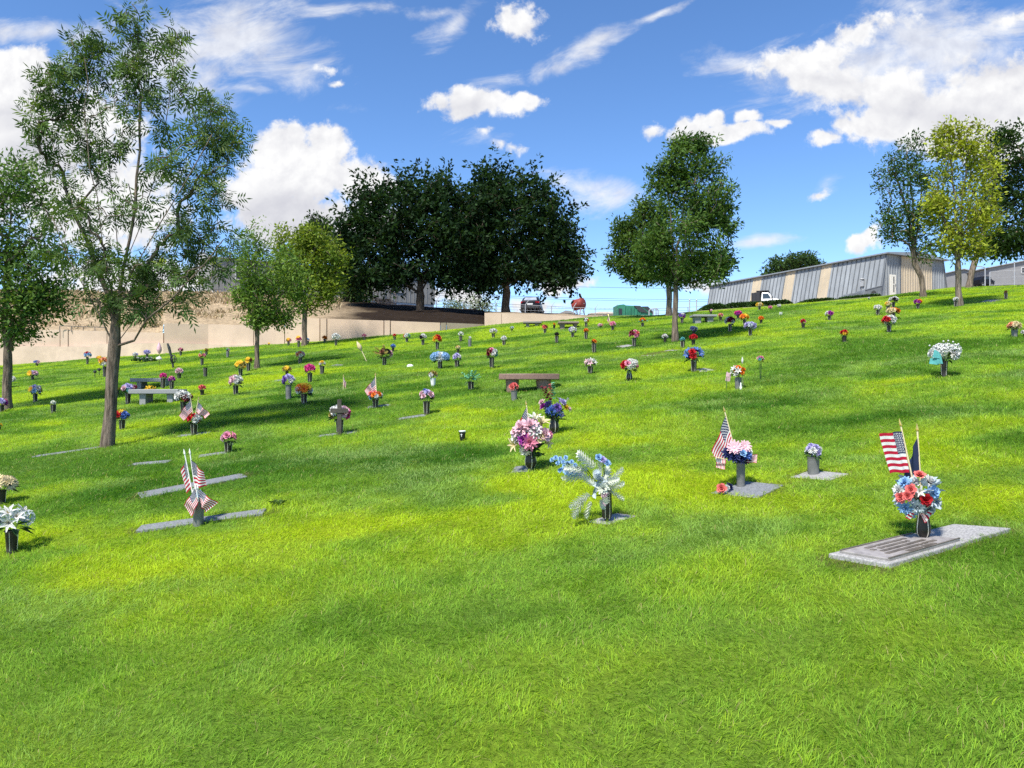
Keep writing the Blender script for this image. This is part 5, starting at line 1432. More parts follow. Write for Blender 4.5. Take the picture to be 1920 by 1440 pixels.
ROWS = [
 # left edge and left lawn
 (18, 727, 704, 23, 'x:W7p', 'c', 'white drooping bouquet in a dark vase at the left edge of the photo'),
 (61, 712, 694, 20, 'x:Y3d,L4p,A2p', 'c', 'small yellow and lilac bouquet near the left edge below the far left tree'),
 (66, 754, 720, 26, 't:L3p,W2p,Y3d,S3p', 'c', 'tall bouquet of white, yellow and pale blue flowers near the left edge'),
 (3, 773, 745, 22, 'M4p,P3p,L2p', 'c', 'mauve bouquet in a dark vase cut by the left edge'),
 (100, 774, 750, 11, 'F5p', 'c', 'narrow dark vase with a few whitish sprigs on the left lawn'),
 (69, 687, 675, 12, 'x:B4p,A2p', 'c', 'tiny blue and pink bouquet close to the retaining wall at far left'),
 (164, 683, 658, 15, 't:R4p,S5p', 'c', 'red over sky blue bouquet near the wall left of the ash trunk'),
 (196, 707, 668, 24, 't:E6r,Y1p,W3p', 'c', 'big peach bouquet over white flowers directly left of the ash trunk'),
 (186, 675, 668, 11, 'Y3d,O1p', 'c', 'tiny yellow bouquet behind the peach bouquet by the ash trunk'),
 (254, 675, 660, 12, 'W4p,L3p', 'c', 'white and lilac bouquet in a dark vase right of the ash trunk by the wall'),
 (276, 672, 655, 14, 'L7p', 'c', 'lavender bouquet in a dark vase above the ground row of white flowers'),
 (339, 667, 651, 10, 'D4p,P1p', 'c', 'dark red bouquet near the wall right of the iron sculpture'),
 (361, 657, 636, 10, 'W6p', 'g', 'white bouquet in a grey vase close under the tan wall'),
 (387, 666, 652, 9, 'Y3d,I3p', 'c', 'small yellow and olive bouquet under the tan wall'),
 (379, 685, 660, 15, 't:G2f,P3r,E4r', 'c', 'peach and pink bouquet with a lime green tip'),
 (385, 707, 682, 9, '', 'c', 'empty dark vase standing on the left lawn'),
 (427, 670, 652, 8, 'A4p,G2p', 'g', 'thin pale pink and green bouquet between wall and small round tree'),
 (451, 705, 675, 24, 'Y7d,I4p', 'c', 'yellow and olive bouquet left of the small round tree trunk'),
 (466, 696, 668, 16, 'Y3d,U4p', 'c', 'yellowish brown bouquet just behind the yellow and olive one'),
 (336, 711, 689, 16, 'f:A3p,W5p', 'c', 'white bouquet with pink centre in a dark vase near the stone benches'),
 (379, 741, 720, 16, 'Q7r', 'c', 'coral pink bouquet in a dark vase right of the stone benches'),
 (442, 741, 701, 29, 'x:A4p,P2r,W6p', 'c', 'white and pale pink bouquet below the small round tree'),
 (306, 729, 698, 15, 'H8p', 'c', 'dark pink bouquet standing at the right end of the rear stone bench'),
 (322, 730, 704, 14, 'M5p,P3p', 'c', 'violet pink bouquet beside the dark pink one at the stone bench'),
 (240, 757, 717, 25, 't:L5p,A3p,R1p,T2p', 'c', 'lavender and pink bouquet with teal below, left of the front stone bench'),
 (252, 735, 721, 13, 'R3p,P3p', 'c', 'reddish pink flowers peeking out behind the left end of the front bench'),
 (282, 752, 722, 24, 'Y7l', 'c', 'yellow lilies between the two stone benches'),
 (221, 738, 727, 12, 'Y4d', 'c', 'low yellow flowers just right of the ash trunk'),
 (229, 806, 766, 29, 'x:R4p,Y4l,B3p', 'c', 'red, yellow and blue bouquet right of the ash trunk base'),
 (344, 772, 731, 36, 't:W7p,D4p', 'c', 'white over dark red bouquet just behind the one with two flags'),
 (364, 815, 772, 32, 'x:R7r,W4p', 'c', 'red and white bouquet in a grey-brown vase holding two small flags'),
 (428, 848, 806, 33, 'x:A2r,P2r', 'c', 'three pink roses in a short dark vase on the left lawn'),
 (22, 1036, 946, 72, 't:W5l,X4h,W3l', 'c', 'white lilies with grey-blue blooms in a dark vase at the left edge'),
 (2, 945, 889, 58, 't:C14d,W2r', 'c', 'cream daisies with dark centres in a vase cut by the left edge'),
 (-1, 806, 793, 12, 'Y4d', 'c', 'sliver of a yellow bouquet at the left edge'),
 # along the wall
 (504, 648, 642, 6, 'Y3d', 'c', 'tiny yellow flowers at the wall right of the small round tree'),
 (541, 648, 633, 12, 'x:Y4d,P2p', 'c', 'small yellow and pink bouquet left of the yellow-green tree trunk'),
 (550, 643, 628, 12, 'M4p,H3p', 'c', 'magenta bouquet at the wall left of the yellow-green tree trunk'),
 (560, 651, 629, 13, 't:Y4d,H4p', 'c', 'yellow over magenta bouquet just left of the yellow-green tree trunk'),
 (577, 645, 633, 8, 'S4p', 'c', 'tiny bluish bouquet right of the yellow-green tree trunk'),
 (585, 640, 628, 9, 'U3p,D2p', 'c', 'tiny brown-red bouquet right of the yellow-green tree trunk'),
 (609, 642, 629, 11, 'O5p,Y1p', 'c', 'orange bouquet near the wall right of the yellow-green tree'),
 (630, 648, 624, 19, 'W10p', 'c', 'wide white bouquet near the wall under the dark trees'),
 (683, 638, 625, 10, 'P5p', 'c', 'small pink bouquet at the wall under the dark trees'),
 (740, 638, 625, 8, 'x:Q2p,R2p', 'c', 'small red-pink bouquet at the wall below the left dark tree'),
 (763, 642, 624, 15, 'x:Q2p,W5p,G2p', 'c', 'white and coral bouquet with green below the left dark tree'),
 (793, 647, 625, 16, 'x:K3p,W6p', 'c', 'white bouquet with a black ornament at left, below the left dark tree'),
 (820, 656, 626, 20, 'x:Y3p,O3p,R5p,Y2p', 'c', 'red, yellow and orange bouquet between the dark tree trunks'),
 (864, 640, 621, 11, 'W6l', 'c', 'white bouquet in a dark vase between the dark tree trunks'),
 (563, 682, 657, 20, 'W5p,E3p,A2p', 'c', 'white and peach bouquet right of the small round tree'),
 (581, 716, 681, 23, 'H9p', 'c', 'flat hot pink bouquet in a dark vase'),
 (604, 702, 675, 14, 't:Y3p,W6p', 'c', 'white bouquet with a yellow top next to the hot pink one'),
 (538, 704, 686, 20, 'Y4d,I4p', 'c', 'yellow and olive bouquet behind the tall purple one'),
 (541, 748, 700, 27, 'x:V5p,L5p,W2p', 'g', 'purple and lavender bouquet in a tall grey vase'),
 (570, 757, 717, 36, 't:Y5d,O6d,W3p', 'c', 'yellow-orange gerbera bouquet with white flowers underneath'),
 (721, 686, 651, 33, 'x:I4f,U3p,I3f,K2p,A2p', 'c', 'ragged olive and brown dried bouquet in a dark vase'),
 (737, 659, 644, 11, 'S3p,B3p', 'c', 'small blue bouquet above the dried olive one'),
 (825, 691, 660, 38, 'x:S6h,W4p,S5h', 'c', 'wide light blue and white tulle bouquet'),
 (857, 688, 661, 19, 'L4p,B2p,W3p', 'c', 'blue-violet and white bouquet right of the light blue tulle one'),
 (859, 661, 647, 11, 'C4p,Y1p', 'c', 'small yellow-cream bouquet above the blue-violet one'),
 (812, 724, 693, 20, 't:I6r,W2p', 'w', 'olive-gold bouquet in a white vase'),
 (704, 765, 731, 29, 't:Q4p,O3p,W3p,S2p', 'c', 'red-orange bouquet with white and blue below, carrying a flag'),
 (637, 813, 757, 44, 'x:I2p,W6p,A3r,H2p', 'c', 'white and pink flowers in a dark vase bearing a dark wooden cross'),
 (800, 777, 727, 32, 'x:A3r,B2p,L1p,A2r,Q1p', 'c', 'pale pink roses with blue flowers in a slim bronze vase'),
 (881, 650, 630, 7, 'W3p', 'g', 'single white bloom on a small grey base'),
 (925, 634, 615, 16, 'W7p,K2p', 'c', 'white bouquet with dark leaves near the wall step'),
 (945, 647, 629, 12, 'W7p', 'c', 'round white bouquet in front of the right dark tree'),
 (960, 621, 611, 9, 'X4p', 'c', 'small grey bouquet left of the far pair of benches'),
 (922, 691, 650, 25, 'x:D5r,P3r,W3p,T2p', 'c', 'dark red, pink and white bouquet in a slim vase'),
 (883, 731, 698, 29, 'G10s', 'c', 'mint green sprigs in a dark vase'),
 (964, 750, 716, 21, 'Q8r', 'g', 'red-coral roses in a grey cylinder vase before the brown bench'),
 (1022, 625, 608, 12, 'D4p,Q3p', 'c', 'dark red and pink bouquet between the two far benches'),
 (1039, 616, 605, 6, 'O3p', 'c', 'tiny orange bouquet between the two far benches'),
 (1044, 643, 622, 10, 'K3p,U3p', 'c', 'dark withered bouquet below the far benches'),
 (1074, 633, 612, 17, 'L5p,W4p', 'c', 'lavender-white bouquet in front of the right far bench'),
 (1099, 636, 615, 10, 'O6p', 'c', 'orange bouquet right of the lavender-white one near the far benches'),
 (1099, 613, 595, 13, 'x:K1p,W5p,O2p', 'c', 'white bouquet with an orange bloom under the red tank'),
 (1114, 662, 635, 11, 'U2p,O4p', 'c', 'orange-brown bouquet in a slim dark vase'),
 (1126, 614, 607, 11, 'E3p,A3p', 'c', 'tiny peach pink bouquet right of the red tank'),
 (1149, 620, 602, 14, 'P5p,A3p', 'c', 'pink bouquet with a small dark flag near the green dumpster'),
 (1205, 614, 595, 14, 't:O6p,T3f', 'c', 'orange bouquet with teal leaves under the green dumpster'),
 (1189, 650, 616, 23, 'Q4r,D3r,P3r', 'c', 'dusky red and pink roses left of the tall crest tree'),
 (1107, 700, 671, 25, 'x:A4l,W5l', 'c', 'white and pale pink lilies in a dark vase on the mid lawn'),
 (1180, 715, 672, 37, 'x:R4p,P3r,W7h,P2p', 'u', 'white and pink bouquet with a red edge in a black urn'),
 # right of the tall tree
 (1247, 642, 625, 12, 'W3p,A2p', 'c', 'few greyish white flowers left of the tall crest tree trunk'),
 (1280, 652, 631, 11, 'T5p', 'c', 'pale teal bouquet in a dark vase right of the tall crest tree trunk'),
 (1300, 647, 626, 18, 'R9p', 'c', 'flat red bouquet right of the tall crest tree trunk'),
 (1301, 627, 611, 16, 'L4p,W4p', 'c', 'white-lavender bouquet directly behind the flat red one'),
 (1279, 606, 586, 15, 't:W3p,V5p,M2p', 'c', 'purple bouquet with white beside the tall crest tree trunk'),
 (1351, 601, 586, 11, 'P4p,E2p', 'c', 'pink and peach bouquet right of the grey bench on the crest'),
 (1333, 590, 579, 8, 'U3p,A1p', 'c', 'tiny brownish flowers behind the grey bench on the crest'),
 (1369, 622, 592, 22, 'D5p,W5p', 'c', 'dark red and white bouquet below the long hedge'),
 (1384, 598, 582, 16, 'H4p,M3p', 'c', 'pink and magenta bouquet behind the dark red and white one'),
 (1396, 610, 587, 19, 'O5d,Y4d', 'c', 'orange and yellow bouquet below the long hedge'),
 (1407, 630, 602, 25, 'L8p,X3p', 'c', 'grey-lavender bouquet in a dark vase below the orange and yellow one'),
 (1427, 607, 592, 11, 'O7p', 'c', 'round orange bouquet standing alone below the hedge'),
 (1424, 581, 567, 15, 'C4p,Y3p', 'c', 'pale yellow bouquet in front of the white truck'),
 (1444, 580, 574, 10, 'P4p', 'c', 'low pink flowers in front of the hedge end'),
 (1461, 577, 571, 9, 'W4p', 'c', 'low white flowers in front of the hedge end'),
 (1506, 615, 597, 12, 'P4p,R2p', 'c', 'pink and red bouquet in a dark vase on the right lawn'),
 (1555, 600, 582, 17, 'x:W4p,M4p,P2p', 'c', 'white bouquet with a purple side on the right lawn'),
 (1301, 698, 649, 39, 'f:R2p,B9l,N2p,W2p', 'c', 'blue flowers with a red and white bloom in a tall dark vase'),
 (1384, 729, 683, 31, 'x:W4l,O8r', 'g', 'orange roses with white lilies at left in a grey vase'),
 (1426, 711, 666, 15, 't:P3r,A2r,T2p,E1r', 'n', 'slender stake of pink roses with teal leaves'),
 (1525, 889, 830, 34, 'L5p,W6p', 'g', 'pale lavender flowers in a dark grey cylinder vase on its own marker'),
 (1646, 591, 570, 16, 'W6p,C2p', 'c', 'white and cream bouquet left of the stacked tall bouquets on the right'),
 (1675, 577, 555, 20, 'W7p,K3p', 'c', 'white and black bouquet at the back of the stacked tall bouquets'),
 (1665, 586, 564, 13, 'C5p,Y3p', 'c', 'pale yellow bouquet in the middle of the stacked tall bouquets'),
 (1675, 598, 576, 26, 'x:C5p,O5p,D2p', 'c', 'cream and orange bouquet in the stacked tall bouquets'),
 (1667, 623, 590, 28, 'x:R3p,W8p', 'c', 'white bouquet with a red bloom at left, frontmost of the stacked tall bouquets'),
 (1721, 579, 560, 16, 'x:M4p,O3p,Y1p', 'c', 'purple and orange bouquet below the tan gable'),
 (1583, 641, 617, 16, 'R4p,Y4p', 'c', 'red and yellow flat bouquet in a dark vase on the right lawn'),
 (1792, 576, 556, 11, 'W6p', 'c', 'white bouquet left of the golden tree trunk'),
 (1886, 561, 544, 7, 'U4p', 'c', 'small brown bouquet near the crest at the right edge'),
 (1902, 632, 601, 26, 'x:E2p,C9p', 'g', 'cream bouquet in a grey vase at the right edge'),
 (1921, 631, 619, 14, 'W5p', 'c', 'white bouquet cut by the right edge'),
 (1629, 562, 557, 6, 'W3p', 'c', 'tiny white flowers before the grey trailer box'),
 (1770, 706, 643, 58, 'W9h,W4p', 'c', 'big white bouquet with a teal bow and dotted sprigs'),
]
def flowers():
    for r in ROWS:
        bouquet(*r)
flowers()

# nearest arrangements with more care
def add_blossom(root, c, t, pos, s, d=(0, -.5, 1), rot=0.0, cen=None, name=None):
    ob = link(name or BNAME[t], blossom_mesh(c, t, cen), root)
    q = Vector(d).normalized().to_track_quat('Z', 'Y').to_matrix() @ Matrix.Rotation(rot, 3, 'Z')
    ob.matrix_local = Matrix.Translation(Vector(pos)) @ q.to_4x4() @ Matrix.Scale(s, 4)
def at(root, u, v, dy=0.0):
    """local point of a photo pixel at the thing's distance (+dy)."""
    o = ROOT[root.name]; return W(u, v, o.y + dy) - o
def leafy(root, pts, mt, name, L, wid, seed=1):
    rng = random.Random(seed); vs, fs = [], []
    for p, d in pts:
        p, d = Vector(p), Vector(d).normalized(); s = d.cross(Vector((rng.uniform(-1, 1), rng.uniform(-1, 1), 1))).normalized() * L * wid
        n_ = s.cross(d).normalized() * L * .10
        b = len(vs); vs += [tuple(p), tuple(p + d * L * .35 + s + n_), tuple(p + d * L * .7 + s * .8 + n_), tuple(p + d * L), tuple(p + d * L * .7 - s * .8 + n_), tuple(p + d * L * .35 - s + n_), tuple(p + d * L * .5)]
        fs += [(b, b + 1, b + 6), (b + 1, b + 2, b + 6), (b + 2, b + 3, b + 6), (b + 3, b + 4, b + 6), (b + 4, b + 5, b + 6), (b + 5, b, b + 6)]
    me = bpy.data.meshes.new(name); me.from_pydata(vs, [], fs); me.materials.append(mt); me.update(); return link(name, me, root)
def near_rose_vase():
    g = G(1731, 1016); k = g.y / F
    root = thing('flower_vase', tuple(g), 'bronze urn with red, white and blue roses on the marker with a plaque', 'flowers', 'flower vases on the lawn')
    o = ROOT[root.name]
    vase_mesh('u', 70 * k, 13 * k, root)
    mb = MB(); mb.lathe([(24 * k, -.004), (24 * k, .006), (16 * k, .012), (8 * k, .02)], o, 20); mb.build('base_ring', BRONZEL, root, smooth=True)
    c = at(root, 1721, 925)
    spec = [('Q', 'r', 1724, 891, -.05, 11), ('Q', 'r', 1708, 918, -.10, 11), ('Q', 'r', 1690, 933, -.08, 11), ('Q', 'r', 1702, 930, -.11, 10), ('R', 'r', 1736, 937, -.11, 12), ('S', 'r', 1750, 922, -.08, 13), ('S', 'p', 1697, 905, -.03, 12),
            ('W', 'p', 1742, 903, -.04, 14), ('W', 'p', 1686, 919, -.02, 12), ('W', 'l', 1724, 922, -.10, 10), ('W', 'p', 1712, 905, -.02, 12), ('S', 'p', 1697, 952, -.07, 12), ('X', 'p', 1755, 942, -.04, 13), ('X', 'p', 1720, 950, -.09, 13),
            ('X', 'p', 1742, 955, -.05, 13), ('S', 'p', 1708, 962, -.04, 11), ('Q', 'r', 1735, 905, .06, 11), ('W', 'p', 1700, 925, .08, 14), ('S', 'p', 1745, 925, .09, 14), ('Q', 'r', 1720, 930, .11, 12), ('X', 'p', 1722, 955, .07, 14)]
    for i, (cc, t, u, v, dy, r) in enumerate(spec):
        p = at(root, u, v, dy); d = (p - c).normalized() + Vector((0, -.25, .15))
        add_blossom(root, cc, t, p, r * k * 1.18, d, i * 1.3)
    rng = random.Random(4); pts = []
    for i in range(46):
        a, e = rng.uniform(0, 6.28), rng.uniform(-.7, .9); d = Vector((math.cos(a) * math.cos(e), math.sin(a) * math.cos(e), math.sin(e)))
        pts.append((c + d * 26 * k, d + Vector((0, 0, -.1))))
    leafy(root, pts, petal_mat('X'), 'silk_leaf', 21 * k, .26)
    pts = [(c - UP * 20 * k, (math.cos(i), math.sin(i), .6)) for i in range(14)]
    leafy(root, pts, LEAFG, 'foliage', 24 * k, .18)
near_rose_vase()
def near_pink_vase():
    g = G(995, 882); k = g.y / F
    root = thing('flower_vase', tuple(g), 'black urn with a big bouquet of pink, purple and cream blooms', 'flowers', 'flower vases on the lawn')
    vase_mesh('u', 46 * k, 10.5 * k, root)
    c = at(root, 997, 822)
    spec = [('A', 'p', 978, 803, -.06, 17), ('A', 'p', 995, 800, -.08, 17), ('A', 'r', 968, 810, -.03, 13), ('P', 'p', 993, 829, -.13, 14), ('M', 'p', 982, 824, -.11, 12), ('C', 'l', 966, 833, -.07, 13), ('C', 'l', 1016, 792, -.03, 14), ('F', 'l', 1002, 786, -.02, 14),
            ('A', 'r', 1020, 815, -.08, 14), ('P', 'r', 1028, 815, -.03, 11), ('C', 'r', 1012, 819, -.10, 12), ('C', 'l', 1026, 830, -.05, 11), ('W', 'p', 984, 845, -.08, 10), ('W', 'p', 1003, 808, -.10, 14), ('W', 'p', 968, 822, -.06, 11),
            ('A', 'p', 1005, 805, .08, 17), ('P', 'p', 985, 815, .1, 15), ('C', 'l', 1015, 820, .1, 14), ('M', 'p', 1000, 830, .09, 13)]
    for i, (cc, t, u, v, dy, r) in enumerate(spec):
        p = at(root, u, v, dy); add_blossom(root, cc, t, p, r * k * 1.22, (p - c).normalized() + Vector((0, -.3, .2)), i * 1.7)
    rng = random.Random(6)
    leafy(root, [(at(root, 997, 848) + Vector((rng.uniform(-.05, .05), rng.uniform(-.05, .05), rng.uniform(-.06, .06))), (rng.uniform(-1, 1), rng.uniform(-1, 1), rng.uniform(-.2, .8))) for i in range(40)], LEAFG, 'foliage', 22 * k, .2)
near_pink_vase()
def near_mixed_vase():
    g = G(1039, 813); k = g.y / F
    root = thing('flower_vase', tuple(g), 'dark urn with mixed blue, violet, yellow and red flowers behind the pink bouquet', 'flowers', 'flower vases on the lawn')
    vase_mesh('u', 34 * k, 9 * k, root)
    c = at(root, 1040, 765)
    spec = [('B', 'p', 1036, 770, -.06, 11), ('B', 'l', 1046, 772, -.05, 10), ('B', 'p', 1028, 772, -.03, 9), ('V', 'p', 1045, 764, -.06, 10), ('M', 'r', 1018, 762, -.03, 9), ('A', 'p', 1016, 754, -.01, 8), ('D', 's', 1030, 747, -.02, 14), ('D', 's', 1024, 742, 0, 12), ('Q', 's', 1034, 740, .01, 12),
            ('G', 's', 1038, 742, 0, 15), ('W', 's', 1036, 738, .02, 11), ('L', 'p', 1055, 754, -.03, 9), ('L', 'l', 1050, 752, 0, 9), ('Y', 'p', 1060, 763, -.02, 9), ('A', 'p', 1067, 767, 0, 7), ('W', 's', 1054, 758, .05, 10), ('B', 'p', 1040, 768, .08, 12), ('V', 'p', 1028, 760, .08, 12), ('L', 'p', 1053, 778, -.03, 7)]
    for i, (cc, t, u, v, dy, r) in enumerate(spec):
        p = at(root, u, v, dy); add_blossom(root, cc, t, p, r * k, (p - c).normalized() + Vector((0, -.2, .35)), i * 1.1)
    rng = random.Random(7)
    leafy(root, [(at(root, 1039, 780) + Vector((rng.uniform(-.04, .04), rng.uniform(-.05, .05), rng.uniform(-.04, .05))), (rng.uniform(-1, 1), rng.uniform(-1, 1), rng.uniform(-.2, 1))) for i in range(44)], LEAFG, 'foliage', 20 * k, .16)
near_mixed_vase()
def near_white_plumes():
    g = G(1138, 978); k = g.y / F
    root = thing('flower_vase', tuple(g), 'slim dark bronze vase with white feathery plumes and a blue side spray', 'flowers', 'flower vases on the lawn')
    o = ROOT[root.name]; h = 62 * k; r = 10 * k
    mb = MB(); mb.lathe([(r * .3, -.02), (r * .35, .02), (r * .75, h * .1), (r * .95, h * .25), (r * .9, h * .6), (r * .8, h * .95), (r * .95, h), (r * .75, h), (r * .7, h * .9)], o, 20, flute=.04, nf=6); mb.build('vase', BRONZE, root, smooth=True)
    mb = MB()
    for a in (-2.0, -1.1, .5, 2.2): mb.tube([o + Vector((math.cos(a) * r * q * 1.02, math.sin(a) * r * q * 1.02, h * t)) for t, q in ((.1, .75), (.25, .95), (.6, .9), (.97, .82))], r * .07, 4)
    mb.build('trim', TRIMV, root)
    c = at(root, 1120, 915)
    pl = [('F', 1095, 880, 18, (-1, -.3, .1)), ('F', 1110, 872, 18, (-.8, -.4, .5)), ('F', 1086, 895, 14, (-1, -.2, -.2)), ('S', 1088, 888, 13, (-1, -.5, .0)), ('F', 1100, 930, 16, (-.9, -.4, -.5)), ('F', 1093, 938, 16, (-.7, -.5, -.8)), ('F', 1106, 945, 12, (-.5, -.4, -.9)), ('F', 1135, 905, 15, (.4, -.9, .3)),
          ('F', 1140, 915, 14, (.8, -.6, .2)), ('F', 1144, 900, 14, (.9, -.2, .6)), ('F', 1132, 925, 13, (.2, -.9, -.5)), ('F', 1146, 922, 12, (.9, -.3, -.4)), ('X', 1120, 895, 14, (-.1, -.9, .6)), ('F', 1125, 885, 14, (.1, .2, 1)), ('F', 1110, 905, 15, (-.5, .8, .4)), ('F', 1135, 900, 15, (.4, .9, .5)), ('X', 1128, 940, 10, (.1, -.9, -.6))]
    for i, (cc, u, v, r_, d) in enumerate(pl): add_blossom(root, cc, 'f', at(root, u, v, -.02), r_ * k * 1.45, d, i * .9)
    for i, (u, v) in enumerate([(1130, 862), (1122, 858), (1138, 868)]): add_blossom(root, 'S' if i else 'L', 'r', at(root, u, v, -.03), 9 * k, (.2, -.8, .5), i)
    add_blossom(root, 'A', 'p', at(root, 1133, 925, -.08), 9 * k, (.1, -1, .1)); add_blossom(root, 'F', 'p', at(root, 1131, 916, -.08), 13 * k, (.1, -1, .2))
    sp = [(1035, 862), (1042, 858), (1050, 860), (1056, 866), (1061, 858), (1064, 868), (1058, 874), (1050, 882), (1060, 884), (1068, 878), (1072, 866), (1066, 886), (1074, 884), (1078, 872), (1046, 868), (1054, 880)]
    for i, (u, v) in enumerate(sp): add_blossom(root, 'S', 'p', at(root, u, v, random.Random(i).uniform(-.05, .06)), 5.2 * k, (-.4, -.8, .5), i, name='spray_blossom')
    mb = MB()
    for i, (u, v) in enumerate(sp[::3]): mb.tube([o + at(root, 1122, 910), o + at(root, 1095, 880), o + at(root, u, v)], .0022, 4)
    for (u, v) in [(1100, 880), (1130, 862), (1100, 930), (1140, 905), (1120, 895)]: mb.tube([o + Vector((0, 0, h * .8)), o + at(root, u, v)], .003, 4)
    mb.build('stem', STEM, root)
    mb = MB(); b0 = o + at(root, 1130, 926, -.06)
    mb.add([b0, b0 + Vector((.02, 0, 0)), b0 + Vector((.026, -.004, -.075)), b0 + Vector((.012, -.006, -.09)), b0 + Vector((.0, -.004, -.07))], [(0, 1, 2, 3, 4)]); mb.build('ribbon', petal_mat('A'), root)
    rng = random.Random(9)
    leafy(root, [(at(root, 1122, 905) + Vector((rng.uniform(-.06, .06), rng.uniform(-.04, .04), rng.uniform(-.08, .05))), (rng.uniform(-1, 1), rng.uniform(-1, .5), rng.uniform(-.5, 1))) for i in range(16)], petal_mat('X'), 'silk_leaf', 20 * k, .22)
near_white_plumes()
def near_gerbera():
    g = G(1389, 913); k = g.y / F
    root = thing('flower_vase', tuple(g), 'grey cylinder vase with pink gerberas over navy blue flowers and a drooping flag', 'flowers', 'flower vases on the lawn')
    o = ROOT[root.name]
    vase_mesh('g', 52 * k, 8.2 * k, root)
    for i, (cc, t, u, v, dy, r) in enumerate([('A', 'd', 1377, 839, -.06, 14), ('A', 'd', 1397, 837, -.04, 12), ('A', 'd', 1390, 843, .06, 13), ('N', 'p', 1366, 850, -.04, 14), ('N', 'p', 1376, 856, -.07, 13), ('S', 'r', 1393, 850, -.08, 9), ('B', 'p', 1400, 853, -.03, 11), ('N', 'p', 1388, 860, -.06, 11), ('N', 'p', 1398, 862, .02, 11), ('N', 'p', 1375, 850, .07, 14), ('W', 'p', 1404, 846, .0, 8)]):
        add_blossom(root, cc, t, at(root, u, v, dy), r * k, (.1 if u > 1385 else -.3, -.8, .45), i, cen='A' if t == 'd' else None)
    rng = random.Random(11)
    leafy(root, [(at(root, 1387, 862) + Vector((rng.uniform(-.04, .04), rng.uniform(-.04, .04), rng.uniform(-.03, .03))), (rng.uniform(-1, 1), rng.uniform(-1, 1), rng.uniform(-.3, .6))) for i in range(22)], mat('dark_leaf', (0.02, 0.035, 0.03), .5), 'foliage', 16 * k, .2)
near_gerbera()
def flag_vase():
    g = G(372, 984); k = g.y / F
    root = thing('flower_vase', tuple(g), 'grey cylinder vase holding four small flags on the left lawn', 'vase', 'flower vases on the lawn')
    vase_mesh('g', 50 * k, 10 * k, root)
    for i, (cc, u, v) in enumerate([('S', 372, 924), ('W', 366, 920), ('B', 376, 928)]): add_blossom(root, cc, 'p', at(root, u, v, -.03), 7 * k, (0, -.8, .5), i)
flag_vase()

# ------------------------------------------------------------------ flags
def flag_mat():
    m = bpy.data.materials.new('flag_cloth'); m.use_nodes = True; T = NT(m.node_tree)
    uv = T.n('ShaderNodeUVMap'); s = T.n('ShaderNodeSeparateXYZ', {0: uv.outputs[0]}); x, y = s.outputs[0], s.outputs[1]
    yt = T.math('SUBTRACT', 1.0, y)
    st = T.math('MODULO', T.math('FLOOR', T.math('MULTIPLY', yt, 13.0)), 2.0)
    base = T.mixc(st, (0.50, 0.015, 0.045, 1), (0.80, 0.79, 0.77, 1))
    cx, cy = 0.42, 7 / 13
    can = T.math('MULTIPLY', T.math('LESS_THAN', x, cx), T.math('LESS_THAN', yt, cy))
    gx = T.math('MULTIPLY', x, 12 / cx); gy = T.math('MULTIPLY', yt, 10 / cy)
    rx, ry = T.math('ROUND', gx), T.math('ROUND', gy)
    par = T.math('MODULO', T.math('ADD', rx, ry), 2.0)
    dx, dy = T.math('SUBTRACT', gx, rx), T.math('SUBTRACT', gy, ry)
    # stars on the even lattice: five-pointed outline
    ang = T.math('ARCTAN2', dx, T.math('MULTIPLY', dy, -1.0))
    rad = T.math('SQRT', T.math('ADD', T.math('MULTIPLY', dx, dx), T.math('MULTIPLY', dy, dy)))
    star = T.math('MULTIPLY_ADD', T.math('COSINE', T.math('MULTIPLY', ang, 5.0)), 0.14, 0.40)
    ins = T.math('LESS_THAN', rad, star)
    inb = T.math('MULTIPLY', T.math('MULTIPLY', T.math('GREATER_THAN', rx, 0.5), T.math('LESS_THAN', rx, 11.5)), T.math('MULTIPLY', T.math('GREATER_THAN', ry, 0.5), T.math('LESS_THAN', ry, 9.5)))
    on = T.math('MULTIPLY', T.math('MULTIPLY', ins, T.math('LESS_THAN', par, 0.5)), inb)
    cant = T.mixc(on, (0.018, 0.026, 0.085, 1), (0.80, 0.79, 0.77, 1))
    c = T.mixc(can, base, cant)
    nz = T.noise(T.n('ShaderNodeTexCoord').outputs['UV'], 180.0, 2.0)
    b = T.n('ShaderNodeBsdfPrincipled', {'Base Color': c, 'Roughness': 0.75}); b.inputs['Specular IOR Level'].default_value = .2
    T.set(b, 'Normal', T.n('ShaderNodeBump', {'Strength': .15, 'Distance': .001, 'Height': nz[0]}).outputs[0])
    tr = T.n('ShaderNodeBsdfTranslucent', {'Color': c}); mx = T.n('ShaderNodeMixShader', {0: .3, 1: b, 2: tr}); T.n('ShaderNodeOutputMaterial', {0: mx})
    return m
FLAGM = flag_mat(); NAVYM = mat('navy_cloth', (0.012, 0.022, 0.065), .75, .15, 10.0, transl=.15)
DOWEL = mat('pale_dowel', (0.68, 0.56, 0.34), .5, .1, 30.0); GOLD = mat('gold_tip', (0.65, 0.48, 0.15), .3, metal=.7)
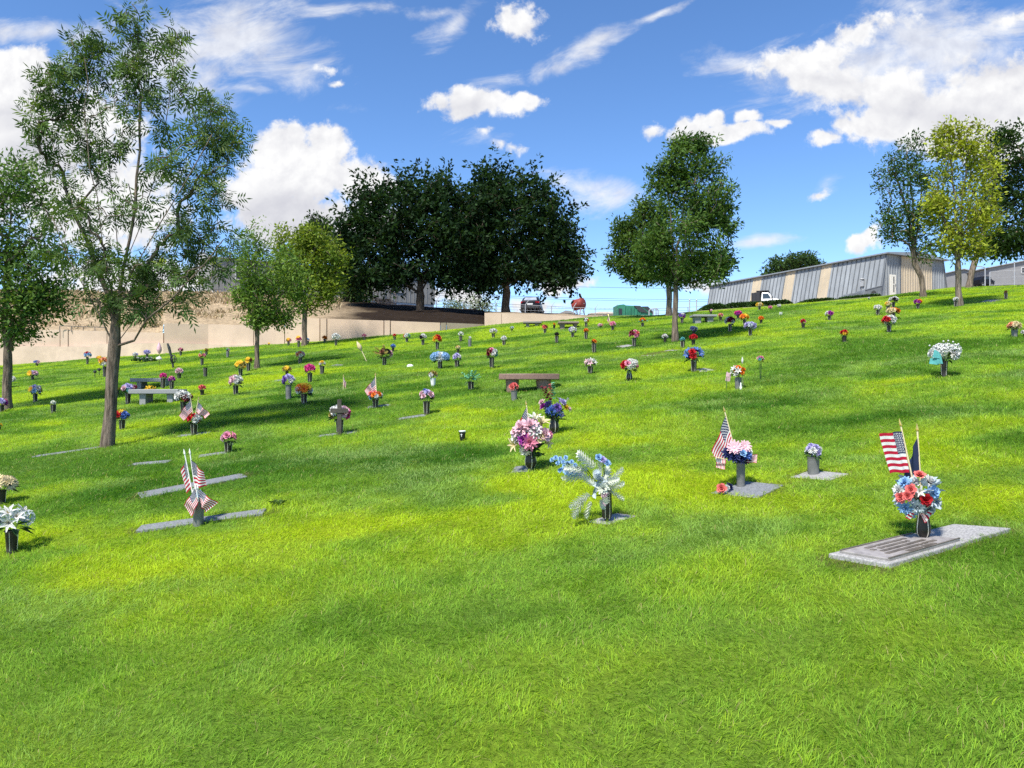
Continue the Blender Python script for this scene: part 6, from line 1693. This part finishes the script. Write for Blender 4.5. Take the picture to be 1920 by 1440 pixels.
def small_flag(label, base, top, Yref, hoist, fly, cloth='us', wave=.012, nw=1.4, dy=0.0, r=.0048, sag=0.0, white=False):
    """base/top: pole pixels; hoist: (top, bottom) pixels; fly: (top, bottom) pixels."""
    Y = Yref + dy
    b, t = W(base[0], base[1], Y), W(top[0], top[1], Y)
    root = thing('stick_flag', tuple(b), label, 'flag', 'small flags on sticks')
    mb = MB(); mb.tube([b, t], r, 8); mb.build('pole', WHITEV if white else DOWEL, root, smooth=True)
    d = (t - b).normalized(); mb = MB(); mb.tube([t, t + d * .008, t + d * .022, t + d * .045], [r * 1.5, r * 1.9, r * 1.3, r * .2], 8); mb.build('finial', WHITEV if white else GOLD, root, smooth=True)
    hs = [Vector(W(*p, Y)) for p in hoist]; fl = [Vector(W(*p, Y)) for p in fly]
    ns, nt = 30, 18; V, UV = [], []
    o = ROOT[root.name]
    L = ((fl[0] - hs[0]).length + (fl[1] - hs[1]).length) / 2
    for j in range(nt + 1):
        tt = j / nt; a = hs[0].lerp(hs[1], tt); c = fl[0].lerp(fl[1], tt)
        for i in range(ns + 1):
            s = i / ns; p = a.lerp(c, s)
            p.y += wave * math.sin(2 * math.pi * (nw * s + .25 * tt)) * min(1, s * 3) - .004
            p.z += sag * math.sin(math.pi * s) + .25 * wave * math.sin(2 * math.pi * nw * s + 1 + tt) * min(1, s * 2)
            V.append(p - o); UV.append((s, 1 - tt))
    q = [(j * (ns + 1) + i, j * (ns + 1) + i + 1, (j + 1) * (ns + 1) + i + 1, (j + 1) * (ns + 1) + i) for j in range(nt) for i in range(ns)]
    me = mesh_np('cloth', [tuple(v) for v in V], [np.array(q)], [FLAGM if cloth == 'us' else NAVYM], uv=UV, smooth=True)
    link('cloth', me, root)
def flags():
    Y = lambda u, v: G(u, v).y
    y = Y(1731, 1016)
    small_flag('upright flag with stripes and stars flying left above the rose bouquet', (1726, 966), (1689, 799), y, ((1690.5, 809), (1704.5, 886)), ((1649, 814), (1669, 888)), wave=.012, nw=1.2, dy=.03, sag=.004)
    small_flag('plain navy flag drooping on a stick behind the rose bouquet', (1730, 966), (1720, 808), y, ((1719.5, 821), (1725, 886)), ((1702, 866), (1682, 946)), 'navy', wave=.015, nw=1, dy=.10)
    mb_root = thing('ribbon', tuple(W(1733, 975, y - .06)), 'striped red and white ribbon bow hanging at the neck of the bronze urn', 'ribbon')
    V = []; Fq = []; UV = []
    for pts in ([(1721, 957), (1734, 981), (1738, 972), (1729, 958)], [(1729, 972), (1736, 981), (1749, 960), (1742, 957)], [(1697, 970), (1706, 975), (1716, 962), (1710, 957)]):
        b = len(V)
        for (u, v), uvc, dd in zip(pts, ((.5, .02), (.98, .02), (.98, .44), (.5, .44)), (0, -.012, -.004, -.016)): V.append(tuple(W(u, v, y - .07 + dd) - ROOT[mb_root.name])); UV.append(uvc)
        Fq.append((b, b + 1, b + 2, b + 3))
    link('bow', mesh_np('bow', V, [np.array(Fq)], [FLAGM], uv=UV), mb_root)
    y = Y(1389, 913)
    small_flag('drooping flag on a leaning stick above the pink gerberas', (1388, 880), (1359, 772), y, ((1361, 778), (1373.5, 828)), ((1335, 846), (1353, 881)), wave=.018, nw=1.3, dy=.02)
    small_flag('tiny flag hanging low left of the gerbera vase', (1364, 862), (1341, 857), y, ((1343, 859), (1361, 861)), ((1342, 876), (1359, 880)), wave=.005, dy=-.06, r=.003)
    small_flag('tiny flag sticking out right of the gerbera vase', (1392, 870), (1403, 850), y, ((1402, 852), (1400, 867)), ((1420, 852), (1418, 868)), wave=.005, dy=-.02, r=.003)
    y = Y(364, 815)
    small_flag('small flag tilted to the left in the red and white bouquet', (364, 790), (357, 744), y, ((357.5, 748), (361, 772)), ((335, 779), (346, 788)), wave=.02, dy=-.05, r=.006)
    small_flag('small flag tilted to the right in the red and white bouquet', (364, 790), (372, 749), y, ((371, 753), (367, 772)), ((393, 776), (385, 784)), wave=.02, dy=-.05, r=.006)
    y = Y(372, 984)
    small_flag('faded flag on the left white stick in the grey vase', (364, 940), (346.5, 852), y, ((348, 863), (360, 914)), ((339, 884), (349, 927)), wave=.014, nw=1.0, dy=-.03, white=True, r=.0045)
    small_flag('faded flag on the right white stick in the grey vase', (369, 940), (356.5, 851), y, ((358.5, 862), (366, 914)), ((382, 884), (386, 912)), wave=.016, nw=1.0, dy=.0, white=True, r=.0045)
    small_flag('crumpled flag drooping left below the vase rim', (371, 935), (368, 917), y, ((365, 917), (372, 942)), ((344, 948), (359, 969)), wave=.014, nw=1.2, dy=-.08, white=True, r=.004)
    small_flag('crumpled flag drooping right below the vase rim', (372, 940), (371, 917), y, ((371, 916), (377, 944)), ((409, 943), (384, 961)), wave=.014, nw=1.2, dy=-.07, white=True, r=.004)
    small_flag('tiny flag alone in the grass on the mid left lawn', (643.5, 734), (644, 706), Y(643.5, 732), ((644, 707), (644, 721)), ((649, 717), (648, 729)), wave=.01, r=.006)
    small_flag('flag waving left above the red-orange bouquet', (707, 755), (704, 704), Y(704, 765), ((704, 707), (706, 732)), ((683, 732), (690, 741)), wave=.03, r=.007, dy=.02)
    small_flag('folded flag rising behind the big pink bouquet', (1000, 850), (987, 759), Y(995, 882), ((987.5, 762), (997, 820)), ((966, 806), (978, 850)), wave=.012, dy=.09)
    small_flag('tiny dark flag in the pink bouquet near the dumpster', (1146, 612), (1141, 592), Y(1149, 620), ((1141.5, 592.5), (1143, 600)), ((1138, 600), (1141, 605)), wave=.02, r=.012, dy=.03)
flags()

# ------------------------------------------------------------------ extra pieces tied to bouquets
def extras():
    yv = lambda u, v: G(u, v)
    # dark cross in front of the white and pink bouquet
    g = yv(637, 812); Y = g.y - .19; k = Y / F
    root = thing('cross', tuple(W(637, 800, Y)), 'dark weathered wooden cross fixed in front of the white and pink bouquet', 'cross')
    wd = mat('weathered_wood', (0.055, 0.05, 0.04), .8, .3, 20.0, bump=.003); mb = MB()
    mb.box(W(636.5, 783, Y), (8 * k, .02, 68 * k)); mb.build('upright', wd, root, bevel=.003)
    mb = MB(); mb.box(W(636, 770, Y - .012), (33 * k, .018, 8.5 * k)); mb.build('crossbar', wd, root, bevel=.003)
    # teal bow and dotted sprigs on the big white bouquet
    g = yv(1770, 705); Y = g.y; k = Y / F
    root = [o for o in bpy.data.objects if o.get('label', '').startswith('big white bouquet')][0]; o = ROOT[root.name]
    mb = MB()
    for u, v in [(1743, 648), (1751, 649), (1760, 645), (1769, 640), (1778, 639), (1787, 641), (1797, 645), (1791, 655), (1745, 660), (1800, 662)]:
        tip = W(u, v, Y + random.Random(u).uniform(-.1, .1)); mb.tube([o + Vector((0, 0, .2)), (o + Vector((0, 0, .3))).lerp(tip, .5), tip], .0022, 4)
        ob = link('bead', blossom_mesh('W', 'b'), root); ob.location = tip - o; ob.scale = (3.4 * k,) * 3
    mb.build('sprig', STEM, root)
    mb = MB()
    for (a, b, c, d) in [((1752, 655), (1761, 660), (1762, 672), (1748, 670)), ((1744, 672), (1762, 670), (1760, 684), (1742, 682)), ((1756, 660), (1764, 664), (1768, 682), (1757, 682))]:
        q = [W(*p, Y - .16 - .01 * i) for i, p in enumerate((a, b, c, d))]; mb.add(q, [(0, 1, 2, 3)])
    mb.build('bow', petal_mat('T'), root)
    # ground row of white flowers
    g = yv(272, 679); k = g.y / F
    root = thing('flower_bed', tuple(g), 'low row of white flowers lying on the grass right of the ash trunk', 'flowers')
    rng = random.Random(3)
    V, Fc, M = [], [], []
    for i in range(26):
        V0, F0, _ = TM['p']; p = Vector((rng.uniform(-20, 20) * k, rng.uniform(-.3, .3), rng.uniform(.06, .17))); s = 3.2 * k; b = len(V)
        V += [tuple(Vector(v) * s + p) for v in V0]; Fc += [tuple(b + j for j in f) for f in F0]; M += [0] * len(F0)
    me = bpy.data.meshes.new('blossoms'); me.from_pydata(V, [], Fc); me.materials.append(petal_mat('W')); link('white_blossom', me, root)
    leafy(root, [(Vector((rng.uniform(-20, 20) * k, rng.uniform(-.3, .3), .02)), (rng.uniform(-1, 1), rng.uniform(-1, 1), .8)) for i in range(70)], LEAFG, 'foliage', .2, .2)
    # pink spinner stake
    def stake(label, base, top, headpx, wpx, col, cat, name, shape='feather', r=.008):
        g = yv(*base); Y = g.y; k = Y / F
        rt = thing(name, tuple(g), label, cat)
        a, b = g, W(top[0], top[1], Y); mb = MB(); mb.tube([a, b], r, 6); mb.build('stick', DOWEL if shape == 'feather' else STEM, rt)
        (u0, v0), (u1, v1) = headpx; p0, p1 = W(u0, v0, Y), W(u1, v1, Y); d = (p1 - p0); L = d.length; d.normalize(); s = Vector((d.z, 0, -d.x)); mb = MB()
        if shape == 'feather':
            pts = [p0 + d * L * t for t in np.linspace(0, 1, 8)]; mb.tube(pts, [wpx * k / 2 * w for w in (.2, .6, .95, 1, .9, .7, .45, .1)], 10)
        else:
            for sg in (-1, 1):
                for (t, ww, ll) in ((.05, .9, .5), (.5, 1.0, .55)):
                    q = p0 + d * L * t; mb.add([q, q + s * sg * wpx * k * .5 * ww + d * L * .05, q + s * sg * wpx * k * .45 * ww + d * L * ll, q + d * L * .4 + Vector((0, -.01, 0))], [(0, 1, 2, 3)])
        mb.build('head', petal_mat(col), rt, smooth=True)
    stake('tall pink plume stake in white flowers right of the ash trunk', (299, 686), (299, 662), ((299, 664), (298, 642)), 9, 'A', 'garden stake', 'garden_stake')
    stake('thin leaning stick with a white feather plume on the upper lawn', (687, 677), (678, 657), ((678, 658), (669, 640)), 8.5, 'C', 'garden stake', 'garden_stake', r=.010)
    stake('pale pink butterfly on a stick left of the orange roses', (1362, 730), (1363, 706), ((1364, 716), (1367, 698)), 10, 'A', 'garden stake', 'garden_stake', 'wing', r=.006)
    stake('white candle stake rising behind the orange roses', (1393, 726), (1392, 690), ((1392, 682), (1392, 669)), 4, 'W', 'garden stake', 'garden_stake', r=.005)
    stake('small white star ornament on a stick below the hedge end', (1464, 593), (1464, 588), ((1464, 590), (1464, 585)), 6, 'W', 'garden stake', 'garden_stake', 'wing', r=.012)
    stake('white flowers at the foot of the pink plume stake', (299, 686), (299, 676), ((298, 676), (299, 668)), 11, 'W', 'flowers', 'flower_stake')
    # small white figure in front of the orange roses
    g = yv(1389, 729); k = g.y / F; g = W(1389, 729, g.y - .08); g.z = gz(g.x, g.y); root = thing('figurine', tuple(g), 'tiny white angel-like figurine beside the grey vase of orange roses', 'figurine')
    mb = MB(); mb.lathe([(2.6 * k, -.01), (2.4 * k, 4 * k), (1.4 * k, 8 * k), (1.6 * k, 9 * k), (.7 * k, 10 * k), (1.3 * k, 11.3 * k), (1.2 * k, 12.6 * k), (.3 * k, 13.4 * k)], g, 12); mb.build('figure', WHITEV, root, smooth='all')
    # iron sculpture with wire basket
    g = yv(325, 690); Y = g.y; k = Y / F; root = thing('iron_hook', tuple(g), 'dark iron stake with a round wire basket right of the ash trunk', 'garden stake')
    ir = mat('dark_iron', (0.03, 0.035, 0.035), .6); mb = MB(); mb.tube([g, W(321, 668, Y), W(317, 652, Y), W(314, 644, Y)], [.035, .04, .05, .03], 6); mb.build('stake', ir, root)
    mb = MB(); c = W(325, 673, Y - .05)
    for a in np.linspace(0, math.pi, 5)[:-1]: mb.tube([c + Vector((math.cos(a) * math.cos(t), math.sin(a) * math.cos(t), math.sin(t) * 1.25)) * 5.6 * k for t in np.linspace(0, 2 * math.pi, 17)], .012, 4)
    mb.tube([c + Vector((math.cos(t), math.sin(t), 0)) * 5.6 * k for t in np.linspace(0, 2 * math.pi, 17)], .012, 4); mb.tube([c - UP * 7 * k, (c.x, c.y, gz(c.x, c.y))], .02, 5); mb.build('wire_basket', ir, root)
    # two dark round lights left of the trunk
    for u, vb, vt, lab in ((178, 708, 694, 'dark round solar light on a stick left of the ash trunk'), (186, 704, 690, 'second dark solar light half hidden by the peach bouquet')):
        g = yv(u, vb); k = g.y / F; root = thing('garden_light', tuple(g), lab, 'garden light')
        mb = MB(); mb.tube([g, g + UP * (vb - vt) * k], .012, 5); mb.build('stick', ir, root); mb = MB(); mb.lathe([(.5 * k, -3 * k), (2.6 * k, -1.6 * k), (3 * k, 0), (2.6 * k, 1.8 * k), (.6 * k, 2.8 * k)], g + UP * (vb - vt - 3) * k, 12); mb.build('globe', ir, root, smooth=True)
    # white stone
    g = yv(769, 687); k = g.y / F; root = thing('stone', tuple(g), 'small white stone lying on the upper lawn', 'stone'); mb = MB()
    mb.lathe([(6 * k, -.03), (6.4 * k, .01), (5 * k, .035), (2 * k, .05), (.5 * k, .052)], g, 12); mb.build('rock', mat('white_stone', (.75, .75, .74), .7), root, smooth='all')
    # black paper cup
    g = yv(867, 826); k = g.y / F; root = thing('paper_cup', tuple(g), 'black paper cup with a white rim standing on the lawn', 'cup'); mb = MB()
    mb.lathe([(4.4 * k, 0), (4.6 * k, .004), (6.2 * k, 16.5 * k), (5.8 * k, 16.5 * k), (4.3 * k, 2 * k)], g, 20); mb.build('cup', mat('black_card', (.012, .012, .014), .45), root, smooth=True)
    mb = MB(); mb.lathe([(6.25 * k, 16.3 * k), (6.6 * k, 16.8 * k), (6.6 * k, 18.2 * k), (6.0 * k, 18.6 * k), (5.6 * k, 17.0 * k)], g, 20); mb.build('rim', WHITEV, root, smooth=True)
    mb = MB(); mb.box(W(865.2, 816, g.y - 5.75 * k), (1.0 * k, .4 * k, 5.0 * k)); mb.box(W(865.2, 814.6, g.y - 5.9 * k), (3.4 * k, .4 * k, 1.0 * k)); mb.build('mark', WHITEV, root)
    # fallen red flower
    g = yv(1354, 926); k = g.y / F; root = thing('fallen_flower', tuple(g), 'coral artificial flower with a navy bow fallen beside the granite marker', 'flowers')
    add_blossom(root, 'Q', 'r', (-.01, -.02, .045), 12 * k, (-.3, -.9, .3)); add_blossom(root, 'W', 'p', (.04, .0, .05), 6 * k, (.5, -.7, .5)); add_blossom(root, 'N', 'p', (.07, .05, .05), 9 * k, (.5, -.5, .5))
    # broad leaved weed
    g = yv(516, 948); root = thing('weed', tuple(g), 'broad-leaved weed growing in the short grass near the crossed flags', 'plant')
    rng = random.Random(2)
    leafy(root, [((rng.uniform(-.03, .03), rng.uniform(-.02, .02), 0), (math.cos(i * 1.1), math.sin(i * 1.1), .6)) for i in range(9)], mat('weed_leaf', (.07, .13, .02), .5, transl=.2), 'leaf', .085, .22)
    # bone coloured rosette by the grave vase
extras()

# ------------------------------------------------------------------ markers and benches
GRAN = mat('grey_granite', (0.27, 0.265, 0.26), .6, .30, 90.0, detail=3.0); GRANG = mat('weathered_granite', (0.16, 0.17, 0.18), .7, .3, 70.0, detail=3.0)
def markers():
    for q, label, kind in MARKERS:
        c = sum(q, Vector((0, 0, 0))) / 4
        rise = .026 if kind == 'main' else (.012 if kind == 'grey' else .022 if 'crossed' in label else .005)
        root = thing('grave_marker', tuple(c), label, 'grave marker', 'grave markers set in the lawn')
        mb = MB(); top = [p + UP * rise for p in q]; bot = [p - UP * .09 for p in q]
        mb.add(top + bot, [(0, 1, 2, 3), (0, 4, 5, 1), (1, 5, 6, 2), (2, 6, 7, 3), (3, 7, 4, 0), (7, 6, 5, 4)])
        mb.build('slab', GRANG if (kind == 'grey' or c.y > 5.5 and c.x < 2) else GRAN, root, bevel=.006)
        if kind == 'main':
            a, b, c2, d = top                          # near-left, near, far right, far
            # plaque on the left half with lettering in worn relief
            P = lambda s, t: a.lerp(b, t).lerp(d.lerp(c2, t), s)      # s along the long axis, t across towards the viewer
            lo = [P(.04, .10), P(.04, .92), P(.60, .92), P(.60, .10)]; n = (lo[1] - lo[0]).cross(lo[2] - lo[0]).normalized()
            if n.z < 0: n = -n
            hi = [x + n * .014 for x in lo]; lo = [x + n * .0005 for x in lo]
            mb = MB(); mb.add(hi + lo, [(0, 1, 2, 3), (0, 4, 5, 1), (1, 5, 6, 2), (2, 6, 7, 3), (3, 7, 4, 0)]); pl = mb.build('plaque', BRONZEL2, root, bevel=.003)
            rng = random.Random(5); mb = MB()
            for (t, s0, s1) in ((.28, .16, .46), (.42, .14, .42), (.56, .15, .48), (.70, .12, .50), (.82, .20, .44)):
                s = s0
                while s < s1:
                    w = rng.uniform(.008, .016); e = [P(s, t - .035), P(s, t + .035), P(s + w * .8, t + .035), P(s + w * .8, t - .035)]
                    if rng.random() > .12:
                        hh = [x + n * .0175 for x in e]; mb.add(hh + [x + n * .0135 for x in e], [(0, 1, 2, 3), (0, 4, 5, 1), (1, 5, 6, 2), (2, 6, 7, 3), (3, 7, 4, 0)])
                    s += w
            mb.build('relief', BRONZEL, pl)
            mb = MB()
            for (s0, t0, s1, t1) in ((.04, .10, .60, .13), (.04, .89, .60, .92)):
                e = [P(s0, t0), P(s0, t1), P(s1, t1), P(s1, t0)]; hh = [x + n * .019 for x in e]; mb.add(hh + [x + n * .0135 for x in e], [(0, 1, 2, 3), (0, 4, 5, 1), (1, 5, 6, 2), (2, 6, 7, 3), (3, 7, 4, 0)])
            mb.build('border', BRONZEL, pl)
BRONZEL2 = mat('plaque_bronze', (0.27, 0.25, 0.24), .5, .2, 25.0, metal=.15)
markers()

def bench(label, u0, u1, v0, v1, legs, basev, depth, m, yaw=0.0, curved=False, uref=None, legd=None):
    """u0..u1, v0 top .. v1 bottom of the seat edge; legs [(ua, ub, vb)]."""
    g = G((u0 + u1) / 2 if uref is None else uref, basev); Y = g.y; k = Y / F
    root = thing('bench', tuple(g), label, 'bench', 'stone benches on the lawn')
    zt = W(0, v0, Y).z; zb = W(0, v1, Y).z; mb = MB()
    x0, x1 = W(u0, 0, Y).x, W(u1, 0, Y).x
    if not curved:
        mb.box(((x0 + x1) / 2, Y + depth / 2, (zt + zb) / 2), (x1 - x0, depth, zt - zb)); mb.build('seat', m, root, bevel=.012)
    else:
        n = 14; A, B = [], []
        for i in range(n + 1):
            t = i / n; a = (t - .5) * 2; x = x0 + (x1 - x0) * t; yf = Y + depth * (.30 * a * a); yb = Y + depth + depth * .30 * a * a - depth * .1 * abs(a)
            A.append((x, yf)); B.append((x * 1.0 - a * .02, yb))
        ring_ = A + B[::-1]; N = len(ring_)
        vs = [(x, y, zb) for x, y in ring_] + [(x, y, zt) for x, y in ring_]
        fs = [(i, (i + 1) % N, N + (i + 1) % N, N + i) for i in range(N)]
        for i in range(n): fs += [(N + i, N + i + 1, N + N - 2 - i, N + N - 1 - i), (i + 1, i, N - 1 - i, N - 2 - i)]
        mb.add(vs, fs); mb.build('seat', m, root, bevel=.01)
    for (ua, ub, vb) in legs:
        xa, xb = W(ua, 0, Y).x, W(ub, 0, Y).x; xm = (xa + xb) / 2; w = xb - xa; dd = depth * .72; o = Y + depth * .15
        zg = gz(xm, o) - .06; h = zb - .002 - zg
        mb = MB()
        if curved: mb.lathe([(w * .5, 0), (w * .5, h * .45), (w * .56, h * .9), (w * .56, h)], (xm, o + dd / 2, zg), 20)
        else: mb.prism([(-w / 2, 0), (w / 2, 0), (w * .42, h * .3), (w * .42, h * .7), (w / 2, h), (-w / 2, h), (-w * .42, h * .7), (-w * .42, h * .3)], (xm, o + dd / 2, zg), (Vector((1, 0, 0)), Vector((0, 1, 0)), UP), dd)
        mb.build('leg', m, root, bevel=.008, smooth=bool(curved))
    return root
GB = mat('bench_granite', (0.24, 0.245, 0.25), .65, .2, 60.0); BB = mat('brown_granite', (0.20, 0.125, 0.10), .5, .25, 60.0); DB = mat('dark_granite', (0.17, 0.16, 0.15), .6, .2, 40.0)
bench('grey stone bench right of the ash trunk, front one of two', 240, 334, 730, 738.5, [(257, 271, 764), (309, 322, 758)], 758, .42, GB)
bench('grey stone bench right of the ash trunk, rear one of two', 243, 308, 709, 716, [(253, 263, 733), (298, 309, 728)], 729, .42, GB)
bench('brown curved stone bench in the middle of the lawn', 935, 1050, 700.5, 711.5, [(949, 972, 738), (1007, 1033, 732)], 735, .40, BB, curved=True)
bench('small dark stone bench below the parked car, left of the far pair', 981, 1016, 602.5, 605.8, [(986, 993, 613), (1003, 1010, 612)], 612.5, .5, DB)
bench('small dark stone bench below the red tank, right of the far pair', 1047, 1086, 602.5, 606.2, [(1050, 1060, 618), (1076, 1083, 613)], 616, .6, mat('red_brown_granite', (0.20, 0.15, 0.13), .6, .2, 40.0))
bench('grey stone bench on the crest right of the tall tree', 1300, 1345, 589.5, 593.5, [(1304, 1317, 606), (1327, 1340, 605)], 605.5, .5, GB)
print('objects', len(bpy.data.objects))
